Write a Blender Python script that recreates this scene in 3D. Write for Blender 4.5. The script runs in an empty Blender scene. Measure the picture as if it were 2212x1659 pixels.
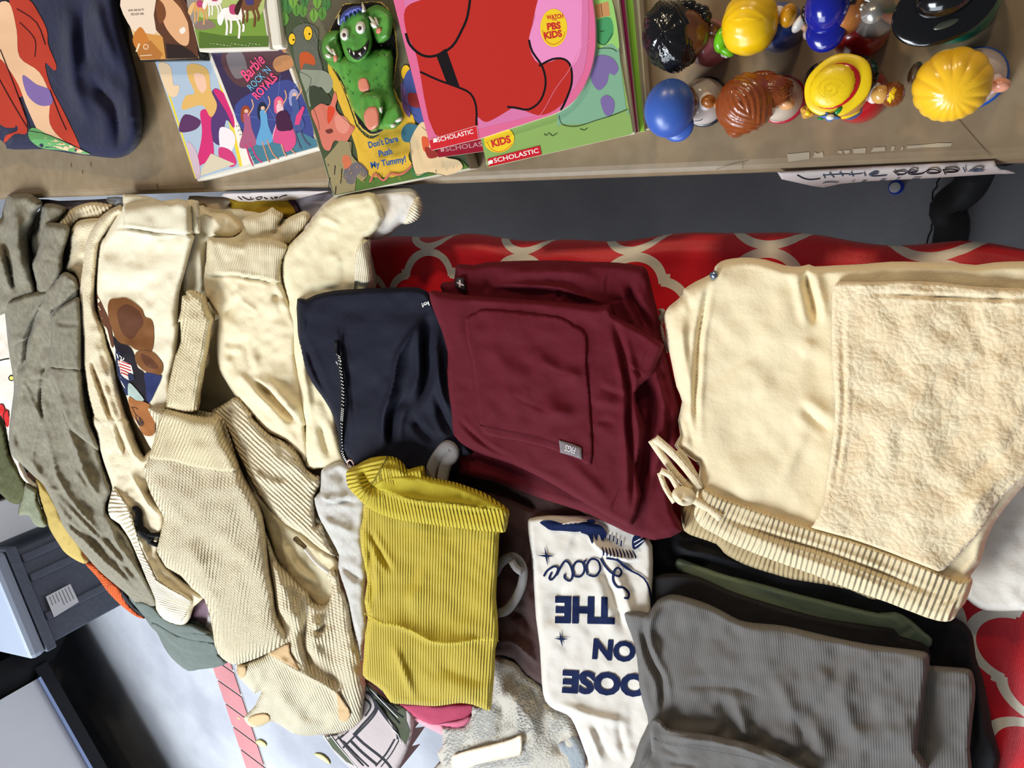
import bpy, bmesh, math, random
import numpy as np
from mathutils import Vector, Matrix
from mathutils.geometry import delaunay_2d_cdt
random.seed(7); rng = np.random.RandomState(5)
SC = bpy.context.scene; COL = SC.collection

# ------------------------------------------------------------------ camera
# world: X along the long table edge, Y towards the far table, Z up, metres. Camera held above the tables.
FPX = 1475.0; CU, CV = 1106.0, 830.0; CAMZ = 1.41
def _cam():
    D, ny = 1400.0, 330.0
    vp = np.array([-D, 430 + .036*D]); v = np.array([vp[0]-CU, vp[1]-CV, FPX])
    nx = -((ny-CV)*v[1] + FPX*FPX)/v[0]
    n = np.array([nx, ny-CV, FPX]); n /= np.linalg.norm(n)
    Z = -n; X = -v/np.linalg.norm(v); Y = np.cross(Z, X)
    return np.array([X, Y, Z]), np.array([nx+CU, ny])
RM, NADIR = _cam()
CAM = np.array([0, 0, CAMZ])
cam = bpy.data.cameras.new('camera'); camo = bpy.data.objects.new('camera', cam); COL.objects.link(camo)
cam.sensor_fit = 'HORIZONTAL'; cam.sensor_width = 36.0; cam.lens = 36.0*FPX/2212.0; cam.clip_start = .02
m = Matrix.Identity(4)
for i in range(3):
    m[i][0] = RM[i][0]; m[i][1] = -RM[i][1]; m[i][2] = -RM[i][2]; m[i][3] = CAM[i]
camo.matrix_world = m
SC.camera = camo

# ------------------------------------------------------------------ world, lights, exposure
W = bpy.data.worlds.new('world'); SC.world = W; W.use_nodes = True
bg = W.node_tree.nodes['Background']; bg.inputs[0].default_value = (.80, .88, 1.0, 1); bg.inputs[1].default_value = .36
def area(name, loc, target, size, power, col, sy=None):
    l = bpy.data.lights.new(name, 'AREA'); l.energy = power; l.color = col; l.size = size
    if sy: l.shape = 'RECTANGLE'; l.size_y = sy
    o = bpy.data.objects.new(name, l); COL.objects.link(o); o.location = loc
    o.rotation_euler = (Vector(target)-Vector(loc)).to_track_quat('-Z', 'Y').to_euler()
    return o
area('garage_ceiling_lamp', (-.9, 2.2, 2.45), (-.6, -.3, .7), .35, 62, (1.0, .79, .52), .15)
area('garage_ceiling_lamp', (.35, 2.3, 2.3), (-.1, -.3, .7), .3, 36, (1.0, .81, .57), .12)
area('garage_door_daylight', (-1.9, -5.6, 3.0), (-2.4, -1.5, .3), 4.0, 620, (.82, .91, 1.0), 2.4)
area('open_sky_daylight', (-3.1, -3.9, 4.2), (-3.1, -3.2, 0), 2.6, 1400, (.86, .92, 1.0), 2.6)
SC.view_settings.view_transform = 'Standard'; SC.view_settings.look = 'None'
SC.view_settings.gamma = 1.0; SC.view_settings.exposure = -1.38
SC.view_settings.use_curve_mapping = False

# ------------------------------------------------------------------ geometry helpers
def A(p): return np.asarray(p, float).reshape(-1, 2)
VW = dict(P=(0, 0, 1), A=(0, 0, 3.0722), B=(600, 0, 2.765), C=(1340, 0, 2.5367), D=(0, 400, 2.962), E=(0, 900, 2.185),
          F=(600, 500, 2.4578), G=(1340, 480, 2.4759), H=(600, 950, 2.34), I=(1300, 1050, 2.4254),
          J=(0, 400, 5.53), J2=(0, 640, 5.53), J3=(0, 900, 5.53), K=(380, 400, 5.53), K2=(380, 640, 5.53), K3=(380, 900, 5.53),
          L=(0, 1000, 4.424), M=(0, 1284, 4.424), N=(400, 1100, 4.424), O=(450, 1350, 5.369), Q=(840, 1350, 5.369))
def T(v, *p):            # flat number list measured on an enlargement of the photograph -> photograph pixels
    x, y, s = VW[v]; a = np.array(p, float).reshape(-1, 2)/s; a[:, 0] += x; a[:, 1] += y; return a
def rays(uv):
    uv = A(uv); d = np.stack([uv[:, 0]-CU, uv[:, 1]-CV, np.full(len(uv), FPX)], 1)
    return d @ RM.T
def at(uv, z):           # pixel -> point of the horizontal plane z
    d = rays(uv); t = (np.asarray(z, float)-CAMZ)/d[:, 2]
    return CAM + d*t[:, None]
def proj(p):
    q = (np.asarray(p, float).reshape(-1, 3)-CAM) @ RM
    return np.stack([q[:, 0]/q[:, 2]*FPX+CU, q[:, 1]/q[:, 2]*FPX+CV], 1)
TBL = .700; FG = 1.2      # FG: how deep folds read
def base(x, y):          # where cloth lies: on the red table, falling off beyond its front edge
    s = (-.84-y)/.05
    return TBL+.004-.32*.05*np.logaddexp(0, s)
def hit(uv, lift, fn=base):
    d = rays(uv); lo = (1.25-CAMZ)/d[:, 2]; hi = (-.6-CAMZ)/d[:, 2]
    for _ in range(34):
        mid = (lo+hi)/2; p = CAM+d*mid[:, None]
        g = p[:, 2]-fn(p[:, 0], p[:, 1])-lift
        lo = np.where(g > 0, mid, lo); hi = np.where(g > 0, hi, mid)
    return CAM+d*lo[:, None], d, lo
def seg(P, pl):          # distance, along-fraction, sign, arclength to a polyline
    P = A(P); pl = A(pl); best = np.full(len(P), 1e9); s = np.zeros(len(P)); sg = np.ones(len(P))
    L = np.linalg.norm(np.diff(pl, axis=0), axis=1); C = np.concatenate([[0], np.cumsum(L)])
    for i in range(len(pl)-1):
        a = pl[i]; e = pl[i+1]-a; l2 = max(e@e, 1e-12); w = P-a
        t = np.clip((w@e)/l2, 0, 1); q = w-t[:, None]*e; d = np.sqrt((q**2).sum(1))
        m_ = d < best-1e-9
        best = np.where(m_, d, best); s = np.where(m_, C[i]+t*L[i], s)
        sg = np.where(m_, np.sign(e[0]*w[:, 1]-e[1]*w[:, 0]), sg)
    return best, s/max(C[-1], 1e-9), sg, s
def smooth(pl, closed=True, n=3):   # Catmull-Rom
    pl = A(pl); N = len(pl)
    if N < 3: return pl
    out = []
    for i in range(N if closed else N-1):
        g = (lambda k: pl[k % N]) if closed else (lambda k: pl[min(max(k, 0), N-1)])
        p0, p1, p2, p3 = g(i-1), g(i), g(i+1), g(i+2)
        for k in range(n):
            t = k/n
            out.append(.5*((2*p1)+(-p0+p2)*t+(2*p0-5*p1+4*p2-p3)*t*t+(-p0+3*p1-3*p2+p3)*t**3))
    if not closed: out.append(pl[-1])
    return np.array(out)
def resample(pl, step, closed=True):
    pl = A(pl); q = np.vstack([pl, pl[:1]]) if closed else pl
    out = []
    for i in range(len(q)-1):
        L = np.linalg.norm(q[i+1]-q[i]); n = max(1, int(round(L/step)))
        for k in range(n): out.append(q[i]+(q[i+1]-q[i])*k/n)
    if not closed: out.append(q[-1])
    return np.array(out)
def inside(P, poly):
    P = A(P); poly = A(poly); x, y = P[:, 0], P[:, 1]; r = np.zeros(len(P), bool); j = len(poly)-1
    for i in range(len(poly)):
        xi, yi = poly[i]; xj, yj = poly[j]
        c = ((yi > y) != (yj > y)) & (x < (xj-xi)*(y-yi)/((yj-yi) or 1e-12)+xi)
        r ^= c; j = i
    return r
def noise(P, sc, seed, ang=0, an=1.0):
    P = A(P); c, s = math.cos(ang), math.sin(ang)
    x = (P[:, 0]*c+P[:, 1]*s)/(sc*an); y = (-P[:, 0]*s+P[:, 1]*c)/sc
    r = np.random.RandomState(seed).rand(64, 64)*2-1
    xi = np.floor(x).astype(int); yi = np.floor(y).astype(int); fx = x-xi; fy = y-yi
    fx = fx*fx*(3-2*fx); fy = fy*fy*(3-2*fy); g = lambda a, b: r[a % 64, b % 64]
    return (g(xi, yi)*(1-fx)+g(xi+1, yi)*fx)*(1-fy)+(g(xi, yi+1)*(1-fx)+g(xi+1, yi+1)*fx)*fy
def cdt(bound, step, rim=None):
    b = [Vector(p) for p in bound]; n = len(b); pts = []
    if step:
        lo = bound.min(0); hi = bound.max(0); yy = np.arange(lo[1]+step*.5, hi[1], step*.87); rows = []
        for k, y in enumerate(yy):
            xx = np.arange(lo[0]+(step/2 if k % 2 else 0), hi[0], step); rows.append(np.stack([xx, np.full(len(xx), y)], 1))
        if rows:
            g = np.vstack(rows); g = g[inside(g, bound)]
            if len(g):
                d = seg(g, np.vstack([bound, bound[:1]]))[0]; g = g[d > step*.6]; pts = [Vector(p) for p in g]
    r = delaunay_2d_cdt(b+pts, [], [list(range(n))], 1, 1e-4)
    return np.array([[v[0], v[1]] for v in r[0]]), [tuple(f) for f in r[2]], r[3]
# ------------------------------------------------------------------ object helpers
def tag(o, label=None, cat=None, group=None, kind=None):
    if label: o['label'] = label
    if cat: o['category'] = cat
    if group: o['group'] = group
    if kind: o['kind'] = kind
    return o
def thing(name, loc, label, cat, group=None, kind=None):
    o = bpy.data.objects.new(name, None); COL.objects.link(o); o.location = loc; o.empty_display_size = .02
    return tag(o, label, cat, group, kind)
def mk(name, V, F, mats, parent=None, smooth_=True, uv=None, mi=None):
    V = np.asarray(V, float).reshape(-1, 3)
    off = Vector((0, 0, 0)); p = parent
    while p is not None: off += p.location; p = p.parent
    me = bpy.data.meshes.new(name)
    me.from_pydata((V-np.array(off)).tolist(), [], [list(f) for f in F])
    for k in (mats if isinstance(mats, (list, tuple)) else [mats]): me.materials.append(k)
    me.polygons.foreach_set('use_smooth', [smooth_]*len(me.polygons))
    if mi is not None: me.polygons.foreach_set('material_index', [int(i) for i in mi])
    if uv is not None:
        l = me.uv_layers.new(name='UVMap'); idx = np.empty(len(me.loops), np.int32); me.loops.foreach_get('vertex_index', idx)
        l.data.foreach_set('uv', np.asarray(uv, np.float32)[idx].ravel())
    me.update(); o = bpy.data.objects.new(name, me); COL.objects.link(o); o.parent = parent
    return o
def fixn(o):
    b = bmesh.new(); b.from_mesh(o.data); bmesh.ops.recalc_face_normals(b, faces=b.faces); b.to_mesh(o.data); b.free(); return o
def bevel(o, w, n=2):
    b = o.modifiers.new('bevel', 'BEVEL'); b.width = w; b.segments = n; b.limit_method = 'ANGLE'; b.angle_limit = math.radians(40); return o
def prism(name, top, th, mats, parent=None, bev=0, down=(0, 0, -1)):   # closed slab: top polygon (3-D points) and its thickness
    top = np.asarray(top, float); n = len(top); bot = top+np.array(down)*th
    F = [list(range(n)), list(range(2*n-1, n-1, -1))]+[[i, i+n, (i+1) % n+n, (i+1) % n] for i in range(n)]
    o = fixn(mk(name, np.vstack([top, bot]), F, mats, parent, False))
    if bev: bevel(o, bev)
    return o
def box(name, lo, hi, mats, parent=None, bev=0, rz=0, c=None):
    x0, y0, z0 = lo; x1, y1, z1 = hi; p = np.array([[x0, y0], [x1, y0], [x1, y1], [x0, y1]], float)
    if rz:
        c = np.array(c if c is not None else p.mean(0)); k, s = math.cos(rz), math.sin(rz)
        p = (p-c) @ np.array([[k, s], [-s, k]])+c
    return prism(name, np.column_stack([p, np.full(4, z1)]), z1-z0, mats, parent, bev)
def tube(name, pts, r, mat, parent=None, n=8, sm=3, rf=None, flat=1.0):
    P = np.asarray(pts, float)
    if sm > 1 and len(P) > 2:
        out = []; N = len(P)
        for i in range(N-1):
            p0, p1, p2, p3 = P[max(i-1, 0)], P[i], P[i+1], P[min(i+2, N-1)]
            for k in range(sm):
                t = k/sm; out.append(.5*((2*p1)+(-p0+p2)*t+(2*p0-5*p1+4*p2-p3)*t*t+(-p0+3*p1-3*p2+p3)*t**3))
        out.append(P[-1]); P = np.array(out)
    V = []; F = []; up = np.array([0, 0, 1.0])
    for i in range(len(P)):
        t = P[min(i+1, len(P)-1)]-P[max(i-1, 0)]; t = t/(np.linalg.norm(t)+1e-12)
        s = np.cross(t, up); s = s if np.linalg.norm(s) > 1e-4 else np.array([1.0, 0, 0]); s /= np.linalg.norm(s); u = np.cross(s, t)
        rr = r*(rf(i/(len(P)-1)) if rf else 1)
        for k in range(n):
            a = 2*math.pi*k/n; V.append(P[i]+s*math.cos(a)*rr+u*math.sin(a)*rr*flat)
    for i in range(len(P)-1):
        for k in range(n): F.append([i*n+k, i*n+(k+1) % n, (i+1)*n+(k+1) % n, (i+1)*n+k])
    F.append(list(range(n))[::-1]); F.append([(len(P)-1)*n+k for k in range(n)])
    return mk(name, V, F, mat, parent)
# ------------------------------------------------------------------ materials
def lin(c):
    return tuple(((x/255)/12.92 if x/255 <= .04045 else ((x/255+.055)/1.055)**2.4) for x in c)
MC = {}
def mat(name, rgb, rough=.8, kind=None, sc=1.0, st=.4, mott=.0, rgb2=None, spec=.3, sheen=0, metal=0, coat=0, pd=.006, trans=0):
    key = (name, rgb, kind, sc, st, mott, rgb2, rough)
    if key in MC: return MC[key]
    M_ = bpy.data.materials.new(name); M_.use_nodes = True; nt = M_.node_tree; N = nt.nodes; Lk = nt.links; b = N['Principled BSDF']
    c = lin(rgb)+(1,); b.inputs['Base Color'].default_value = c; b.inputs['Roughness'].default_value = rough
    b.inputs['Specular IOR Level'].default_value = spec; b.inputs['Metallic'].default_value = metal
    b.inputs['Sheen Weight'].default_value = sheen; b.inputs['Coat Weight'].default_value = coat
    tc = N.new('ShaderNodeTexCoord'); src = tc.outputs['Object']
    def nz(scale, detail=4, vec=src):
        n = N.new('ShaderNodeTexNoise'); n.inputs['Scale'].default_value = scale; n.inputs['Detail'].default_value = detail
        Lk.new(vec, n.inputs['Vector']); return n
    def mp(scale, vec=None):
        p = N.new('ShaderNodeMapping'); p.inputs['Scale'].default_value = scale; Lk.new(vec or tc.outputs['UV'], p.inputs['Vector']); return p.outputs[0]
    def math_(op, a, b_=None, c_=None):
        n = N.new('ShaderNodeMath'); n.operation = op
        for i, x in enumerate((a, b_, c_)):
            if x is None: continue
            if isinstance(x, (int, float)): n.inputs[i].default_value = x
            else: Lk.new(x, n.inputs[i])
        return n.outputs[0]
    if mott or rgb2:
        n = nz(60*sc if kind != 'concrete' else 2.5, 5); cr = N.new('ShaderNodeValToRGB')
        cr.color_ramp.elements[0].position = .35; cr.color_ramp.elements[1].position = .65
        c2 = lin(rgb2)+(1,) if rgb2 else tuple(x*(1-mott) for x in c[:3])+(1,)
        cr.color_ramp.elements[0].color = c2; cr.color_ramp.elements[1].color = c
        if kind == 'heather':
            n.inputs['Scale'].default_value = 90*sc
            m2 = nz(700*sc, 3); mx = math_('ADD', math_('MULTIPLY', n.outputs[0], .5), math_('MULTIPLY', m2.outputs[0], .5)); Lk.new(mx, cr.inputs[0])
            cr.color_ramp.elements[0].position = .4; cr.color_ramp.elements[1].position = .6
        else: Lk.new(n.outputs[0], cr.inputs[0])
        Lk.new(cr.outputs[0], b.inputs['Base Color'])
    h = None; dist = .001
    if kind in ('jersey', 'heather'):
        x = nz(900*sc, 2).outputs[0]; y = nz(70*sc, 3).outputs[0]; h = math_('ADD', math_('MULTIPLY', x, .35), math_('MULTIPLY', y, 1.6)); dist = .0015
    elif kind == 'weave':
        w = mp((1, 1, 1)); s = N.new('ShaderNodeSeparateXYZ'); Lk.new(w, s.inputs[0])
        h = math_('MULTIPLY', math_('SINE', math_('MULTIPLY', s.outputs[0], 2*math.pi/(.0028/sc))), math_('SINE', math_('MULTIPLY', s.outputs[1], 2*math.pi/(.0028/sc))))
        h = math_('ADD', h, math_('MULTIPLY', nz(30, 3).outputs[0], 3)); dist = .0006
    elif kind == 'rib':
        s = N.new('ShaderNodeSeparateXYZ'); Lk.new(tc.outputs['UV'], s.inputs[0])
        wv = math_('SINE', math_('MULTIPLY', math_('ADD', s.outputs[0], math_('MULTIPLY', nz(25, 2).outputs[0], pd*.5)), 2*math.pi/pd))
        h = math_('ADD', wv, math_('MULTIPLY', nz(800, 2).outputs[0], .4)); dist = pd*.16
    elif kind == 'knit':
        s = N.new('ShaderNodeSeparateXYZ'); Lk.new(tc.outputs['UV'], s.inputs[0])
        wv = math_('SINE', math_('MULTIPLY', math_('ADD', s.outputs[0], math_('MULTIPLY', nz(20, 2).outputs[0], pd)), 2*math.pi/pd))
        w2 = math_('SINE', math_('MULTIPLY', s.outputs[1], 2*math.pi/(pd*.75)))
        h = math_('ADD', math_('ADD', wv, math_('MULTIPLY', w2, .22)), math_('MULTIPLY', nz(420, 4).outputs[0], 1.6)); dist = pd*.2
    elif kind == 'sherpa':
        v = N.new('ShaderNodeTexVoronoi'); v.inputs['Scale'].default_value = 230*sc; w = nz(60, 3)
        ad = N.new('ShaderNodeVectorMath'); ad.operation = 'MULTIPLY_ADD'; ad.inputs[1].default_value = (.012, .012, .012)
        Lk.new(w.outputs[1], ad.inputs[0]); Lk.new(src, ad.inputs[2]); Lk.new(ad.outputs[0], v.inputs['Vector'])
        h = math_('ADD', math_('MULTIPLY', v.outputs[0], -1.5), math_('MULTIPLY', nz(500, 4).outputs[0], .8)); dist = .0022
    elif kind == 'velvet':
        h = nz(120, 4).outputs[0]; dist = .001
    elif kind == 'concrete':
        h = nz(40, 6).outputs[0]; dist = .002
    elif kind == 'paper':
        h = nz(15, 3).outputs[0]; dist = .002
    if h is not None:
        bp = N.new('ShaderNodeBump'); bp.inputs['Strength'].default_value = st; bp.inputs['Distance'].default_value = dist*2
        Lk.new(h, bp.inputs['Height']); Lk.new(bp.outputs[0], b.inputs['Normal'])
    MC[key] = M_; return M_
def ink(rgb, rough=.5): return mat('print_ink', rgb, rough)
# ------------------------------------------------------------------ cloth
# folds: (kind, half width px, height mm, points px) kind r ridge, v crease, l/x raised on the left/right of the line
class Cloth:
    def __init__(s, outline, lift=.0, th=6, w=14, folds=(), nz=(2.0, 70), seed=1, ang=0, an=1.0, fn=base, dz=None, sm=2, fine=0, hollow=None):
        s.out = resample(smooth(outline, True, sm) if sm > 1 else A(outline), 5); s.lift = lift; s.th = th/1000; s.w = w
        s.folds = folds; s.nz = nz; s.seed = seed; s.ang = ang; s.an = an; s.ps = min(max(px(s.out.mean(0), .73)/.00055, .8), 1.7); s.fn = fn; s.dz = dz; s.fine = fine
    def h(s, uv):
        uv = A(uv); loop = np.vstack([s.out, s.out[:1]]); d = seg(uv, loop)[0]; ins = inside(uv, s.out); d = np.where(ins, d, 0)
        k = np.clip(d/s.w, 0, 1); h = s.th*np.sqrt(np.clip(1-(1-k)**2, 0, 1)); fade = np.clip(d/(s.w*1.2), 0, 1)
        if s.nz[0]: h = h+fade*s.nz[0]/1000*(noise(uv, s.nz[1], s.seed, s.ang, s.an)+.5*noise(uv, s.nz[1]*.45, s.seed+9, s.ang, s.an))
        if s.fine: h = h+fade*s.fine/1000*noise(uv, 11, s.seed+3)
        for f in s.folds:
            kd, w, a = f[0], f[1], f[2]/1000; pl = smooth(A(f[3]), False, 4); a *= FG
            dd, t, sg, _ = seg(uv, pl); tp = np.clip(np.minimum(t, 1-t)*3.2, 0, 1); tp = tp*tp*(3-2*tp); ln_ = np.linalg.norm(np.diff(pl, axis=0), axis=1).sum(); a *= min(max(ln_/max(150, 14*w), .3), 1)
            if kd == 'r': p = np.exp(-(dd/w)**2)
            elif kd == 'v': p = -.8*np.exp(-(dd/w)**1.3)+.35*np.exp(-((dd-2.3*w)/(1.3*w))**2)
            else:
                side = sg if kd == 'x' else -sg; q = dd*side
                p = np.where(q >= 0, np.exp(-q/w), np.exp(-(q/4.5)**2))
            h = h+a*p*tp*(.35+.65*fade)
        return np.maximum(h*s.ps, -.03)
    def lf(s, uv):
        L = s.lift
        if s.dz is not None:
            uv = A(uv); c = np.array([q[:2] for q in s.dz], float); z = np.array([q[2] for q in s.dz])/1000
            w = 1/(((uv[:, None]-c[None])**2).sum(2)+900.); L = L+(w@z)/w.sum(1)
        return L
    def surf(s, uv, off=0):
        uv = A(uv); p, d, t = hit(uv, s.lf(uv), s.fn)
        tt = t-(s.h(uv)+off)/np.abs(d[:, 2])
        return CAM+d*tt[:, None]
    def uvm(s, P, guide=None):
        q = np.column_stack([P[:, 0], P[:, 1]-(TBL-P[:, 2])*.8])
        if guide is None: return q
        if isinstance(guide, tuple):      # ('rib', p0, p1): ribs run along this line of the cloth
            g = hit(A([guide[1], guide[2]]), s.lift, s.fn)[0]; g = np.column_stack([g[:, 0], g[:, 1]-(TBL-g[:, 2])*.8]); d = g[1]-g[0]; d /= np.linalg.norm(d)
            return np.column_stack([q @ np.array([-d[1], d[0]]), q @ d])
        g = hit(resample(smooth(A(guide), False, 3), 30, False), s.lift, s.fn)[0]; g = np.column_stack([g[:, 0], g[:, 1]-(TBL-g[:, 2])*.8])
        # extend the ends so that points beyond them keep a running coordinate
        g = np.vstack([g[0]-(g[1]-g[0])*20, g, g[-1]+(g[-1]-g[-2])*20])
        d, _, sg, al = seg(q, g); return np.column_stack([al, d*sg])
    def build(s, name, mats, parent=None, step=5, guide=None, skirt=.016, drop=0, off=0):
        V2, F, orig = cdt(s.out, step); P = s.surf(V2, off); uv = s.uvm(hit(V2, s.lift, s.fn)[0], guide); n = len(s.out)
        # hem curling under along the whole rim
        idx = {}
        for i, o_ in enumerate(orig):
            for k in o_:
                if k < n: idx[k] = i
        ring = [idx[k] for k in range(n) if k in idx]; Q = P[ring]; d = Q-CAM; d /= np.linalg.norm(d, axis=1)[:, None]
        c = s.out; nx = np.roll(c, -1, 0)-np.roll(c, 1, 0); area2 = np.sum(c[:, 0]*np.roll(c[:, 1], -1)-np.roll(c[:, 0], -1)*c[:, 1])
        nrm = np.stack([nx[:, 1], -nx[:, 0]], 1)*(1 if area2 > 0 else -1); nrm /= np.linalg.norm(nrm, axis=1)[:, None]+1e-9
        nrm = nrm[[k for k in range(n) if k in idx]]; cc = c[[k for k in range(n) if k in idx]]
        rad = cc-NADIR; rad /= np.linalg.norm(rad, axis=1)[:, None]; far = np.clip((nrm*rad).sum(1)*3-1.6, 0, 1)[:, None]
        dn = np.array([0, 0, -1.0]); low = Q+d*skirt*(1-far)+dn*(skirt*far)+dn*drop*far
        m0 = len(P); P = np.vstack([P, low]); uv = np.vstack([uv, uv[ring]+.003]); k = len(ring)
        for i in range(k):
            j = (i+1) % k; F.append((ring[j], ring[i], m0+i, m0+j))
        o = mk(name, P, F, mats, parent, True, uv); fixn(o)
        return o
def cloth(name, label, cat, mats, outline, parts=None, group=None, guide=None, step=5, skirt=.016, drop=0, **kw):
    c = Cloth(outline, **kw)
    if group is None and c.fn is base: group = 'clothes heaped on the near table'
    if parts is None:
        o = c.build(name, mats, None, step, guide, skirt, drop)
        # move the origin to the cloth
        ctr = c.surf(c.out.mean(0)[None])[0]; me = o.data
        co = np.empty(len(me.vertices)*3); me.vertices.foreach_get('co', co); co = co.reshape(-1, 3)-ctr; me.vertices.foreach_set('co', co.ravel()); o.location = ctr
        tag(o, label, cat, group); c.root = o; return c
    r = thing(name, c.surf(c.out.mean(0)[None])[0], label, cat, group); c.root = r
    c.body = c.build('body', mats, r, step, guide, skirt, drop); return c
def sub(c, name, mats, outline, rise=.002, guide=None, step=4, th=2, w=5, skirt=.004, label=None, nz=(0, 50), folds=(), par=None, sm=2):
    # a part lying on cloth c, following its surface
    q = Cloth(outline, th=th, w=w, folds=folds, nz=nz, sm=sm); q.lf = c.lf; q.fn = c.fn; own = q.h
    q.h = lambda uv: own(uv)+c.h(uv)+rise
    o = q.build(name, mats, par or c.root, step, guide, skirt)
    if label: o['label'] = label
    q.root = c.root; q.body = o
    return q
# ------------------------------------------------------------------ flat or draped printing
class Art:
    def __init__(s, place, step=0, dl=None, o0=None):
        dl = dl if dl is not None else (.0001 if step else .00002)
        o0 = o0 if o0 is not None else (.0008 if step else .0002); s.place = place; s.V = []; s.F = []; s.mi = []; s.m = []; s.n = 0; s.step = step; s.o = o0; s.dl = dl; s.last = o0
    def _m(s, c):
        M_ = c if isinstance(c, bpy.types.Material) else (mat('fabric_ink', c, .85, spec=.12) if s.step else ink(c))
        if M_ not in s.m: s.m.append(M_)
        return s.m.index(M_)
    def _add(s, V2, F, c):
        s.last += s.dl
        for f in F: s.F.append([i+s.n for i in f]); s.mi.append(s._m(c))
        s.V.append(np.column_stack([V2, np.full(len(V2), s.last)])); s.n += len(V2)
    def poly(s, pts, c, sm=2):
        p = smooth(pts, True, 4) if sm > 1 else A(pts)
        if s.step: p = resample(p, s.step)
        V2, F, _ = cdt(p, s.step); s._add(V2, F, c); return s
    def line(s, pts, w, c, sm=3, closed=False, taper=0):
        p = smooth(pts, closed, sm) if sm > 1 and len(A(pts)) > 2 else A(pts)
        if closed: p = np.vstack([p, p[:1]])
        if s.step: p = resample(p, s.step, False)
        t = np.gradient(p, axis=0) if len(p) > 1 else p; t /= np.linalg.norm(t, axis=1)[:, None]+1e-9
        nn = np.stack([-t[:, 1], t[:, 0]], 1); k = np.linspace(0, 1, len(p)); ww = w*(1-taper*np.abs(2*k-1)**2) if taper else np.full(len(p), w)
        V2 = np.vstack([p+nn*ww[:, None]/2, p-nn*ww[:, None]/2]); n = len(p)
        s._add(V2, [(i, i+1, n+i+1, n+i) for i in range(n-1)], c); return s
    def dot(s, c0, r, c, r2=None, ang=0):
        a = np.linspace(0, 2*math.pi, 18, endpoint=False); r2 = r2 or r; k, q = math.cos(ang), math.sin(ang)
        x, y = np.cos(a)*r, np.sin(a)*r2; return s.poly(np.stack([c0[0]+x*k-y*q, c0[1]+x*q+y*k], 1), c)
    def text(s, txt, p0, p1, c, hgt=None, bold=0, up=None, shear=0):
        # baseline from p0 to p1; letter height hgt px, on the side given by up (+1 = counter-clockwise of the baseline on the page)
        cu = bpy.data.curves.new('t', 'FONT'); cu.body = txt; cu.offset = bold; cu.shear = shear; cu.resolution_u = 3
        ob = bpy.data.objects.new('t', cu); me = bpy.data.meshes.new_from_object(ob)
        co = np.array([v.co[:2] for v in me.vertices]); F = [tuple(p.vertices) for p in me.polygons]
        if s.step:
            bm = bmesh.new(); bm.from_mesh(me); bmesh.ops.triangulate(bm, faces=bm.faces)
            for _ in range(3):
                es = [e for e in bm.edges if e.calc_length() > .12]
                if es: bmesh.ops.subdivide_edges(bm, edges=es, cuts=1)
                bmesh.ops.triangulate(bm, faces=bm.faces)
            bm.verts.ensure_lookup_table(); co = np.array([v.co[:2] for v in bm.verts]); F = [tuple(v.index for v in f.verts) for f in bm.faces]; bm.free()
        bpy.data.objects.remove(ob); bpy.data.curves.remove(cu); bpy.data.meshes.remove(me)
        p0 = np.array(p0, float); p1 = np.array(p1, float); e = p1-p0; w = co[:, 0].max()-co[:, 0].min(); x = (co[:, 0]-co[:, 0].min())/w
        n = np.array([e[1], -e[0]])/np.linalg.norm(e)*(up or 1); H = hgt or np.linalg.norm(e)/w*.7
        s._add(p0+x[:, None]*e+(co[:, 1]/.7)[:, None]*n*H, F, c); return s
    def build(s, name, parent, label=None):
        q = np.vstack(s.V); o = mk(name, s.place(q[:, :2], q[:, 2]), s.F, s.m, parent, False, None, s.mi)
        if label: o['label'] = label
        return o
def flat(z): return lambda uv, o: at(uv, z+o)
VW.update(R=(1380, 0, 5.53), S=(1700, 0, 4.424), U=(640, 0, 7.373), V=(640, 200, 5.2667), X=(1600, 320, 3.6144))
def px(uv, z):           # metres per pixel at a pixel seen on plane z
    p = at(uv, z)[0]-CAM; return float((p @ RM)[2])/FPX
def pl_fn(z): return lambda x, y: z+0*x
# ================================================================== setting
conc = mat('concrete', (168, 170, 174), .8, 'concrete', st=.4, rgb2=(138, 140, 146))
o = box('floor', (-9, -8, -.05), (3, 4, 0), conc); o['kind'] = 'structure'
# crack in the concrete
a = Art(flat(.0005)); a.line(T('X', 1552, 240, 1530, 270, 1535, 300, 1500, 340, 1495, 400, 1520, 450, 1515, 480, 1535, 520, 1525, 560, 1490, 600, 1490, 640, 1465, 690, 1450, 760), 3.2, (25, 22, 20), sm=1)
a.line(T('X', 1552, 240, 1590, 150, 1600, 60), 3, (25, 22, 20), sm=1)
k = a.build('trim_1', None); k['kind'] = 'structure'
# inlaid strip of pink brick with pale joints
Bp = [at(p, 0)[0] for p in T('O', 70, 500, 455, 1665, 640, 1665, 290, 480)]
bl = (Bp[1]-Bp[0]); bl = bl/np.linalg.norm(bl); p0 = Bp[0]-bl*1.6; wv = (Bp[3]-Bp[0]); wv[2] = 0; wv = wv-bl*(wv@bl); wid = np.linalg.norm(wv); wv /= wid
brick = mat('pink_brick', (176, 116, 116), .85, 'concrete', st=.3, rgb2=(158, 102, 104)); joint = mat('mortar', (178, 174, 172), .9)
o = prism('trim_2', [p0+[0, 0, .002], p0+bl*4+[0, 0, .002], p0+bl*4+wv*wid+[0, 0, .002], p0+wv*wid+[0, 0, .002]], .002, joint); o['kind'] = 'structure'
V = []; F = []
for i in range(34):
    q = p0+bl*(i*.118); sk = bl*.055; g = .007
    c = [q+sk*0+bl*g, q+bl*(.118-g/2), q+bl*(.118-g/2)+wv*wid*.97+sk, q+bl*g+wv*wid*.97+sk]
    n = len(V); V += [np.array([r[0], r[1], .0055]) for r in c]; F.append([n, n+1, n+2, n+3])
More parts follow.
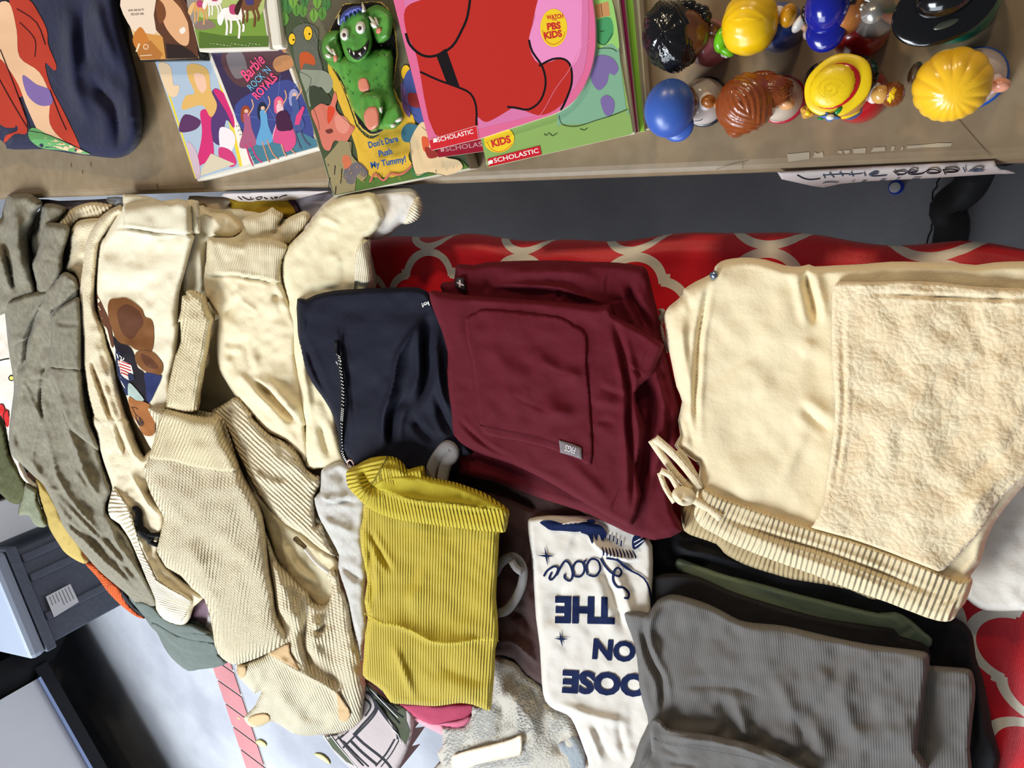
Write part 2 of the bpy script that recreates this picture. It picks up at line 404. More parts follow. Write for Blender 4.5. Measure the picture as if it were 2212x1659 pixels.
o = mk('trim_3', V, F, brick, None, False); o['kind'] = 'structure'
# fallen leaves, bottle cap, dried spots
leafm = mat('dry_leaf', (214, 200, 130), .7)
for nm, pts, lab in (('leaf', T('O', 545, 1365, 590, 1330, 640, 1350, 675, 1385, 660, 1420, 600, 1405), 'small curled dry leaf lying just right of the pink brick strip'),
                     ('leaf', T('O', 1225, 1500, 1290, 1490, 1350, 1520, 1400, 1570, 1412, 1620, 1370, 1600, 1290, 1550), 'long pale yellow leaf alone on the bright concrete below the sweater'),
                     ('leaf', T('O', 330, 1075, 350, 1060, 372, 1080, 362, 1105, 342, 1100), 'tiny dry leaf crumb lying on the pink bricks')):
    c = cloth(nm, lab, 'leaf', leafm, pts, lift=.004, th=3, w=4, group='dry leaves on the concrete', nz=(0, 20), fn=pl_fn(0), step=3, skirt=.006)
cp = at(T('X', 1215, 307), 0)[0]
t = thing('bottle_cap', (cp[0], cp[1], 0), 'white and blue bottle cap lying on the dark concrete between the tables', 'bottle cap')
r = px(T('X', 1215, 307), 0)*14
def ring(name, c, r0, r1, z0, z1, mt, par, n=24):
    V = []; F = []
    for z, q in ((z0, r0), (z1, r1)):
        for i in range(n): a_ = 2*math.pi*i/n; V.append((c[0]+q*math.cos(a_), c[1]+q*math.sin(a_), z))
    F = [[i, (i+1) % n, n+(i+1) % n, n+i] for i in range(n)]+[list(range(n, 2*n)), list(range(n))[::-1]]
    return mk(name, V, F, mt, par)
bevel(ring('rim', cp, r*1.1, r*1.05, 0, .008, mat('blue_plastic', (40, 70, 200), .4), t), .001)
bevel(ring('top', cp+[-r*.15, 0, 0], r*.8, r*.75, .008, .011, mat('white_plastic', (225, 225, 225), .4), t), .001)
# ------------------------------------------------------------------ far table with its plastic cover
tan = mat('tan_plastic', (152, 132, 104), .34, 'paper', st=.25, rgb2=(143, 123, 95), spec=.5)
t = thing('folding_table', (-1.1, .36, 0), 'long folding table with tan plastic top carrying the books and toy figures', 'table')
ex, ey0, ey1 = (-3.4, .62), -.0105, .74
o = box('tabletop', (ex[0], ey0, .70), (ex[1], ey1, .74), tan, t, .012); o.modifiers['bevel'].segments = 4
# scuffs, dark specks, torn tape left on the top
tape = mat('tape_residue', (186, 172, 146), .6)
for q in ((0, 1475, 15, 1550, 215, 1520, 215, 1455), (250, 1510, 262, 1455, 300, 1470, 340, 1450, 352, 1505), (480, 1460, 490, 1440, 530, 1442, 525, 1475), (540, 1440, 600, 1435, 600, 1460, 560, 1475),
          (630, 1425, 755, 1415, 750, 1465, 635, 1470), (800, 1455, 830, 1412, 940, 1405, 940, 1445), (990, 1445, 1003, 1400, 1035, 1398, 1022, 1440), (1085, 1440, 1095, 1405, 1115, 1405, 1108, 1435),
          (1145, 1395, 1300, 1385, 1440, 1370, 1585, 1370, 1560, 1400, 1440, 1410, 1300, 1412, 1145, 1425)): Art(flat(.7402)).poly(T('S', *q), tape, 1).build('tape_residue', t)
a = Art(flat(.7402)); a.line(T('S', 1620, 1120, 1800, 1330, 1950, 1500), 1.4, (110, 92, 66), sm=1)
for q in T('A', 470, 1085, 545, 1130, 1040, 1220, 600, 1080): a.line([q, q+[1, 9]], 2.2, (120, 92, 60), sm=1)
a.line(T('C', 525, 930, 620, 900, 700, 882), 1, (130, 105, 70), sm=1); a.line(T('C', 668, 895, 672, 925), 1, (110, 85, 60), sm=1)
a.build('scuff_marks', t)['kind'] = 'stuff'
blk = mat('black_metal', (30, 29, 30), .6, spec=.5)
def legs(t, x, ya, yb, zt, foot):
    for i, y in enumerate((ya, yb)):
        s = -1 if i == 0 else 1
        tube('leg', [(x, y, zt), (x, y, .2), (x, y, .07), (x+s*.0, y+s*.05, .03), (x, y+s*foot, .022)], .021, blk, t, 10)
    tube('cross_bar', [(x, ya, .45), (x, (ya+yb)/2, .45), (x, yb, .45)], .012, blk, t, 8)
f0 = at((2100, 392), .02)[0]; f1 = at((2056, 500), .02)[0]
tube('leg', [(f0[0], f0[1]+.06, .70), (f0[0]+.005, f0[1]+.05, .25), (f0[0]+.005, f0[1]+.03, .09), (f0[0]-.005, f0[1]-.01, .045), (f0[0]-.03, (f0[1]+f1[1])/2, .03), (f1[0], f1[1], .026), (f1[0]-.01, f1[1]-.12, .026)], .026, blk, t, 12, 5)
legs(t, -2.6, .12, .62, .70, .06)
tube('leg', [(f0[0], .62, .70), (f0[0], .62, .06), (f0[0], .70, .022)], .021, blk, t, 10)
# paper signs taped to its edge
paper = mat('sign_paper', (214, 204, 200), .6, 'paper', st=.3)
def sign(name, label, out, lift=0):
    fn = lambda x, y: np.minimum(.7385, .7385+(y+.0125)*1.4)
    c = cloth(name, label, 'paper sign', paper, out, parts=1, group='paper signs taped to the far table', lift=lift, th=.6, w=2, nz=(.8, 60), fn=fn, step=5, skirt=.001, sm=1); return c
c = sign('paper_sign', 'white paper sign handwritten for the toy figures, taped under the table edge', T('X', 285, 188, 1000, 145, 1980, 98, 1995, 140, 2030, 168, 2090, 176, 2150, 198, 2080, 203, 2010, 203, 1500, 235, 1000, 260, 770, 282, 650, 310, 560, 298, 400, 262, 320, 245))
a = Art(c.surf, 6); bk = (40, 40, 52); gb = (70, 84, 104)
X = lambda *p: T('X', *p)
for q, w, cc in ((X(440, 212, 490, 238, 545, 248, 620, 240), 2.4, bk), (X(645, 205, 660, 238), 2.2, gb), (X(690, 190, 730, 232), 2.2, gb), (X(640, 215, 790, 205, 850, 205), 1.8, gb), (X(770, 185, 800, 222), 2.2, gb),
                 (X(860, 185, 880, 225), 2.2, gb), (X(845, 212, 950, 200), 1.8, gb), (X(960, 190, 975, 222), 2.2, gb), (X(1000, 205, 1060, 205, 1070, 192, 1030, 192, 1005, 210, 1040, 222, 1140, 215), 2.2, gb),
                 (X(1190, 180, 1235, 218), 2.4, bk), (X(1200, 188, 1270, 182, 1295, 195, 1260, 210, 1225, 208), 2.2, bk), (X(1310, 195, 1375, 188, 1360, 172, 1320, 175, 1305, 192, 1330, 208, 1400, 205, 1440, 190), 2.4, bk),
                 (X(1480, 170, 1450, 180, 1470, 198, 1530, 198, 1560, 185, 1520, 170, 1480, 170), 2.6, (24, 22, 26)), (X(1580, 165, 1600, 208), 2.8, (20, 18, 22)), (X(1580, 172, 1650, 165, 1700, 178, 1660, 190, 1600, 190), 2.8, (20, 18, 22)),
                 (X(1735, 150, 1755, 190), 3, gb), (X(1775, 182, 1850, 175, 1890, 165, 1840, 160, 1795, 172, 1830, 185, 1900, 178), 2.2, gb),
                 (X(640, 275, 700, 268, 760, 272), 1.8, gb), (X(870, 262, 885, 258), 1.8, gb), (X(945, 262, 980, 260), 1.8, gb), (X(1090, 252, 1130, 250), 1.8, gb), (X(1210, 245, 1240, 240), 1.8, gb), (X(1340, 240, 1400, 238), 1.8, gb)): a.line(q, w, cc)
a.build('handwriting', c.root)
c = sign('paper_sign', 'cream paper sign hanging from the table edge below the disc cases', T('K', 540, 130, 575, 102, 1000, 88, 1500, 70, 1700, 75, 1850, 72, 1700, 105, 1560, 140, 1400, 180, 1250, 215, 1100, 228, 940, 228, 800, 208, 650, 165), lift=.0005)
a = Art(c.surf, 6); K = lambda *p: T('K', *p)
for q in (K(740, 140, 790, 180), K(790, 140, 850, 172, 890, 178), K(890, 145, 900, 175, 930, 165), K(950, 160, 1000, 145, 1030, 150, 1000, 175, 960, 172), K(1050, 150, 1090, 172), K(1130, 150, 1160, 172), K(1170, 150, 1215, 150, 1180, 165),
          K(1230, 155, 1270, 135, 1325, 125), K(1090, 212, 1130, 202, 1170, 210)): a.line(q, 2, (52, 44, 40))
a.build('handwriting', c.root)

# ------------------------------------------------------------------ red trellis cloth on the near table
t = thing('folding_table', (-.9, -.46, 0), 'near folding table hidden under the red cloth and the piled clothes', 'table')
box('tabletop', (-1.76, -.83, .655), (.9, -.10, .695), mat('white_plastic', (215, 212, 205), .5), t, .008)
legs(t, .62, -.2, -.75, .66, .05); legs(t, -1.55, -.2, -.75, .66, .05)
red = mat('red_vinyl', (172, 16, 30), .33, 'weave', 1, st=.5, spec=.5, mott=.12); wht_ = mat('white_vinyl', (222, 212, 190), .45, 'weave', 1, st=.4, mott=.1)
def redfn(x, y):
    e = -.082+.012*np.clip((x+.34)/.12, 0, 1)-.020*np.clip((x-.0)/.1, 0, 1); u = (y-e)
    z = .7005-.0*x; r = .02; q = np.clip((u+r)/r, 0, 3)
    return z-np.where(q > 0, r*(1-np.sqrt(np.clip(1-np.minimum(q, 1)**2, 0, 1))), 0)-np.where(q > 1, (q-1)*.3, 0)
# grid cloth: parameters x and arc length s across the table, falling down both sides
xs = np.arange(-1.78, .96, .012); sv = np.concatenate([np.arange(-.06, 0, .012), np.arange(0, .80, .008), np.arange(.80, 1.1, .02)])
def redpos(x, s):
    e = -.078+.010*math.exp(-((x+.14)/.08)**2)-.020*min(max((x-.02)/.14, 0), 1)+.003*math.sin(x*21)+.002*math.sin(x*47)
    r = .022
    if s < 0: return (x, e+s*.9, .70-r+s*.6)
    if s < r*math.pi/2: a_ = s/r; return (x, e-r+r*math.cos(a_), .70-r+r*math.sin(a_))
    y = e-r-(s-r*math.pi/2)
    if y > -.84: return (x, y, .70+.0016*math.sin(x*19+y*40)+.0012*math.sin(x*63-y*21)+.003*math.exp(-((x+.08-(y+.1)*1.5)/.012)**2)*math.exp(-((y+.1)/.05)**2))
    k = -.84-y
    return (x, -.84-.02*min(k/.03, 1)+.01*math.sin(x*26)*min(k*5, 1), .70-k)
P = np.array([[redpos(x, s) for s in sv] for x in xs]); nx_, ns = len(xs), len(sv)
F = [[i*ns+j, (i+1)*ns+j, (i+1)*ns+j+1, i*ns+j+1] for i in range(nx_-1) for j in range(ns-1)]
uv = np.array([[(x, s) for s in sv] for x in xs]).reshape(-1, 2)
# quatrefoil trellis in the cloth's own coordinates (material nodes on the UV map)
def trellis_mat():
    M_ = bpy.data.materials.new('red_trellis_vinyl'); M_.use_nodes = True; nt = M_.node_tree; N = nt.nodes; Lk = nt.links; b = N['Principled BSDF']
    tc = N.new('ShaderNodeTexCoord'); s = N.new('ShaderNodeSeparateXYZ'); Lk.new(tc.outputs['UV'], s.inputs[0])
    def m(op, a, c=None):
        n = N.new('ShaderNodeMath'); n.operation = op
        for i, x in enumerate((a, c)):
            if x is None: continue
            if isinstance(x, (int, float)): n.inputs[i].default_value = x
            else: Lk.new(x, n.inputs[i])
        return n.outputs[0]
    p = .141
    def cell(v, off): return m('ABSOLUTE', m('SUBTRACT', m('MULTIPLY', m('FRACT', m('DIVIDE', m('ADD', v, off), p)), p), p/2))
    u = cell(s.outputs[0], .562+p/2+p*4); v = cell(s.outputs[1], -.026-p+p*6)
    ln = lambda a, c: m('SQRT', m('ADD', m('MULTIPLY', a, a), m('MULTIPLY', c, c)))
    R = .036; cc = .0305
    D = m('MINIMUM', m('SUBTRACT', ln(m('SUBTRACT', u, cc), v), R), m('SUBTRACT', ln(u, m('SUBTRACT', v, cc)), R))
    D = m('MINIMUM', D, m('SUBTRACT', m('MAXIMUM', u, v), .0385))
    line = m('LESS_THAN', m('ABSOLUTE', D), .005)
    # short bars joining the tips
    tip = m('MULTIPLY', m('GREATER_THAN', m('MAXIMUM', u, v), p/2-.006), m('LESS_THAN', m('MINIMUM', u, v), .009))
    line = m('MAXIMUM', line, tip)
    mx = N.new('ShaderNodeMix'); mx.data_type = 'RGBA'; Lk.new(line, mx.inputs[0])
    mx.inputs[6].default_value = lin((228, 30, 44))+(1,); mx.inputs[7].default_value = lin((248, 240, 222))+(1,); Lk.new(mx.outputs[2], b.inputs['Base Color'])
    b.inputs['Roughness'].default_value = .36; b.inputs['Specular IOR Level'].default_value = .5
    q = 2*math.pi/.0026
    h = m('MULTIPLY', m('SINE', m('MULTIPLY', m('ADD', s.outputs[0], s.outputs[1]), q)), m('SINE', m('MULTIPLY', m('SUBTRACT', s.outputs[0], s.outputs[1]), q)))
    nz = N.new('ShaderNodeTexNoise'); nz.inputs['Scale'].default_value = 26; Lk.new(tc.outputs['Object'], nz.inputs['Vector']); h = m('ADD', h, m('MULTIPLY', nz.outputs[0], 6))
    bp = N.new('ShaderNodeBump'); bp.inputs['Strength'].default_value = .3; bp.inputs['Distance'].default_value = .0004
    Lk.new(h, bp.inputs['Height']); Lk.new(bp.outputs[0], b.inputs['Normal']); return M_
o = mk('tablecloth', P.reshape(-1, 3), F, trellis_mat(), None, True, uv); fixn(o)
tag(o, 'red vinyl cloth with white trellis pattern covering the near table', 'tablecloth')

# ------------------------------------------------------------------ beyond the clothes: tote, boards, parked car
C0 = at((300, 1300), 0)[0]; zt = .46
e1 = at((22, 1280), zt)[0]-at((74, 1405), zt)[0]; e1 /= np.linalg.norm(e1); e2 = np.array([-e1[1], e1[0], 0]); e2 = e2 if e2[0] < 0 else -e2
gp = mat('grey_plastic', (88, 94, 106), .45, rgb2=(80, 86, 98)); gp2 = mat('light_grey_plastic', (142, 150, 164), .4)
t = thing('storage_tote', (C0[0]+e1[0]*.3+e2[0]*.2, C0[1]+e1[1]*.3+e2[1]*.2, 0), 'grey plastic storage tote with a printed sticker, standing in front of the car wheel', 'storage tote')
def quadbox(name, a, la, lb, z0, z1, mt, par, ins=0, bev=.006):
    a = np.array([a[0], a[1], 0]); c = [a, a+e1*la, a+e1*la+e2*lb, a+e2*lb]
    return prism(name, [[q[0], q[1], z1] for q in c], z1-z0, mt, par, bev)
TL_ = float((at((0, 1197), .43)[0]-C0)@e1)
quadbox('tub', C0+e1*.02+e2*.02, TL_-.04, .42, .0, .36, gp, t)
quadbox('rim', C0, TL_, .46, .36, .40, gp, t); quadbox('lid', C0, TL_, .46, .40, .46, gp2, t, bev=.02)
for k in (.12, .30, TL_-.08): quadbox('rib', C0+e1*k+e2*.008, .035, .02, .02, .355, gp, t)
def onface(uv, p0, e, off=0):     # pixel -> point on the vertical plane through p0 along e
    n = np.cross(e, [0, 0, 1.]); d = rays(uv); tt = ((p0-CAM)@n)/(d@n); P_ = CAM+d*tt[:, None]; n2 = n if (CAM-p0)@n > 0 else -n; return P_+np.atleast_1d(off)[:, None]*n2
a = Art(lambda uv, o: onface(uv, C0+e2*.006, e1, o+.002)); ws = mat('white_sticker', (210, 212, 214), .5)
a.poly(T('L', 435, 1280, 670, 1158, 752, 1330, 515, 1478), ws, 1)
for k in range(7):
    f = .12+.76*k/6; p_ = T('L', 435, 1280, 670, 1158, 752, 1330, 515, 1478); q0 = p_[0]*(1-f)+p_[1]*f; q1 = p_[3]*(1-f)+p_[2]*f
    a.line([q0*.93+q1*.07, q0*(.5 if k < 3 else .25)+q1*(.5 if k < 3 else .75)], 2.2, (120, 124, 128), 1)
a.build('sticker', t)
# painted board and brown board leaning beyond the tote
B0 = C0+e1*(TL_+.03)+e2*.05; wp = mat('white_paint', (222, 226, 230), .6, 'jersey', st=.2)
o = prism('painted_board', [[q[0], q[1], .62] for q in (B0, B0+e1*.16, B0+e1*.16+e2*.5, B0+e2*.5)], .62, wp, None, .004); tag(o, 'white painted board standing behind the grey tote and the olive garment', 'board')
B1 = B0+e1*.19; o = prism('wooden_board', [[q[0], q[1], .68] for q in (B1, B1+e1*.6, B1+e1*.6+e2*.5, B1+e2*.5)], .68, mat('brown_wood', (96, 58, 36), .6, 'jersey', st=.3), None, .004)
tag(o, 'dark brown wooden board beside the white painted board at the left edge', 'board')
# car side: vertical plane above the sill line
S0 = at((112, 1448), .24)[0]; S1 = at((234, 1662), .24)[0]; sd = S1-S0; sd[2] = 0; sd /= np.linalg.norm(sd); si = np.array([-sd[1], sd[0], 0]); si = si if si[0] < 0 else -si
S0[2] = 0
car = thing('car', (S0[0]+si[0]*.8+sd[0]*1.2, S0[1]+si[1]*.8+sd[1]*1.2, 0), 'white car parked outside, its sill, wheel and lower door showing', 'car')
cp_ = mat('car_paint', (240, 245, 250), .25, spec=.6, coat=.6); dk = mat('black_trim', (26, 28, 34), .45); rb = mat('tyre_rubber', (30, 31, 34), .75)
def sec(prof, a, b, name, mt):   # profile (out, z) swept along the car side
    V = []; F = []; n = len(prof)
    for s in (a, b):
        for o_, z in prof: q = S0+sd*s-si*o_; V.append((q[0], q[1], z))
    F = [[i, (i+1) % n, n+(i+1) % n, n+i] for i in range(n)]+[list(range(n))[::-1], list(range(n, 2*n))]
    return fixn(mk(name, V, F, mt, car, False))
sec([(-.02, .30), (.0, .42), (.03, .60), (.035, .80), (.0, 1.02), (-.25, 1.05), (-1.7, 1.05), (-1.7, .30)], .0, 1.25, 'door', cp_)
sec([(-.02, .30), (.0, .42), (.03, .60), (.035, .80), (.0, 1.02), (-.25, 1.05), (-1.7, 1.05), (-1.7, .30)], 1.262, 2.6, 'door', cp_)
sec([(.0, .24), (.0, .295), (-1.7, .295), (-1.7, .20), (-.15, .20)], -.05, 2.6, 'sill', dk)
sec([(.006, .292), (.008, .305), (-.03, .305), (-.03, .292)], 0, 2.6, 'trim_strip', mat('chrome', (150, 165, 200), .2, metal=.9))
sec([(.01, .66), (.035, .80), (.0, 1.02), (-.25, 1.05), (-1.7, 1.05), (-1.7, .66)], -1.4, -.012, 'fender', cp_)
wc = S0-sd*.36-si*(-.02)
def wheel(c):
    V = []; F = []; n = 40; prof = [(.20, -.02), (.205, .0), (.30, .01), (.345, -.01), (.36, -.05), (.36, -.18), (.34, -.22), (.2, -.2)]
    for i in range(n):
        a_ = 2*math.pi*i/n
        for r_, o_ in prof: q = c+sd*r_*math.cos(a_)-si*o_; V.append((q[0], q[1], .36+r_*math.sin(a_)))
    m_ = len(prof)
    for i in range(n):
        for k in range(m_-1): F.append([i*m_+k, ((i+1) % n)*m_+k, ((i+1) % n)*m_+k+1, i*m_+k+1])
    w = fixn(mk('wheel', V, F, rb, car)); V = []; F = []
    for i in range(5):
        a_ = 2*math.pi*i/5+.3
        for s_ in (-1, 1):
            for r_ in (.04, .2):
                q = c+sd*(r_*math.cos(a_+s_*.16*(.2/r_ if r_ < .1 else 1)))+si*.03; V.append((q[0], q[1], .36+r_*math.sin(a_+s_*.16*(.2/r_ if r_ < .1 else 1))))
        n = len(V); F.append([n-4, n-3, n-1, n-2])
    mk('rim', V, F, mat('alloy', (190, 195, 200), .3, metal=.8), w, False)
wheel(wc)
sec([(-.2, .30), (-.2, .66), (-1.7, .66), (-1.7, .30)], -1.0, -.05, 'wheel_arch', dk)
# ================================================================== on the far table
TZ = .7402
# navy sweatshirt with a faded colour print
navy = mat('navy_fleece', (20, 23, 56), .9, 'jersey', st=.35, mott=.25, sheen=.1)
c = cloth('sweatshirt', 'navy sweatshirt with a red, tan and green print lying on the tan table', 'sweatshirt', navy,
   T('A', -260, -300, 760, -300, 775, -80, 782, 0, 800, 120, 832, 250, 880, 420, 905, 520, 935, 700, 947, 860, 915, 965, 850, 1030, 760, 1052, 620, 1037, 480, 1022, 300, 992, 160, 994, 45, 987, 5, 930, -260, 940), parts=1,
   fn=pl_fn(TZ), lift=.006, th=22, w=26, nz=(2, 90), seed=4, folds=[('v', 14, 5, T('A', 560, -20, 545, 120, 560, 330, 600, 500)), ('v', 12, 7, T('A', 590, 480, 680, 620, 750, 700, 780, 800, 780, 950, 770, 1040)),
   ('r', 16, 6, T('A', 480, 40, 470, 300, 500, 600, 640, 900)), ('l', 16, 6, T('A', 790, 830, 850, 780, 930, 790)), ('r', 12, 4, T('A', 620, -60, 680, 200, 800, 500))])
a = Art(c.surf, 8); red_ = (176, 58, 40); skin = (222, 178, 140); ol = (38, 26, 34)
AA = lambda *p: T('A', *p)
a.poly(AA(70, -40, 190, 0, 250, 80, 310, 200, 320, 300, 372, 430, 360, 470, 300, 420, 330, 560, 400, 700, 450, 800, 530, 980, 480, 985, 380, 930, 250, 700, 150, 640, 60, 720, 100, 800, 90, 850, -20, 780, -30, 300, 60, 200), red_)
a.poly(AA(30, 950, 100, 890, 180, 880, 150, 700, 60, 560, 0, 520, -20, 700, 120, 850, 40, 900), red_)
a.poly(AA(-30, 60, 60, 20, 110, 200, 130, 380, 260, 480, 330, 640, 330, 820, 430, 940, 600, 1022, 480, 1010, 300, 940, 190, 740, 120, 560, 30, 420, -30, 340), skin)
a.poly(AA(150, 500, 240, 560, 330, 600, 345, 690, 260, 700, 180, 630), (122, 98, 150))
a.poly(AA(190, 870, 230, 850, 330, 900, 600, 1022, 420, 1000, 280, 985, 200, 930), (96, 150, 90))
for q in (AA(190, 870, 330, 900, 600, 1022), AA(130, 150, 230, 260, 230, 380), AA(110, 60, 240, 150, 300, 300), AA(330, 600, 400, 780, 440, 865), AA(0, 330, 90, 560, 200, 860), AA(-10, 520, 90, 700, 180, 850)): a.line(q, 1.6, ol)
a.build('print', c.root)

# ---- disc cases
wc_ = mat('white_case', (226, 218, 200), .35, spec=.5); bc = mat('black_case', (20, 20, 22), .35, spec=.5)
def slab(name, label, cat, corners, ztop, th, mt, bev=.0012, group=None, parts=True):
    P_ = at(corners, ztop); ctr = P_.mean(0); ctr[2] = ztop-th
    r = thing(name, tuple(ctr), label, cat, group); prism('cover' if cat == 'book' else 'case', P_, th, mt, r, bev); return r
gl = lambda rgb: mat('glossy_print', rgb, .25, spec=.5)
z = TZ+.0145
r = slab('disc_case', 'white disc case with a pink dress and yellow edge cover, under the black case', 'disc case', AA(870, -60, 1290, -210, 1686, 1112, 1310, 1206), z, .014, wc_, group='disc cases')
a = Art(flat(z)); a.poly(AA(880, -20, 1285, -150, 1600, 1105, 1298, 1190), gl((176, 192, 206)), 1)
a.poly(AA(1050, 430, 1062, 424, 1305, 1180, 1296, 1190), (230, 205, 60), 1); a.poly(AA(1400, 340, 1440, 350, 1610, 1100, 1590, 1108), (236, 206, 60), 1)
a.poly(AA(1440, 345, 1470, 345, 1690, 1080, 1610, 1106), (238, 230, 214), 1)
a.poly(AA(1190, 830, 1230, 760, 1330, 800, 1300, 860, 1200, 880), (92, 52, 92)); a.poly(AA(1410, 600, 1480, 620, 1540, 760, 1550, 850, 1500, 800, 1470, 960, 1400, 920, 1380, 780), (84, 56, 108)); a.poly(AA(1415, 600, 1490, 625, 1550, 780, 1552, 850, 1500, 740), (206, 46, 110))
a.poly(AA(1330, 740, 1400, 740, 1400, 850, 1420, 1000, 1400, 1060, 1330, 1100, 1290, 1140, 1330, 960, 1340, 860), (208, 48, 110)); a.poly(AA(1240, 440, 1300, 425, 1380, 470, 1400, 600, 1440, 700, 1400, 780, 1340, 700, 1210, 730, 1230, 640, 1290, 620, 1250, 520), (222, 176, 100))
a.poly(AA(1290, 490, 1350, 500, 1370, 580, 1340, 620, 1300, 560), (236, 190, 160)); a.poly(AA(1050, 430, 1130, 440, 1150, 560, 1190, 570, 1170, 640, 1110, 620), (232, 200, 160)); a.poly(AA(1460, 850, 1540, 870, 1560, 950, 1500, 1060, 1460, 980), (240, 226, 226)); a.poly(AA(1455, 980, 1530, 1000, 1570, 1080, 1530, 1110, 1460, 1060), (206, 60, 116))
a.poly(AA(1240, 950, 1300, 1000, 1330, 1150, 1300, 1180), (206, 180, 190)); a.poly(AA(1400, 1020, 1560, 1090, 1330, 1170, 1340, 1120), (214, 200, 170), 1)
for k in range(9):
    for j in range(3): q = AA(1570+k*12+j*13, 840+k*28-j*4)[0]; a.dot(q, 1.1, (40, 36, 44))
a.build('cover_print', r)
r = slab('disc_case', 'white disc case whose dark starry cover shows four small dancers', 'disc case', AA(1160, -150, 1680, -320, 2117, 990, 1688, 1113), z+.0005, .014, wc_, group='disc cases')
z2 = z+.0005; a = Art(flat(z2)); a.poly(AA(1200, -150, 1650, -260, 2107, 975, 1690, 1092), gl((62, 50, 78)), 1)
a.poly(AA(1480, 350, 1880, 345, 1900, 440, 1760, 560, 1560, 560), (88, 58, 62)); a.poly(AA(1500, 370, 1600, 345, 1640, 480, 1560, 520), (120, 110, 112)); a.poly(AA(1840, 380, 1920, 370, 1945, 440, 1850, 480, 1810, 430), (188, 130, 84)); a.poly(AA(1860, 180, 1890, 200, 1900, 340, 1870, 330), (190, 130, 90))
a.poly(AA(1800, 560, 1960, 560, 2080, 900, 1850, 1000, 1640, 900, 1560, 700), (64, 72, 134)); a.poly(AA(1640, 980, 1800, 900, 2000, 880, 2100, 930, 2106, 975, 1690, 1092), (74, 122, 138), 1)
for d in ((1830, 800, 1700, 560), (1830, 800, 1990, 520), (1830, 800, 1560, 760), (1830, 800, 2050, 760), (1830, 800, 1860, 500)): a.line(AA(*d), 5, (120, 150, 214), 1, taper=.9)
for (x, y, hr, dr, lg) in ((1630, 760, (150, 66, 36), (170, 90, 120), (200, 60, 110)), (1740, 740, (34, 40, 56), (100, 160, 200), (196, 140, 110)), (1850, 700, (226, 90, 130), (230, 190, 190), (210, 150, 120)), (1950, 650, (150, 150, 190), (70, 86, 140), (90, 90, 120))):
    a.poly(AA(x-30, y-30, x, y-60, x+30, y-30, x+20, y+40, x-25, y+50), hr); a.dot(AA(x+4, y-20)[0], 4.5, (226, 180, 150)); a.poly(AA(x-15, y, x+25, y, x+40, y+90, x+70, y+200, x-40, y+220, x-10, y+90), dr)
    a.line(AA(x, y+200, x+30, y+300, x+50, y+340), 3, lg); a.line(AA(x+30, y+190, x+70, y+280, x+110, y+320), 3, lg); a.line(AA(x+15, y+10, x+50, y-50, x+40, y-100), 2.6, (216, 160, 130))
a.poly(AA(1810, 930, 1870, 760, 1950, 870, 1960, 960, 1900, 1010, 1870, 960), (214, 80, 130)); a.poly(AA(1835, 760, 1900, 740, 1945, 850, 1900, 870, 1840, 860), (70, 30, 60)); a.poly(AA(1965, 770, 2010, 705, 2022, 715, 1985, 830, 1955, 830), (220, 70, 120), 1)
tw = mat('neon_pink', (236, 84, 128), .4)
a.text('Barbie', AA(1640, 545)[0], AA(1765, 405)[0], tw, 25, .02, shear=.3); a.text("ROCK 'N", AA(1670, 605)[0], AA(1800, 470)[0], (110, 170, 206), 15, .01); a.text('ROYALS', AA(1710, 665)[0], AA(1845, 520)[0], tw, 18, .03)
a.build('cover_print', r)
z3 = TZ+.029
r = slab('disc_case', 'black disc case with a golden brown portrait cover, topmost at the left', 'disc case', AA(652, -460, 1120, -460, 1335, 400, 925, 408), z3, .014, bc, group='disc cases')
a = Art(flat(z3)); a.poly(AA(668, -440, 1105, -440, 1322, 388, 934, 400), gl((226, 190, 140)), 1)
a.poly(AA(800, 0, 1030, 0, 1070, 150, 1000, 240, 880, 200), (232, 208, 184)); a.poly(AA(890, 210, 1080, 240, 1100, 395, 940, 398), (206, 146, 72), 1); a.poly(AA(880, 260, 930, 180, 980, 250, 1000, 330, 920, 340), (196, 120, 50)); a.poly(AA(900, 330, 1000, 270, 1080, 360, 1060, 395, 930, 395), (176, 112, 52), 1)
a.poly(AA(1040, -30, 1200, -40, 1260, 60, 1310, 300, 1318, 388, 1100, 392, 1080, 250, 1035, 200, 1020, 100), (92, 56, 36), 1); a.poly(AA(1060, -20, 1160, -30, 1230, 90, 1255, 220, 1245, 300, 1190, 290, 1110, 200, 1070, 100), (222, 168, 122)); a.poly(AA(1100, 290, 1200, 300, 1270, 340, 1310, 385, 1110, 392), (48, 34, 30), 1)
a.poly(AA(1050, 0, 1090, 40, 1100, 110, 1060, 160, 1035, 60), (120, 70, 40)); a.poly(AA(1130, -20, 1190, 0, 1240, 110, 1260, 180, 1200, 60), (110, 66, 40)); a.poly(AA(1190, 200, 1222, 180, 1230, 210, 1205, 228), (240, 226, 214))
a.text('NOW, SHE HAS TO', AA(852, 78)[0], AA(955, 72)[0], (70, 56, 50), 4.6); a.text('PICK JUST ONE.', AA(870, 104)[0], AA(955, 99)[0], (70, 56, 50), 4.6); a.dot(AA(968, 312)[0], 6, (236, 214, 180)); a.dot(AA(968, 312)[0], 4.6, (196, 120, 60)); a.line(AA(905, 345, 925, 290), 4, (236, 210, 170), 1); a.line(AA(930, 372, 1008, 366), 1.6, (236, 214, 180), 1)
a.build('cover_print', r)
z4 = TZ+.030
r = slab('disc_case', 'white disc case with horses on a green meadow cover, topmost at the right', 'disc case', AA(1085, -620, 1660, -640, 1792, 330, 1322, 346), z4, .015, wc_, group='disc cases')
prism('spine', at(AA(1664, -640, 1760, -640, 1873, 322, 1796, 330), z4-.0028), .012, wc_, r, .004)
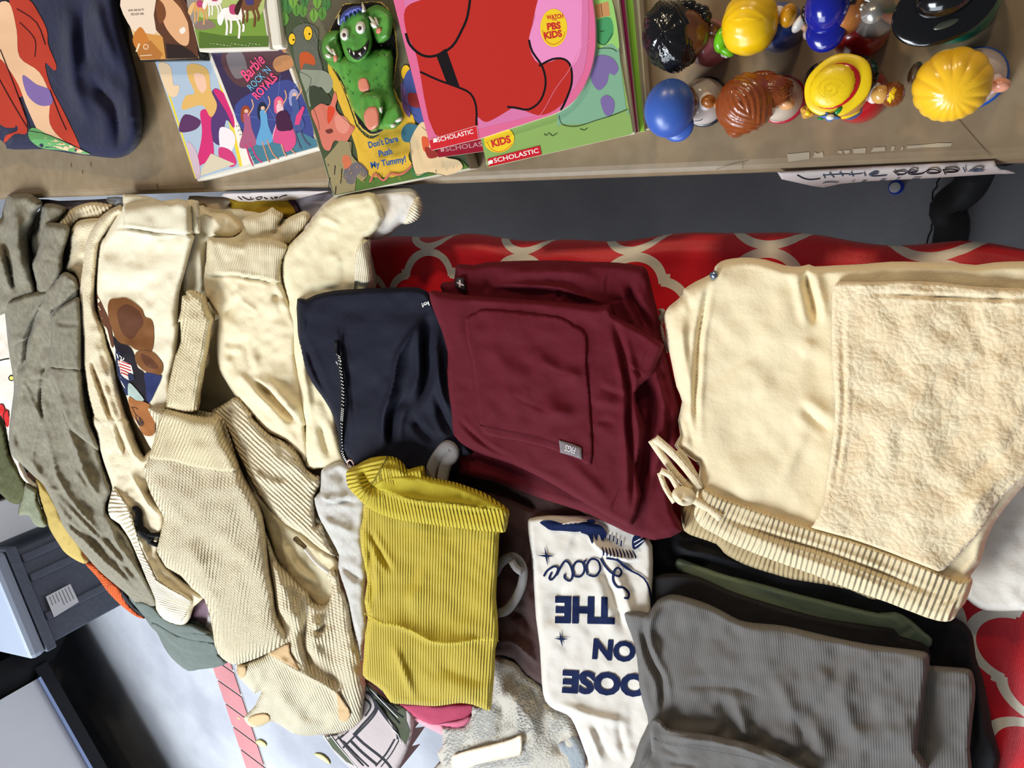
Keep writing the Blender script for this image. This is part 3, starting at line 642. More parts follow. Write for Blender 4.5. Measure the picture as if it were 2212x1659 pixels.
a = Art(flat(z4)); a.poly(AA(1105, -600, 1640, -600, 1782, 312, 1322, 322), gl((122, 152, 62)), 1)
a.poly(AA(1262, -60, 1700, -80, 1730, 100, 1500, 130, 1300, 100), (176, 186, 110)); a.poly(AA(1320, 210, 1500, 240, 1780, 240, 1782, 312, 1322, 322), (86, 112, 44), 1); a.poly(AA(1290, 160, 1380, 130, 1430, 180, 1320, 200), (140, 116, 104)); a.poly(AA(1240, 0, 1300, -10, 1310, 140, 1275, 150), (150, 140, 130))
def horse(x, y, s, cc, mane):
    a.poly(AA(x, y, x+40*s, y-20*s, x+110*s, y-10*s, x+130*s, y+30*s, x+90*s, y+60*s, x+20*s, y+55*s), cc)
    a.poly(AA(x+100*s, y, x+120*s, y-70*s, x+150*s, y-80*s, x+160*s, y-50*s, x+130*s, y+20*s), cc); a.poly(AA(x-10*s, y, x+20*s, y-10*s, x-10*s, y+90*s, x-35*s, y+60*s), mane)
    for k, (dx, dy) in enumerate(((20, 150), (45, 140), (95, 170), (120, 130))): a.line(AA(x+(15+k*30)*s, y+40*s, x+(dx+5)*s, y+95*s, x+dx*s, y+dy*s), 4.4*s, cc, 2)
    a.poly(AA(x+40*s, y-28*s, x+85*s, y-28*s, x+92*s, y+20*s, x+45*s, y+20*s), (186, 66, 110) if mane[0] > 200 else (70, 60, 110))
horse(1275, 30, .8, (214, 160, 96), (226, 180, 120)); horse(1370, -10, .8, (236, 228, 216), (240, 232, 220)); horse(1480, 70, 1.1, (240, 232, 222), (244, 238, 230)); horse(1590, 10, 1.0, (118, 74, 44), (60, 36, 24))
for k in range(22): a.dot(AA(1400+k*15+(k*37 % 11), 290+(k*53 % 17))[0], .8, (240, 240, 220))
a.build('cover_print', r)

# ---- board book with a rubber monster set in it
BB = lambda *p: T('B', *p); VV = lambda *p: T('V', *p); UU = lambda *p: T('U', *p)
zb = TZ+.020
r = slab('board_book', 'board book with a green rubber monster set in its jungle cover', 'book', BB(-95, -260, 720, -420, 1148, 1010, 332, 1176), zb, .019, mat('board', (206, 196, 170), .6), .001)
a = Art(flat(zb)); fo = gl((74, 84, 58)); a.poly(BB(-92, -250, 716, -410, 1143, 1006, 334, 1170), fo, 1)
a.poly(BB(130, -200, 640, -300, 760, 100, 780, 420, 640, 560, 400, 400, 180, 120), (104, 100, 76)); a.poly(BB(250, -10, 400, -60, 420, 130, 330, 200, 270, 160), (92, 84, 66))
for x, y in ((30, 60), (60, 40), (110, 55), (150, 60), (215, 90), (265, 80), (30, 10), (90, 5), (160, 0), (235, 10), (290, 20), (40, 110), (110, -30), (200, -40), (280, -40)):
    g = [(92, 140, 60), (70, 120, 64), (116, 160, 66)][(x+y) % 3]; a.poly(BB(x, y-40, x+26, y-8, x+20, y+26, x, y+44, x-20, y+20, x-24, y-10), g); a.line(BB(x, y-34, x+2, y+34), 1.2, (44, 70, 34), 1)
yel = (222, 176, 56)
a.poly(BB(300, 380, 360, 470, 400, 560, 450, 700, 480, 770, 570, 830, 690, 700, 760, 560, 740, 520, 790, 640, 830, 800, 780, 930, 800, 1010, 620, 1080, 500, 1080, 480, 960, 460, 860, 380, 650, 320, 500), yel)
a.poly(BB(360, 960, 480, 980, 560, 1060, 700, 1060, 820, 990, 1100, 960, 1143, 1006, 334, 1168), (86, 116, 48), 1); a.poly(BB(800, 980, 900, 960, 900, 1045, 820, 1060), (62, 120, 62))
# grey tree creature, pink furry one, feathered grey one, blue one, cream one: plain made-up critters
a.poly(BB(100, 170, 170, 140, 240, 180, 240, 300, 270, 420, 220, 540, 160, 460, 110, 400, 90, 250), (96, 98, 84)); a.poly(BB(130, 430, 200, 420, 290, 430, 330, 500, 300, 560, 250, 520, 210, 600, 190, 640, 170, 560), (142, 146, 126)); a.poly(BB(190, 520, 260, 530, 320, 600, 260, 640, 200, 640), (60, 66, 48))
a.poly(BB(130, 330, 170, 310, 215, 340, 220, 390, 160, 380, 140, 420), (190, 84, 40)); 
for x, y, rx, ry in ((85, 235, 7, 12), (180, 200, 9, 15), (765, 435, 10, 16), (240, 705, 8, 12), (293, 683, 9, 12), (403, 900, 9, 13), (855, 785, 12, 16)):
    a.dot(BB(x, y)[0], rx+1.4, (44, 40, 30), ry+1.4); a.dot(BB(x, y)[0], rx, (238, 190, 40), ry); a.dot(BB(x+9, y+4)[0], 2.2, (30, 26, 20))
a.poly(BB(215, 650, 260, 620, 310, 630, 340, 550, 355, 600, 350, 660, 430, 740, 460, 760, 440, 800, 400, 860, 340, 840, 310, 900, 270, 880, 240, 780, 200, 680), (208, 116, 96)); a.poly(BB(300, 640, 340, 650, 330, 700, 300, 740), (212, 70, 40)); a.poly(BB(345, 690, 400, 700, 430, 750, 400, 800, 350, 770), (222, 140, 120)); a.poly(BB(285, 780, 320, 770, 330, 790, 300, 800), (110, 50, 40))
a.poly(BB(280, 950, 340, 880, 370, 840, 440, 850, 440, 930, 490, 980, 540, 1040, 510, 1090, 470, 1060, 460, 1140, 338, 1165, 318, 1100), (150, 136, 96), 1); a.poly(BB(400, 1010, 480, 970, 540, 1030, 510, 1060, 480, 1040, 450, 1100, 400, 1080), (112, 102, 104)); a.poly(BB(385, 940, 420, 930, 440, 980, 400, 1010), (206, 110, 74))
for k in range(26): q = BB(300+(k*37 % 110), 980+(k*53 % 170))[0]; a.line([q, q+[1, 5]], 1.6, (40, 36, 32), 1)
a.poly(BB(750, 480, 800, 420, 880, 600, 880, 740, 830, 730, 800, 680, 740, 600), (70, 84, 148)); a.poly(BB(780, 560, 850, 570, 860, 640, 790, 630), (150, 50, 50)); a.poly(BB(740, 780, 790, 740, 900, 780, 900, 830, 760, 850), (62, 110, 126)); a.poly(BB(735, 500, 770, 560, 790, 700, 745, 640), (110, 80, 140))
a.poly(BB(790, 850, 840, 750, 880, 740, 920, 880, 1000, 940, 1080, 960, 1100, 1010, 1000, 1050, 900, 1030, 830, 1050, 800, 960), (226, 196, 150)); a.poly(BB(860, 820, 900, 830, 900, 900, 870, 900), (214, 90, 50)); a.poly(BB(880, 880, 940, 900, 960, 935, 900, 945), (150, 46, 36)); a.line(BB(800, 990, 760, 1030, 720, 1045, 670, 1040, 630, 1080, 580, 1040, 550, 1090), 4.5, (206, 110, 88))
RB = random.Random(3)
for k in range(420):
    x, y = RB.uniform(20, 720), RB.uniform(-60, 620); q = BB(x, y)[0]
    if inside(q[None], BB(130, -100, 640, -100, 760, 100, 770, 420, 640, 560, 400, 400, 300, 480, 180, 320, 60, 160))[0]: d_ = np.array([RB.uniform(-1, 1)+1.5, RB.uniform(2, 6)]); a.line([q, q+d_], .7, (56, 54, 40) if k % 3 else (130, 128, 96), 1)
for k in range(160): q = BB(RB.uniform(340, 1130), RB.uniform(960, 1100))[0]; (a.line([q, q+[RB.uniform(-2, 2), -5]], .8, [(60, 90, 34), (130, 150, 60), (220, 150, 50)][k % 3], 1) if inside(q[None], BB(360, 980, 480, 990, 700, 1070, 1140, 990, 1140, 1000, 350, 1160))[0] else None)
for k in range(60): q = BB(RB.uniform(330, 640), RB.uniform(700, 1060))[0]; (a.line([q, q+[RB.uniform(-2, 2), -6]], .7, (190, 140, 30), 1) if inside(q[None], BB(400, 640, 560, 830, 700, 820, 780, 1000, 560, 1060, 470, 900))[0] else None)
for q in (BB(215, 650, 240, 720, 250, 780), BB(355, 600, 350, 660, 430, 740, 460, 770), BB(430, 850, 445, 930, 490, 980, 540, 1035, 510, 1085), BB(800, 690, 790, 640, 740, 600), BB(790, 850, 800, 960, 830, 1045, 900, 1030, 1000, 1050), BB(860, 760, 900, 800, 915, 880), BB(210, 160, 240, 240, 240, 300, 270, 420), BB(130, 430, 200, 470, 170, 560), BB(750, 480, 745, 560, 775, 650, 830, 700)): a.line(q, 1.1, (36, 30, 26))
a.text("Don't Dare", BB(545, 885)[0], BB(722, 845)[0], (38, 84, 140), 13, .035); a.text('Push', BB(606, 937)[0], BB(686, 920)[0], (38, 84, 140), 13, .035); a.text('My Tummy!', BB(558, 1006)[0], BB(768, 966)[0], (38, 84, 140), 13, .035)
a.build('cover_print', r)
gr = mat('green_rubber', (88, 150, 58), .38, spec=.5, rgb2=(72, 130, 50)); gr2 = mat('dark_green_rubber', (34, 76, 34), .4); pk = mat('pink_rubber', (214, 130, 104), .35, spec=.5); wr = mat('white_rubber', (226, 222, 208), .35, spec=.5); bl_ = mat('blue_rubber', (66, 74, 146), .35, spec=.5); blk2 = mat('black_rubber', (22, 16, 14), .5)
def rel(name, mt, out, lift, th, w, par, folds=(), label=None, step=3):
    q = Cloth(out, lift=lift, th=th, w=w, folds=folds, nz=(0, 50), fn=pl_fn(zb)); o = q.build(name, mt, par, step, skirt=.001)
    if label: o['label'] = label
    return q, o
rel('die_cut_rim', mat('yellow_card', (206, 172, 70), .5), BB(265, 250, 300, 190, 370, 60, 400, 20, 500, 15, 620, 10, 690, 110, 720, 330, 695, 520, 760, 650, 770, 740, 640, 790, 570, 815, 530, 800, 470, 740, 420, 600, 340, 430), 0, .6, 3, r)
rel('hollow', blk2, BB(270, 255, 305, 195, 372, 65, 402, 26, 500, 20, 615, 16, 684, 112, 712, 330, 688, 520, 735, 640, 752, 720, 640, 780, 572, 806, 536, 792, 480, 740, 428, 600, 345, 430), .0004, .6, 3, r)
bd, bo = rel('monster', gr, BB(290, 370, 340, 320, 420, 330, 560, 300, 680, 300, 690, 420, 690, 520, 720, 620, 752, 700, 700, 770, 600, 775, 560, 790, 500, 720, 440, 640, 400, 520, 350, 430), .001, 15, 22, r, [('r', 16, 5, BB(520, 420, 520, 560))])
rel('monster_tummy', pk, BB(475, 500, 485, 470, 510, 458, 535, 468, 552, 510, 552, 540, 515, 553, 485, 540), .016, 3, 6, r)
rel('monster_arm', gr, BB(262, 260, 290, 200, 340, 182, 372, 192, 372, 250, 395, 320, 380, 370, 330, 380, 275, 350), .004, 14, 14, r, [('v', 4, 5, BB(300, 280, 330, 240, 360, 230))])
rel('monster_arm', gr, BB(525, 70, 560, 40, 600, 30, 660, 60, 690, 110, 680, 200, 660, 240, 600, 260, 560, 190, 530, 150), .006, 15, 14, r, [('v', 4, 5, BB(560, 110, 600, 130, 620, 90))])
hd, ho = rel('monster_head', gr, BB(372, 160, 390, 90, 440, 45, 510, 45, 550, 100, 560, 180, 565, 270, 530, 350, 470, 380, 420, 360, 385, 290, 368, 220), .012, 14, 20, r, [('r', 9, 4, BB(450, 200, 440, 260, 450, 275, 480, 260))])
rel('monster_foot', gr, BB(483, 600, 500, 560, 560, 545, 625, 575, 640, 640, 620, 720, 590, 785, 540, 770, 505, 720), .013, 12, 14, r, [('v', 3, 3, BB(530, 560, 535, 640)), ('v', 3, 3, BB(585, 560, 585, 640))])
rel('monster_sole', pk, BB(512, 690, 540, 640, 590, 640, 608, 700, 600, 750, 560, 780, 530, 760), .025, 2, 8, r)
rel('monster_foot', gr, BB(620, 690, 660, 640, 710, 620, 740, 670, 745, 720, 700, 770, 640, 770, 612, 740), .010, 12, 12, r)
for q in (BB(515, 636, 530, 640, 540, 672, 528, 670), BB(540, 632, 565, 636, 566, 676, 550, 666), BB(598, 636, 628, 640, 622, 680, 604, 672), BB(700, 720, 730, 703, 745, 712, 735, 725, 705, 735), BB(672, 745, 700, 740, 705, 755, 680, 765),
          BB(280, 330, 300, 322, 325, 340, 300, 350), BB(288, 285, 300, 270, 330, 318, 320, 326), BB(318, 300, 332, 292, 352, 330, 336, 330), BB(552, 140, 575, 128, 600, 160, 570, 170), BB(540, 105, 552, 98, 590, 140, 580, 150), BB(575, 105, 590, 110, 606, 150, 592, 150)):
    rel('claw', wr, q, .021, 5, 5, r)
for q in (BB(330, 330, 350, 325, 362, 345, 350, 370, 335, 370), BB(585, 170, 610, 160, 626, 180, 610, 205, 588, 200)): rel('monster_palm', pk, q, .019, 4, 5, r)
rel('horn', wr, BB(498, 74, 503, 12, 530, 65, 515, 76), .022, 7, 6, r); rel('horn', wr, BB(357, 140, 360, 95, 370, 90, 370, 150), .014, 5, 4, r)
rel('monster_hair', bl_, BB(370, 150, 380, 90, 420, 50, 470, 35, 505, 42, 495, 70, 480, 60, 482, 80, 460, 72, 465, 100, 440, 80, 430, 110, 415, 95, 400, 140, 390, 120, 380, 150), .0262, 5, 8, r, [('v', 2, 1.5, BB(400, 130, 440, 60)), ('v', 2, 1.5, BB(440, 110, 480, 50))])
ms = Cloth(BB(412, 290, 440, 305, 480, 300, 520, 270, 545, 232, 540, 290, 520, 330, 480, 360, 440, 340), lift=.0262, th=1.5, w=4, nz=(0, 50), fn=pl_fn(zb)); ms.build('monster_mouth', blk2, r, 3, skirt=.001)
for q in (BB(424, 298, 434, 302, 430, 318), BB(446, 310, 460, 312, 456, 332), BB(480, 322, 496, 312, 500, 336), BB(512, 285, 526, 278, 526, 300)): rel('tooth', wr, q, .0278, 2, 2, r)
for x, y, rx, ry in ((400, 207, 10, 13.5), (494, 166, 11, 14)):
    rel('eye', wr, [(BB(x, y)[0][0]+rx*math.cos(k/14*6.283), BB(x, y)[0][1]+ry*math.sin(k/14*6.283)) for k in range(14)], .0262, 5, 9, r)
    rel('pupil', mat('brown_rubber', (90, 60, 50), .3), [(BB(x-4, y+4)[0][0]+4*math.cos(k/10*6.283), BB(x-4, y+4)[0][1]+5*math.sin(k/10*6.283)) for k in range(10)], .0312, 1, 3, r)
a = Art(lambda uv, o: bd.surf(uv, o+.0006), 0)
for x, y in ((395, 460), (430, 480), (415, 520), (450, 550), (600, 320), (640, 320), (620, 290), (590, 380), (640, 400), (590, 460), (640, 480), (600, 500), (650, 540), (620, 510), (570, 470), (430, 420), (420, 440)):
    if bd.h(BB(x, y))[0] > .004: a.poly(BB(x-18, y-12, x, y+10, x+18, y-12, x+6, y+2, x, y+18, x-8, y+2), gr2, 1)
a.build('monster_scales', r)
# ---- paperbacks
def book(label, corners, ztop, th, mt, n=3, grp='picture paperbacks in the stack'):
    r = slab('paperback', label, 'book', corners, ztop-.0006, th, mat('page_edges', (216, 206, 178), .8), .0004)
    r['group'] = grp; P_ = at(corners, ztop)
    for o in r.children: o.name = 'pages'
    prism('front_cover', P_, .0006, mt, r); return r
zz = TZ+.038
gc = mat('green_cover', (138, 170, 92), .3, 'paper', st=.1, spec=.5); mg = mat('magenta_cover', (150, 34, 92), .35); cr = mat('cream_cover', (206, 204, 176), .45); lg_ = mat('lime_cover', (130, 180, 60), .35)
book('cream covered paperback at the bottom right of the book stack', BB(1500, -300, 2130, -400, 2213, 770, 1600, 880), TZ+.012, .012, cr)
book('bright green edged paperback, second from the right of the stack', BB(1480, -280, 2085, -400, 2190, 785, 1560, 880), TZ+.018, .005, lg_)
book('magenta edged paperback between the green ones', BB(1460, -280, 2030, -380, 2150, 792, 1560, 880), TZ+.023, .005, mg)
book('thin white edged paperback just under the garden cover', BB(1240, -200, 1990, -380, 2132, 800, 1245, 985), TZ+.028, .005, cr)
r = book('green garden paperback with a round yellow sticker and red publisher band', BB(960, -180, 1935, -420, 1975, -40, 2122, 790, 2100, 806, 1254, 1001), TZ+.032, .004, gc)
z5 = TZ+.032; a = Art(flat(z5)); a.poly(BB(1700, -50, 1960, -60, 2080, 640, 2085, 650, 1960, 700, 1830, 740, 1700, 740, 1670, 690), gl((126, 170, 138))); a.poly(BB(1880, -20, 1985, -30, 2040, 280, 1990, 260, 1880, 280), gl((150, 200, 108)))
a.poly(BB(1900, 140, 1930, 110, 1990, 110, 2005, 200, 1960, 265, 1905, 250), gl((74, 150, 96))); a.poly(BB(1890, 30, 1975, 10, 1985, 95, 1905, 110), gl((196, 140, 90)), 1); a.line(BB(1930, 25, 1940, 100), 1.4, (90, 60, 30), 1)
for q in (BB(1905, 240, 1930, 265, 1960, 265, 2000, 200), BB(1680, 690, 1700, 745, 1790, 755, 1900, 720, 2000, 690, 2088, 655), BB(1590, 800, 1605, 810, 1620, 795, 1640, 812, 1670, 795), BB(1805, 770, 1830, 778, 1850, 765), BB(1925, 190, 1950, 185), BB(1910, 290, 1990, 290, 2025, 310)): a.line(q, 1.4, (30, 50, 30))
a.poly(BB(1880, 360, 1930, 330, 2000, 350, 2035, 410, 2010, 450, 1980, 440, 1965, 500, 1920, 540, 1880, 500, 1865, 430), gl((122, 104, 156))); a.poly(BB(1930, 590, 1970, 570, 2010, 610, 2000, 680, 1960, 690, 1935, 640), gl((122, 104, 156)))
y2 = gl((236, 200, 40)); rd2 = (196, 44, 36)
a.dot(BB(1322, 835)[0], 33, y2, 28, -.2); a.text('KIDS', BB(1282, 880)[0], BB(1395, 850)[0], rd2, 15, .05); a.line(BB(1250, 850, 1275, 890, 1320, 908, 1370, 890, 1400, 860), 1.1, rd2)
a.poly(BB(1252, 950, 1565, 871, 1576, 925, 1258, 998), gl((196, 30, 44)), 1); a.text('SCHOLASTIC', BB(1294, 974)[0], BB(1560, 912)[0], (240, 236, 226), 9.5, .01)
a.poly(BB(1256, 966, 1268, 958, 1284, 958, 1284, 978, 1270, 980, 1258, 988), (240, 236, 226), 1); a.build('cover_print', r)
r = book('dark red banded paperback peeking out under the pink cover', BB(700, -150, 1150, -250, 1242, 868, 1228, 905, 962, 942), TZ+.0275, .004, gl((160, 26, 46)))
a = Art(flat(TZ+.0275)); a.text('SCHOLAS', BB(1003, 906)[0], BB(1222, 874)[0], (206, 150, 150), 10, .01); a.poly(BB(972, 890, 985, 884, 994, 886, 994, 906, 974, 908), (206, 150, 150), 1); a.build('cover_print', r)
pc = gl((220, 106, 146)); zz = TZ+.037
r = book('large pink paperback on top of the stack with big red shapes', np.vstack([BB(690, 0, 664, -130, 1800, -420, 1842, -160), smooth(BB(1878, -10, 1895, 120, 1898, 250, 1890, 330, 1875, 400, 1850, 470, 1815, 540, 1760, 610, 1700, 655, 1640, 685, 1560, 712), False, 3), BB(1198, 832, 916, 899)]), zz, .004, pc)
a = Art(flat(zz)); a.poly(BB(735, -80, 1840, -260, 1858, 100, 1850, 300, 1830, 420, 1780, 520, 1700, 610, 1620, 660, 1540, 690, 1200, 770, 935, 810), gl((214, 118, 164)), 1)
a.poly(BB(1530, 0, 1790, -80, 1812, 200, 1805, 320, 1750, 400, 1700, 350, 1560, 400, 1500, 250, 1540, 100), gl((232, 140, 190)))
rp = gl((186, 44, 36)); k_ = gl((24, 18, 20))
# broad plain red rounded shapes with black bands: generic, no figure
a.poly(BB(760, 60, 860, 0, 1150, -60, 1530, -90, 1530, 100, 1500, 260, 1560, 380, 1700, 350, 1750, 410, 1745, 540, 1680, 640, 1560, 690, 1420, 640, 1380, 660, 1250, 730, 1190, 700, 1180, 765, 940, 805, 830, 340, 770, 200), rp)
a.poly(BB(945, 330, 1005, 290, 1090, 530, 1010, 500), k_, 1)
for q, w in ((BB(765, 200, 790, 270, 860, 330, 940, 335, 1040, 280, 1100, 180, 1135, 90, 1155, -60), 5.5), (BB(850, 430, 960, 480, 1070, 520, 1150, 560, 1185, 640, 1185, 760), 4.5),
             (BB(1560, 395, 1640, 355, 1710, 355, 1750, 400, 1755, 500, 1720, 600, 1690, 660), 4.5), (BB(1500, 240, 1520, 310, 1580, 400, 1600, 500, 1570, 600, 1500, 655, 1420, 645, 1370, 640), 4.5)): a.line(q, w, k_)
a.dot(BB(1648, 168)[0], 29, y2, 41); cir = BB(1648, 168)[0]
a.text('WATCH', BB(1606, 118)[0], BB(1706, 108)[0], rd2, 9, .045); a.text('on', BB(1640, 124)[0], BB(1668, 124)[0], rd2, 7, .02); a.text('PBS', BB(1610, 180)[0], BB(1692, 170)[0], rd2, 14, .05); a.text('KIDS', BB(1594, 234)[0], BB(1700, 218)[0], rd2, 14, .05); a.line(BB(1580, 180, 1600, 240, 1648, 268, 1700, 236, 1716, 190), 1, rd2)
a.poly(BB(905, 838, 1186, 752, 1200, 830, 917, 897), gl((206, 40, 46)), 1); a.line(BB(903, 838, 1186, 752), 1, (240, 180, 180), 1); a.line(BB(1188, 752, 1200, 830), 1, (240, 180, 180), 1)
a.text('SCHOLASTIC', BB(958, 850)[0], BB(1170, 798)[0], (244, 238, 230), 9.5, .01); a.poly(BB(928, 834, 940, 828, 952, 830, 953, 850, 940, 850, 930, 856), (244, 238, 230), 1); a.line(BB(1868, 240, 1800, 300, 1740, 420, 1660, 530, 1600, 640, 1560, 700), .8, (236, 150, 180))
a.build('cover_print', r)
# ================================================================== chunky toy figures standing on the far table
def pol(rgb, rough=.22): return mat('toy_plastic', rgb, rough, spec=.5, coat=.25)
CR = RM.T[:, 0]; CR = np.array([RM[0, 0], RM[1, 0], 0]); CR /= np.linalg.norm(CR)      # world direction of image right on the table
CD = np.array([CR[1], -CR[0], 0])
def blob(name, par, mt, uv, z, ra, rb, rz, ang=0, disp=None, n=48, m_=28, cut=None):
    # ellipsoid centred over a point of the table plan: half widths ra (along ang) and rb in pixels, half height rz metres
    c = at(uv, z)[0]; s = px(uv, z); ra, rb = ra*s, rb*s
    ex_ = CR*math.cos(ang)+CD*math.sin(ang); ey_ = -CR*math.sin(ang)+CD*math.cos(ang)
    V = []; F = []
    for i in range(m_+1):
        th = math.pi*i/m_
        for j in range(n):
            ph = 2*math.pi*j/n; k = 1+(disp(th, ph) if disp else 0)
            zz = math.cos(th)*rz*k
            if cut is not None: zz = max(zz, cut)
            V.append(c+ex_*ra*k*math.sin(th)*math.cos(ph)+ey_*rb*k*math.sin(th)*math.sin(ph)+np.array([0, 0, zz]))
    for i in range(m_):
        for j in range(n): F.append([i*n+j, i*n+(j+1) % n, (i+1)*n+(j+1) % n, (i+1)*n+j])
    return fixn(mk(name, V, F, mt, par))
def lathe(name, par, mt, c, prof, n=32):
    V = []; F = []
    for r_, z in prof:
        for j in range(n): a_ = 2*math.pi*j/n; V.append((c[0]+r_*math.cos(a_), c[1]+r_*math.sin(a_), z))
    for i in range(len(prof)-1):
        for j in range(n): F.append([i*n+j, i*n+(j+1) % n, (i+1)*n+(j+1) % n, (i+1)*n+j])
    F += [list(range(n)), [(len(prof)-1)*n+j for j in range(n)]]
    return fixn(mk(name, V, F, mt, par))
RR = lambda x, y: T('R', x, y)[0]; SS = lambda x, y: T('S', x, y)[0]
def figure(label, foot, body, base_=None, r=.0185, H=.036):
    c = at(foot, TZ+.012)[0]; t = thing('toy_figure', (c[0], c[1], TZ), label, 'toy figure', 'toy figures on the tan table')
    lathe('body', t, body, c, [(r*.9, TZ), (r, TZ+.003), (r*1.02, TZ+.012), (r*.92, TZ+.024), (r*.62, TZ+H), (r*.3, TZ+H+.003)])
    if base_: lathe('base_band', t, base_, c, [(r*1.02, TZ+.0005), (r*1.1, TZ+.001), (r*1.1, TZ+.006), (r*1.02, TZ+.007)])
    return t, c
def strand(k, amp, tw=0, off=0): return lambda th, ph: amp*math.sin(k*ph+tw*th+off)*math.sin(th)**.5 if 0 < th < math.pi else 0
def along(k, amp, tw=1.2, off=0):      # hair combed in long locks across the crown
    def f(th, ph):
        x = math.sin(th)*math.cos(ph); y = math.sin(th)*math.sin(ph)
        a_ = math.sin(k*(y+tw*x*x*(1 if y > 0 else -1)*.4)+off)
        return amp*(1-2*abs(a_)**.7*.8)
    return f
brn = pol((96, 56, 28)); tnh = pol((226, 168, 112)); pkh = pol((232, 160, 130)); blkh = pol((20, 17, 18), .16); ylw = pol((240, 196, 24), .3)
# 1 black hair, pink dress
t, c = figure('toy figure with wavy black hair and pink dress, at the left of the back row', RR(830, 520), pol((176, 96, 110)))
blob('head', t, brn, RR(560, 420), TZ+.045, 50, 50, .02)
blob('hair', t, blkh, RR(385, 440), TZ+.049, 74, 58, .024, 1.15, lambda th, ph: along(26, .035, 1.4)(th, ph)+.03*math.sin(9*ph+3*th)*math.sin(th), 110, 50)
for k, (x, y) in enumerate(((470, 90), (540, 60), (620, 55), (700, 100), (770, 120), (800, 180), (740, 200), (600, 110), (200, 200), (140, 260))): blob('hair_curl', t, blkh, RR(x, y+20), TZ+.046, 13, 13, .006, k)
blob('hand', t, brn, RR(860, 350), TZ+.036, 22, 16, .007, .3)
# 2 yellow hair, blue coat
t, c = figure('toy figure with smooth yellow hair, blue coat and a brown glove, in the back row', RR(1680, 330), pol((44, 72, 140)))
blob('head', t, pkh, RR(1330, 330), TZ+.043, 52, 54, .02)
blob('hair', t, pol((242, 192, 12), .3), RR(1325, 290), TZ+.049, 58, 63, .023, 0, lambda th, ph: along(11, .014, 1.5, .6)(th, ph)+.04*max(0, math.cos(4*(ph-.8)))*math.sin(th)**4, 90, 44)
blob('sleeve', t, pol((110, 196, 30)), RR(985, 480), TZ+.034, 15, 26, .008, .15); blob('sleeve', t, pol((110, 196, 30)), RR(1030, 600), TZ+.030, 22, 12, .007, .5)
for k in range(3): blob('finger', t, pol((222, 216, 204)), RR(1010+k*35, 640+(k % 2)*12), TZ+.030, 6, 8, .004)
blob('cuff', t, pol((222, 214, 206)), RR(1670, 180), TZ+.038, 14, 18, .006); blob('glove', t, pol((204, 142, 22)), RR(1785, 190), TZ+.040, 17, 24, .010, .2)
blob('button', t, pol((214, 170, 40)), RR(1670, 390), TZ+.0335, 3.4, 3.4, .003)
# 3 blue cap with silver can, red coat
t, c = figure('toy figure with glossy royal blue cap, red coat and silver can, in the back row', SS(700, 290), pol((158, 22, 24)), r=.021)
blob('head', t, pol((170, 104, 52)), SS(560, 120), TZ+.043, 40, 46, .020)
blob('hair', t, blkh, SS(600, 70), TZ+.050, 20, 24, .012, .5, along(20, .05)); blob('hair', t, blkh, SS(180, 130), TZ+.042, 9, 18, .01)
blob('cap', t, pol((20, 28, 132), .18), SS(395, 60), TZ+.056, 47, 56, .021, .12); blob('cap_peak', t, pol((20, 28, 132), .18), SS(370, 300), TZ+.052, 40, 42, .008, 0)
blob('hand', t, pol((226, 220, 210)), SS(120, 225), TZ+.036, 11, 21, .007, .6); blob('sleeve', t, pol((196, 150, 120)), SS(180, 260), TZ+.033, 9, 10, .006); blob('sleeve', t, pol((220, 200, 190)), SS(185, 330), TZ+.028, 7, 11, .006)
sv_ = mat('silver_plastic', (176, 172, 164), .3, metal=.75); cc = at(SS(830, 150), TZ+.042)[0]
lathe('can', t, sv_, cc, [(.014, TZ+.028), (.0150, TZ+.030), (.0145, TZ+.040), (.006, TZ+.050), (.0075, TZ+.056)])
sp = at(SS(700, 60), TZ+.055)[0]; sq = at(SS(760, 120), TZ+.046)[0]; tube('can_spout', [sp, (sp+sq)/2, sq], .0035, sv_, t, 12, 3, lambda k: .6+k)
hp = [at(SS(x, y), TZ+.052)[0] for x, y in ((740, 120), (800, 100), (818, 50), (790, 5), (740, 0))]; tube('can_handle', hp, .0018, sv_, t)
blob('hand', t, pol((178, 110, 50)), SS(985, 100), TZ+.034, 10, 24, .008, -.1); blob('button', t, pol((214, 180, 40)), SS(670, 308), TZ+.036, 9, 3.4, .003, -.6)
# 4 black hat, green coat
t, c = figure('toy figure under a wide glossy black hat with green coat, back row right', SS(1640, 40), pol((30, 120, 92)), r=.026)
blob('head', t, pkh, SS(1480, 20), TZ+.042, 40, 40, .02); bk_ = pol((14, 13, 14), .14)
blob('hat_brim', t, bk_, SS(1500, 60), TZ+.052, 101, 74, .005, -.38); blob('hat_crown', t, bk_, SS(1520, -40), TZ+.058, 60, 44, .014, -.3)
blob('hand', t, pkh, SS(1090, 190), TZ+.036, 9, 16, .007); blob('hat_buckle', t, pol((60, 62, 50)), SS(1520, 230), TZ+.0565, 24, 8, .0015, -.35)
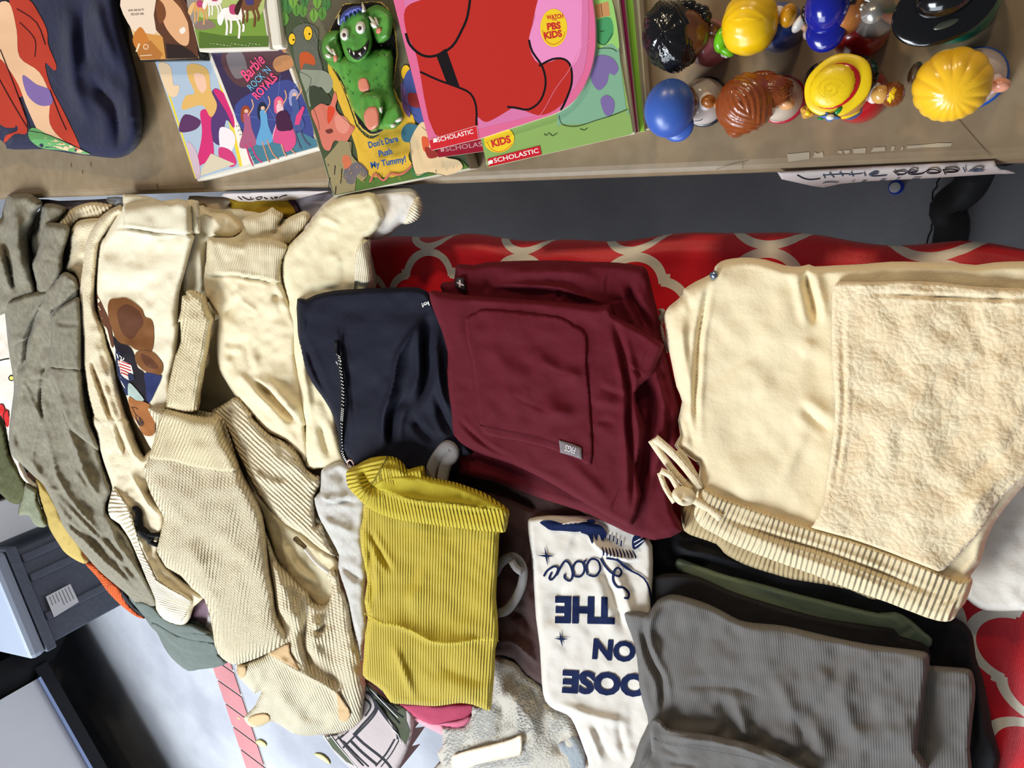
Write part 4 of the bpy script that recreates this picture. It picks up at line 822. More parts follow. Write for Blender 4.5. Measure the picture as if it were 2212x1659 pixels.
# 5 blue cap, white shirt
t, c = figure('toy figure with plain matt blue cap and white shirt, front row left', RR(760, 1215), pol((206, 196, 190)), pol((28, 28, 40)), r=.0195)
blob('head', t, brn, RR(540, 1250), TZ+.044, 30, 38, .018); blc = mat('matt_blue_plastic', (58, 92, 172), .32, spec=.5)
blob('cap', t, blc, RR(365, 1300), TZ+.053, 54, 60, .020, .1); blob('cap_peak', t, blc, RR(460, 1500), TZ+.045, 36, 34, .006, 0)
blob('cuff', t, pol((226, 216, 214)), RR(800, 1210), TZ+.036, 16, 19, .006); blob('hand', t, pol((152, 88, 36)), RR(835, 1215), TZ+.040, 16, 14, .008, .2)
a = Art(lambda uv, o: at(uv, TZ+.027+o)); a.line([RR(660, 1430), RR(720, 1390), RR(700, 1430), RR(760, 1380)], 1.6, (40, 44, 80)); a.line([RR(650, 1450), RR(740, 1440), RR(780, 1390)], 1.4, (40, 44, 80)); a.build('shirt_marks', t)
# 6 long brown hair
t, c = figure('toy figure with long swept brown hair and red trimmed skirt, front row', RR(1690, 1190), pol((206, 190, 170)), pol((176, 20, 50)), r=.0175)
blob('head', t, tnh, RR(1440, 1180), TZ+.043, 42, 44, .018); bh = pol((140, 68, 28), .24)
blob('hair', t, bh, RR(1280, 1240), TZ+.050, 60, 64, .023, .9, along(17, .04, 1.5), 110, 50)
blob('hair', t, bh, RR(1500, 1130), TZ+.047, 55, 36, .015, -.25, along(20, .06, 1.2), 90, 40); blob('hair', t, bh, RR(1660, 1010), TZ+.038, 34, 18, .010, .25, along(14, .08), 60, 30); blob('hair', t, bh, RR(1480, 920), TZ+.044, 30, 12, .008, 0, along(20, .1), 60, 30); blob('hair', t, bh, RR(1180, 1480), TZ+.044, 26, 30, .014, .3, along(12, .05), 60, 30)
blob('hand', t, tnh, RR(950, 1250), TZ+.036, 8, 11, .006); blob('hand', t, tnh, RR(1760, 1235), TZ+.036, 18, 14, .008, .2)
# 7 straw hat, black hair
t, c = figure('toy figure with yellow straw hat, red band and blue flower, front row', SS(700, 920), pol((176, 24, 34)), r=.0205)
blob('head', t, pol((196, 140, 70)), SS(560, 900), TZ+.042, 46, 46, .018); blob('hair', t, blkh, SS(640, 720), TZ+.038, 50, 42, .016, .3, along(30, .04), 90, 40); blob('hair', t, blkh, SS(330, 760), TZ+.042, 34, 36, .016, .6, along(30, .04), 60, 30)
hy = mat('straw_yellow_plastic', (236, 200, 20), .34, spec=.5); cx = SS(482, 822)
blob('hat_brim', t, hy, cx, TZ+.056, 68, 62, .004, -.5, lambda th, ph: .012*math.sin(42*ph)); blob('hat_band', t, pol((190, 26, 30)), SS(460, 826), TZ+.059, 50, 44, .004, -.6)
blob('hat_crown', t, hy, SS(432, 826), TZ+.061, 46, 42, .006, -.6, lambda th, ph: .02*math.sin(16*ph+9*th)*math.sin(th)); 
a = Art(lambda uv, o: at(uv, TZ+.0675+o)); dy = (196, 158, 20)
sp_ = [(SS(400, 860)[0]+(4+k*1.25)*math.cos(k*.6), SS(400, 860)[1]+(3+k*1.0)*math.sin(k*.6)) for k in range(22)]; a.line(sp_, .9, dy)
for k in range(2, 22, 2): q = np.array(sp_[k]); a.line([q, q+[3.4*math.cos(k*.6+.5), 3.4*math.sin(k*.6+.5)]], .8, dy, 1)
a.build('weave_lines', t)
blob('flower', t, pol((74, 110, 170)), SS(415, 1110), TZ+.054, 19, 10, .005, .1, strand(5, .18)); blob('flower_centre', t, pol((230, 228, 220)), SS(415, 1122), TZ+.058, 9, 6, .004); blob('leaf', t, pol((30, 130, 60)), SS(495, 1055), TZ+.057, 12, 6, .003, -.9); blob('leaf', t, pol((30, 130, 60)), SS(320, 1135), TZ+.053, 7, 3.4, .003)
blob('vest', t, pol((70, 78, 130)), SS(650, 1040), TZ+.030, 26, 18, .012, -.9); blob('vest_trim', t, hy, SS(610, 1095), TZ+.036, 20, 6, .008, -.4); blob('sleeve', t, pol((226, 214, 210)), SS(830, 890), TZ+.034, 17, 22, .008); blob('hand', t, pol((206, 158, 84)), SS(895, 905), TZ+.040, 19, 19, .008)
blob('basket', t, pol((122, 64, 24)), SS(1010, 905), TZ+.036, 24, 26, .011, 0, strand(14, .03)); blob('grain', t, hy, SS(1005, 910), TZ+.0445, 7, 16, .004, .2, strand(6, .1)); blob('hand', t, pol((206, 150, 60)), SS(200, 1065), TZ+.036, 15, 15, .007, 0, strand(4, .1)); blob('grain', t, hy, SS(200, 1080), TZ+.042, 6, 6, .002)
# 8 fluffy blonde hair
t, c = figure('toy figure with puffy blonde hair and blue rimmed base, front row right', SS(1790, 745), pol((210, 190, 180)), pol((28, 84, 170)), r=.0200)
blob('head', t, pkh, SS(1640, 820), TZ+.043, 50, 52, .019)
def puff(th, ph):
    x = math.sin(th)*math.cos(ph)-.25; y = math.sin(th)*math.sin(ph)-.35; a_ = math.atan2(y, x); d = math.hypot(x, y)
    return .045*(abs(math.sin(a_*7.5+.4))**.6-.4)*min(1, d*1.6)*min(1, math.sin(th)*2)
blob('hair', t, pol((244, 190, 38), .26), SS(1575, 815), TZ+.051, 74, 73, .024, .4, puff, 128, 56)
blob('sleeve', t, pol((226, 200, 200)), SS(1950, 800), TZ+.030, 22, 22, .009); blob('hand', t, pkh, SS(2030, 815), TZ+.033, 21, 15, .009, .1); blob('hand', t, pol((120, 98, 70)), SS(1225, 700), TZ+.024, 13, 23, .010, .25)  # last hand lies in shadow; that shade is put into its brown-grey colour
# ================================================================== clothes piled on the left half of the near table
VW['J4'] = (0, 1040, 4.424)
Pp = lambda *p: T('P', *p); D_ = lambda *p: T('D', *p); J = lambda *p: T('J', *p); J2 = lambda *p: T('J2', *p); J3 = lambda *p: T('J3', *p)
K1 = lambda *p: T('K', *p); K2 = lambda *p: T('K2', *p); K3 = lambda *p: T('K3', *p); L_ = lambda *p: T('L', *p); M = lambda *p: T('M', *p); N_ = lambda *p: T('N', *p); O_ = lambda *p: T('O', *p); Q_ = lambda *p: T('Q', *p)
cream = mat('cream_fleece', (231, 216, 178), .92, 'jersey', st=.3, sheen=.15); cream2 = mat('pale_cream_fleece', (235, 223, 192), .92, 'jersey', st=.3, sheen=.15)
crib = mat('cream_rib', (232, 217, 180), .9, 'rib', pd=.0042, st=.6); crib2 = mat('pale_rib', (235, 224, 194), .9, 'rib', pd=.0036, st=.5)
knit = mat('cream_knit', (229, 213, 178), .92, 'knit', pd=.0088, st=.75); knitf = mat('cream_rib_knit', (228, 211, 170), .92, 'knit', pd=.0075, st=.6)
grey = mat('grey_heather', (142, 134, 112), .95, 'heather', st=.35, rgb2=(114, 108, 90), sheen=.1); greyb = mat('grey_heather_band', (136, 129, 107), .95, 'heather', st=.35, rgb2=(110, 104, 86), sheen=.1)
wool = mat('cream_boucle', (226, 209, 172), .95, 'sherpa', 1.8, st=.35, sheen=.2)

# bottom of the pile, seen in the gaps
cloth('sweatshirt', 'cream sweatshirt flattened at the bottom of the pile, seen only in gaps', 'sweatshirt', mat('beige_fleece', (214, 202, 172), .92, 'jersey', st=.3),
      Pp(60, 470, 160, 452, 300, 446, 480, 440, 620, 470, 800, 540, 800, 700, 740, 1000, 740, 1300, 740, 1480, 640, 1490, 520, 1400, 420, 1290, 300, 1180, 200, 1040, 120, 900, 60, 700), lift=.004, th=10, nz=(4, 60), seed=11, step=9)
# white tee with a cat-like print at the far left: only plain marks kept
c = cloth('t_shirt', 'white t-shirt with a red bow shape, squeezed at the far left edge', 't-shirt', mat('white_jersey', (226, 214, 198), .9, 'jersey', st=.25), Pp(-60, 560, -20, 560, 12, 600, 30, 700, 40, 840, 40, 900, 36, 960, 60, 1030, 84, 1048, 74, 1056, 40, 1035, 22, 990, 12, 930, 0, 900, -60, 900), parts=1, lift=.010, th=9, nz=(2, 40), seed=3)
a = Art(c.surf, 5); a.line(J2(-100, 790, 0, 770, 60, 755, 110, 750), 2.4, (24, 20, 20)); a.build('line_print', c.root); a = Art(c.surf, 5); a.poly(J2(0, 1300, 30, 1290, 60, 1340, 100, 1370, 110, 1440, 100, 1560, 60, 1540, 20, 1440, -20, 1400), (196, 36, 34))
a.line(J2(0, 1290, 40, 1300, 60, 1370, 40, 1420, 50, 1500, 70, 1550), 2, (24, 20, 20)); a.line(J2(60, 1370, 100, 1370, 106, 1440), 2, (24, 20, 20)); a.build('bow_print', c.root); a = Art(c.surf, 5); a.dot(J2(135, 980)[0], 6.5, (24, 20, 20)); a.dot(J2(137, 980)[0], 4.4, (226, 214, 110)); a.build('dot_print', c.root)
# olive garment hanging at the far left
ol_ = mat('olive_fleece', (84, 84, 48), .95, 'heather', st=.4, rgb2=(64, 66, 38)); olc = mat('olive_cuff', (132, 134, 108), .95, 'heather', st=.4, rgb2=(112, 114, 90))
c = cloth('sweatshirt', 'dark olive sweatshirt with a paler cuff hanging off the far left corner', 'sweatshirt', ol_, Pp(-60, 880, 0, 905, 12, 940, 22, 980, 40, 1010, 54, 1040, 60, 1060, 52, 1080, 40, 1090, 20, 1085, 0, 1066, -60, 1020), parts=1, lift=.012, th=10, nz=(2, 40), seed=8, skirt=.03, drop=.1,
      folds=[('v', 4, 3, J3(20, 540, 30, 700, 10, 880)), ('r', 10, 4, J3(80, 500, 180, 700, 160, 900))])
c2 = Cloth(J3(285, 800, 320, 800, 420, 860, 445, 880, 450, 1000, 500, 1110, 520, 1200, 560, 1310, 480, 1325, 420, 1300, 370, 1230, 340, 1180, 240, 1185, 215, 1170, 225, 1080, 260, 960), lift=.015, th=9, nz=(2, 30), folds=[('v', 3, 3, J3(330, 870, 290, 1000, 260, 1170)), ('v', 6, 6, J3(490, 1180, 520, 1240, 540, 1310))], w=10)
c2.build('cuff', olc, c.root, 4, skirt=.03, drop=.1)['label'] = 'paler olive ribbed cuff'
# mustard sliver and orange knit under the grey pile
cloth('shirt', 'mustard yellow crinkled shirt poking out below the grey sweatshirts', 'shirt', mat('mustard_gauze', (178, 152, 80), .9, 'jersey', st=.5), J3(420, 720, 500, 780, 600, 900, 700, 1060, 800, 1230, 900, 1400, 1010, 1640, 1060, 1720, 1000, 1760, 860, 1690, 760, 1610, 700, 1520, 600, 1360, 540, 1200, 480, 1040, 440, 840),
      lift=.010, th=9, nz=(3, 22), seed=12, skirt=.03, drop=.14, folds=[('r', 5, 3, J3(660, 1080, 710, 1280, 700, 1420, 720, 1520)), ('v', 4, 4, J3(820, 1430, 800, 1540, 810, 1620)), ('r', 5, 3, J3(850, 1500, 880, 1600))])
cloth('sweater', 'bright orange knitted sweater edge hanging over the table front', 'sweater', mat('orange_knit', (226, 92, 22), .9, 'knit', pd=.009, st=.8), L_(815, 965, 900, 960, 960, 1020, 1060, 1110, 1160, 1200, 1200, 1300, 1330, 1440, 1380, 1490, 1300, 1470, 1200, 1400, 1100, 1310, 1010, 1210, 940, 1110, 870, 1030),
      lift=.008, th=10, w=10, nz=(1, 30), seed=2, skirt=.03, drop=.16, guide=L_(830, 980, 1010, 1200, 1380, 1480))
cloth('garment', 'thin black edge of cloth between the orange sweater and the grey pants', 'cloth', mat('black_cotton', (24, 24, 28), .9, 'jersey'), L_(1150, 1210, 1190, 1230, 1260, 1330, 1350, 1430, 1385, 1480, 1330, 1450, 1230, 1370, 1160, 1290), lift=.014, th=5, w=5, nz=(0, 30), skirt=.03, drop=.1)
# grey-green trousers bunch hanging below
sage = mat('sage_jersey', (98, 106, 98), .92, 'jersey', st=.3, mott=.15)
sg = cloth('pants', 'grey green jersey pants bunched over the table front beside the pale cuff', 'pants', sage, M(1200, 0, 1320, 30, 1480, 110, 1560, 200, 1700, 260, 1850, 280, 1960, 340, 2060, 400, 2100, 560, 2180, 650, 2060, 700, 1900, 720, 1800, 735, 1690, 660, 1600, 560, 1540, 450, 1500, 370, 1440, 310, 1380, 220, 1290, 120),
      parts=1, lift=.012, th=18, w=12, nz=(1.5, 30), seed=21, skirt=.05, drop=.15)
for k_, q in enumerate((M(1440, 300, 1520, 350, 1600, 440, 1720, 530, 1860, 590, 2000, 580, 2130, 560, 2130, 480, 1980, 440, 1700, 380, 1500, 260), M(1400, 230, 1500, 290, 1640, 380, 1800, 440, 1950, 460, 2130, 470, 2130, 380, 1800, 340, 1600, 260, 1480, 180), M(1290, 80, 1360, 160, 1450, 250, 1560, 320, 1700, 370, 1850, 380, 2040, 390, 1900, 250, 1650, 180, 1450, 60))):
    sub(sg, 'bunched_fold', sage, q, rise=.004+.007*k_, th=9, w=9, nz=(1, 30), skirt=.006)
cloth('shirt', 'plum purple satin shirt glimpsed between the pale cuff and the ribbed sweater', 'shirt', mat('plum_satin', (78, 24, 56), .5, 'jersey', sheen=.2), M(1800, 250, 1860, 120, 1940, 30, 2010, 60, 2030, 200, 2030, 330, 1960, 345, 1880, 300), lift=.022, th=6, nz=(1, 30), skirt=.03)
cloth('slip', 'pale grey satin strip hanging between plum shirt and ribbed sweater', 'slip', mat('grey_satin', (176, 168, 162), .4, 'jersey'), M(1985, 180, 2020, 190, 2040, 300, 2030, 370, 1990, 395, 1960, 370, 1965, 270), lift=.027, th=4, w=5, nz=(0, 30), skirt=.02)

# ---- things peeping out at the back, under the tan table
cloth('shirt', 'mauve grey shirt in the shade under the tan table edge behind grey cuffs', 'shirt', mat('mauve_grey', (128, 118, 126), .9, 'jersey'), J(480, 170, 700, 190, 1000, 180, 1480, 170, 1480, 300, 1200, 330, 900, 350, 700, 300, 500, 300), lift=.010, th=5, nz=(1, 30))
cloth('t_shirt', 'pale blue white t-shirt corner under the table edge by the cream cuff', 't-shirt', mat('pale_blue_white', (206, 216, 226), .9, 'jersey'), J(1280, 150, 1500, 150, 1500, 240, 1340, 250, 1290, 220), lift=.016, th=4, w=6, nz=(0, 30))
cloth('sweater', 'cream brushed sweater sleeve curling out behind the grey sweatshirt cuffs', 'sweater', mat('brushed_cream', (232, 216, 180), .92, 'rib', pd=.012, st=.5), J(650, 460, 750, 360, 900, 260, 1020, 215, 1150, 200, 1300, 230, 1360, 260, 1250, 340, 1200, 400, 1000, 410, 900, 450, 840, 520, 830, 620, 720, 560), lift=.018, th=12, w=12, nz=(1, 30), seed=5,
      folds=[('v', 4, 4, J(870, 470, 980, 340, 1150, 260, 1300, 250)), ('v', 3, 3, J(800, 440, 900, 330, 1050, 250))], guide=J(850, 400, 1000, 250))
cloth('sweatshirt', 'white fleece sweatshirt crumpled between the brown print one and the ribbed hem hoodie', 'sweatshirt', cream2, K1(60, 240, 175, 280, 250, 260, 330, 235, 430, 320, 560, 330, 650, 370, 740, 450, 800, 540, 700, 640, 540, 640, 380, 700, 360, 1000, 330, 1300, 120, 1320, 60, 1250, 40, 900), lift=.012, th=16, w=16, nz=(2, 34), seed=6,
      folds=[('v', 7, 8, K1(220, 400, 330, 560, 430, 640)), ('r', 10, 8, K1(300, 300, 450, 400, 520, 560)), ('v', 7, 8, K1(560, 560, 600, 470, 560, 350)), ('r', 12, 8, K1(240, 700, 300, 900, 280, 1200)), ('v', 10, 10, K1(190, 900, 230, 1100, 180, 1300))])
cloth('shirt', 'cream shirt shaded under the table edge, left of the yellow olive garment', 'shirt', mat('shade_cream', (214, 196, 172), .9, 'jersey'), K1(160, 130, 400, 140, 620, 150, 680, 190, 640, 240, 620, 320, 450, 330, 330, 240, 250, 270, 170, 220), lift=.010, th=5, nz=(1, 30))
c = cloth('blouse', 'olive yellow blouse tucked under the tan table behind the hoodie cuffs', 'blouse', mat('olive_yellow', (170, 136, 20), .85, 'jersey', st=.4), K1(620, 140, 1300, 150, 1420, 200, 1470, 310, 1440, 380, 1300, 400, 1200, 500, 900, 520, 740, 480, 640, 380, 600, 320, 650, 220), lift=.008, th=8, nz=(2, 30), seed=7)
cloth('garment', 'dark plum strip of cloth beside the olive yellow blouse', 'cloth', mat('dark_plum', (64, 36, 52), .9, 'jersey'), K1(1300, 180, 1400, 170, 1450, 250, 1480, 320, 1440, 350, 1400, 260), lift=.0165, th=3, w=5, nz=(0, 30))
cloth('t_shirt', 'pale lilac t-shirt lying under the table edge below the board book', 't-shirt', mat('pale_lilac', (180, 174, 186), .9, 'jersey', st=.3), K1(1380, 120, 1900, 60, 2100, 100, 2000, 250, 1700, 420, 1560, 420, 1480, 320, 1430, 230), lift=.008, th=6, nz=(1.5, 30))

# ---- grey heather sweatshirts
cloth('sweatshirt', 'grey heather sweatshirt sleeve standing furthest left with a turned cuff top', 'sweatshirt', grey, J(-160, 480, 10, 400, 25, 330, 60, 190, 95, 112, 200, 93, 355, 95, 430, 140, 515, 215, 440, 320, 400, 440, 350, 560, 350, 700, 370, 900, 400, 1080, 445, 1260, 400, 1340, 210, 1400, 130, 1500, -160, 1500), lift=.030, th=18, w=20, nz=(2, 30), seed=31,
      folds=[('v', 6, 9, J(30, 600, 90, 850, 150, 1150, 210, 1330)), ('r', 14, 8, J(200, 200, 190, 500, 250, 900, 330, 1250)), ('r', 10, 5, J(0, 700, 30, 950, 100, 1250))])
cloth('sweatshirt', 'grey heather sweatshirt sleeve with cuff, second and shorter from the left', 'sweatshirt', grey, J(440, 520, 480, 280, 520, 228, 640, 222, 780, 262, 792, 300, 770, 350, 720, 420, 620, 560, 520, 700, 430, 900, 385, 880, 355, 740, 360, 590), lift=.024, th=12, w=14, nz=(1.5, 30), seed=32, folds=[('v', 4, 6, J(425, 520, 430, 700, 385, 880)), ('r', 8, 4, J(600, 260, 560, 450))])
gs = cloth('sweatshirt', 'large grey heather sweatshirt with hem band, spread over the left front corner', 'sweatshirt', grey,
   Pp(11, 652, 35, 640, 60, 628, 90, 626, 112, 612, 125, 596, 139, 585, 160, 594, 172, 618, 176, 700, 176, 800, 184, 880, 200, 930, 208, 945, 224, 1008, 240, 1050, 239, 1068, 232, 1085, 233, 1108, 251, 1129, 276, 1158, 294, 1194, 316, 1249, 337, 1290, 338, 1312, 310, 1316, 267, 1278, 226, 1244, 199, 1217, 158, 1167, 137, 1138, 124, 1106, 95, 1050, 74, 1030, 45, 1002, 28, 988, 21, 970, 19, 940, 22, 905, 28, 860, 30, 830, 24, 790, 18, 750, 13, 700), parts=1, lift=.034, th=14, w=12, nz=(1.6, 34), seed=33, skirt=.05, drop=.12, step=4,
   folds=[('v', 5, 7, J2(480, 130, 400, 300, 330, 500, 310, 650, 290, 800, 220, 900, 200, 1020, 170, 1250, 110, 1420)), ('v', 4, 5, J2(600, 690, 540, 850, 500, 1050, 490, 1300, 530, 1500, 500, 1640)), ('r', 3, 3, J2(620, 720, 560, 900, 515, 1100, 510, 1300, 550, 1560)),
          ('l', 12, 7, J2(600, 870, 660, 1080, 730, 1300, 800, 1560, 830, 1680)), ('r', 3, 3, J2(230, 980, 330, 1120, 400, 1280, 500, 1480)), ('v', 3, 2, J2(200, 1230, 340, 1160)), ('v', 5, 5, J2(320, 950, 390, 1000, 470, 990, 480, 1040)),
          ('l', 14, 8, J3(530, 0, 560, 200, 620, 450, 680, 700, 760, 850, 900, 1060, 1060, 1240, 1200, 1400, 1330, 1640)), ('l', 14, 9, J3(770, 0, 830, 200, 920, 400, 1000, 640, 1130, 900, 1280, 1110)), ('v', 3, 3, J3(880, 560, 980, 720, 1090, 880, 1220, 1070)),
          ('v', 4, 5, J3(510, 0, 490, 180, 440, 380, 400, 560)), ('v', 5, 7, J3(170, 120, 210, 300, 250, 430)), ('l', 10, 7, J3(240, 400, 330, 500, 400, 560, 470, 680, 540, 860, 640, 1000, 760, 1160, 900, 1300, 1060, 1440)),
          ('r', 4, 4, J3(540, 830, 650, 880, 780, 880)), ('r', 5, 5, L_(500, 260, 700, 470, 900, 680, 1100, 880, 1300, 1180)), ('r', 6, 5, L_(1020, 500, 1110, 750, 1220, 900, 1380, 1120, 1460, 1300)), ('r', 5, 5, L_(640, 620, 800, 720, 950, 900, 1150, 1070, 1350, 1300)),
          ('v', 4, 4, L_(880, 950, 1000, 1060, 1150, 1180)), ('r', 4, 4, L_(560, 460, 680, 640, 860, 800, 1050, 960)), ('v', 4, 4, L_(1040, 900, 1200, 1000, 1350, 1160))])
sub(gs, 'hem_band', greyb, J2(65, 75, 130, 60, 300, 0, 470, -30, 600, -50, 520, 60, 460, 150, 390, 290, 330, 510, 240, 545, 145, 600, 110, 430, 75, 200), rise=.004, th=3, w=6)
sub(gs, 'cuff', greyb, J2(602, 270, 640, 205, 720, 130, 850, 50, 935, 10, 985, 60, 990, 300, 1000, 870, 900, 885, 750, 880, 620, 850, 605, 700, 608, 450), rise=.008, th=6, w=7, folds=[('v', 4, 4, J2(640, 300, 750, 335, 960, 335))])
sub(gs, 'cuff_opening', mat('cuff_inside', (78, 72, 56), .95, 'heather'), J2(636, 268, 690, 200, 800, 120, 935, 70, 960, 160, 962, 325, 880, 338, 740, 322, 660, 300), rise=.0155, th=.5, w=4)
sub(gs, 'sleeve', grey, J2(600, 850, 1005, 880, 1020, 1050, 1060, 1300, 1140, 1640, 1200, 1850, 1100, 1800, 900, 1640, 820, 1560, 740, 1350, 660, 1080), rise=.006, th=5, w=8, folds=[('r', 2, 1.6, J2(640, 880, 750, 915, 880, 920, 1000, 905))])
sub(gs, 'hood', grey, J(560, 1240, 640, 1150, 755, 1030, 870, 1080, 935, 1150, 940, 1240, 870, 1310, 720, 1450, 620, 1500, 590, 1560, 440, 1480, 480, 1420), rise=.003, th=6, w=7, folds=[('v', 4, 5, J(710, 1450, 780, 1300, 830, 1190, 930, 1240)), ('v', 4, 3, J(460, 1480, 540, 1530, 600, 1570))])
cloth('sweatshirt', 'grey heather sweatshirt cuff sticking up, third from the left', 'sweatshirt', grey, J(500, 560, 530, 460, 570, 452, 680, 452, 780, 465, 835, 510, 815, 620, 780, 740, 755, 850, 750, 940, 748, 1040, 690, 1150, 640, 1240, 600, 1300, 450, 1300, 430, 1180, 400, 1060, 372, 940, 420, 840, 470, 700), lift=.044, th=14, w=16, nz=(2, 26), seed=34, folds=[('v', 3, 3, J(480, 900, 600, 895, 700, 925, 745, 960)), ('v', 5, 5, J(400, 950, 440, 1000, 470, 1150))])
a_ = gs.root
# printed word on the pale leg (lettering too small to read)
# ---- cream long cardigan / boucle sweater
cloth('sweater', 'cream boucle sweater falling in one long narrow fold beside grey sweatshirts', 'sweater', wool,
   np.vstack([J(1450, 240, 1490, 330, 1400, 380, 1280, 560, 1200, 700, 1170, 900, 1140, 1250, 1160, 1500, 1230, 1660), J2(1270, 450, 1300, 600, 1370, 800, 1400, 1000, 1440, 1180, 1500, 1400, 1600, 1640), J3(1650, 440, 1700, 500, 1680, 560, 1660, 700, 1560, 850, 1480, 960, 1400, 900, 1330, 780, 1270, 650, 1200, 420, 1150, 200, 1110, 0), J2(1110, 1420, 1050, 1200, 1020, 1000, 990, 800, 985, 500, 960, 300, 940, 0), J(940, 1640, 940, 1200, 955, 1080, 990, 900, 1020, 700, 1080, 540, 1180, 400, 1300, 300, 1400, 250)]),
   lift=.042, th=16, w=16, nz=(2, 30), seed=41, step=4, folds=[('v', 4, 8, J2(1060, 700, 1130, 900, 1200, 1100, 1270, 1300, 1380, 1600)), ('v', 3, 5, J(1270, 560, 1200, 700, 1160, 900)), ('l', 8, 4, J(1060, 600, 1020, 750, 1000, 950)), ('v', 6, 6, J3(1340, 0, 1420, 240, 1520, 500)), ('r', 7, 4, J2(1100, 500, 1200, 800, 1300, 1100))])
cloth('sweater', 'oatmeal boucle sweater shoulder behind the long cream boucle fold', 'sweater', wool, J(830, 640, 860, 530, 920, 440, 1020, 405, 1190, 390, 1230, 450, 1150, 640, 1060, 900, 1000, 1150, 940, 1260, 940, 1150, 870, 1060, 760, 1030, 800, 900, 830, 760), lift=.030, th=12, w=14, nz=(2, 26), seed=42, folds=[('v', 7, 4, J(900, 600, 890, 740, 850, 900))])
# ---- bear print sweatshirt (print kept to plain colour patches)
bs = cloth('sweatshirt', 'off-white sweatshirt with brown and navy patch print and ribbed cuff at top', 'sweatshirt', cream2,
   np.vstack([J(1480, 250, 1400, 350, 1300, 530, 1250, 620, 1190, 700, 1160, 1000, 1150, 1330), J2(1170, 200, 1240, 420, 1300, 600, 1380, 800, 1400, 950, 1500, 1180, 1540, 1300, 1600, 1500, 1700, 1640), J3(1850, 460, 1980, 400, 1900, 100), J2(2000, 1400, 2060, 1200, 2040, 950, 2100, 700, 2140, 300), K1(20, 1650, 40, 1300, 120, 1000, 170, 800, 215, 650, 222, 600, 190, 560, 175, 250, 60, 170, -80, 180)]), parts=1, lift=.050, th=12, w=16, nz=(2.5, 45), seed=44, step=4,
   folds=[('v', 3, 3, J(1330, 535, 1500, 520, 1750, 560, 1900, 580, 2100, 565, 2212, 600)), ('r', 3, 1.5, J(1330, 550, 1500, 540, 1750, 580, 2000, 590, 2212, 600)), ('v', 14, 5, J(1350, 900, 1500, 930, 1640, 860)), ('r', 16, 4, J2(1850, 550, 1950, 800, 2060, 1000)), ('v', 12, 4, J2(1900, 700, 1980, 850, 2040, 980))])
sub(bs, 'cuff', crib2, J(1465, 125, 1500, 115, 1620, 116, 1760, 135, 1900, 180, 2030, 225, 2100, 210, 2150, 182, 2212, 182, 2370, 190, 2385, 400, 2390, 575, 2290, 575, 2212, 590, 2000, 580, 1800, 545, 1600, 520, 1485, 515, 1475, 450, 1470, 300), rise=.004, th=4, w=6, guide=J(1440, 350, 1700, 340, 2000, 400, 2390, 390))
a = Art(bs.surf, 5); b1 = (122, 78, 42); b2 = (94, 56, 36); nv = (40, 46, 78); n2 = (34, 28, 34)
a.poly(J2(1150, -20, 1200, 60, 1240, 150, 1280, 230, 1320, 340, 1340, 450, 1360, 590, 1330, 600, 1280, 400, 1230, 340, 1180, 200, 1150, 60), b2)
a.poly(J2(1290, 220, 1290, 100, 1320, 40, 1400, 30, 1480, 20, 1560, 50, 1640, 110, 1700, 170, 1730, 250, 1800, 280, 1830, 350, 1840, 450, 1830, 600, 1800, 660, 1700, 650, 1620, 640, 1550, 590, 1490, 580, 1420, 560, 1370, 480, 1320, 340), b1)
a.poly(J2(1400, 180, 1500, 100, 1620, 150, 1700, 250, 1710, 340, 1650, 420, 1600, 500, 1540, 510, 1460, 440, 1420, 330), b2)
a.poly(J2(1350, 480, 1430, 560, 1540, 600, 1600, 700, 1640, 850, 1720, 920, 1760, 1100, 1800, 1130, 1770, 1270, 1720, 1270, 1640, 1120, 1560, 1060, 1500, 950, 1440, 780, 1380, 640), n2); a.poly(J2(1380, 640, 1440, 700, 1500, 960, 1560, 1050, 1520, 1190, 1460, 1100, 1400, 900), nv)
a.poly(J2(1620, 680, 1700, 650, 1790, 660, 1860, 700, 1930, 790, 1945, 850, 1920, 940, 1850, 930, 1760, 910, 1680, 860, 1620, 780), b1); a.poly(J2(1680, 690, 1800, 740, 1890, 840, 1850, 870, 1740, 830), b2); a.poly(J2(1730, 920, 1910, 950, 1922, 1000, 1860, 1130, 1790, 1270, 1750, 1220, 1740, 1080), (42, 50, 92))
fl = [J2(1415, 770, 1560, 820), J2(1440, 800, 1575, 860)]
a.poly(J2(1412, 765, 1550, 815, 1580, 880, 1590, 960, 1540, 1005, 1450, 940, 1430, 860), (232, 224, 208))
for k in range(5): y = 772+k*36; a.line(J2(1414+k*7, y, 1480+k*6, y+22, 1556+k*6-(30 if k > 2 else 0), y+48), 2.3, (182, 38, 38))
a.poly(J2(1530, 925, 1585, 935, 1605, 1000, 1545, 1010), (44, 48, 74)); a.line(J2(1395, 690, 1412, 745), 2, (226, 220, 206), 1); a.line(J2(1425, 712, 1452, 735, 1440, 765, 1470, 760), 1.8, (226, 220, 206)); a.line(J2(1480, 735, 1475, 765), 1.8, (226, 220, 206), 1)
a.poly(J2(1530, 1060, 1560, 1045, 1630, 1120, 1720, 1240, 1640, 1250, 1560, 1200, 1530, 1180), (170, 186, 176)); a.poly(J2(1535, 1210, 1620, 1245, 1740, 1270, 1820, 1350, 1850, 1440, 1850, 1560, 1830, 1660, 1720, 1660, 1640, 1520, 1560, 1380), (156, 98, 52)); a.poly(J2(1615, 1420, 1660, 1440, 1715, 1500, 1700, 1555, 1650, 1530), (40, 36, 40))
a.line(J2(1565, 1335, 1610, 1330, 1650, 1355), 1.4, (60, 40, 30)); a.line(J2(1580, 1330, 1600, 1380, 1625, 1420), 1.4, (60, 40, 30)); a.build('print', bs.root)
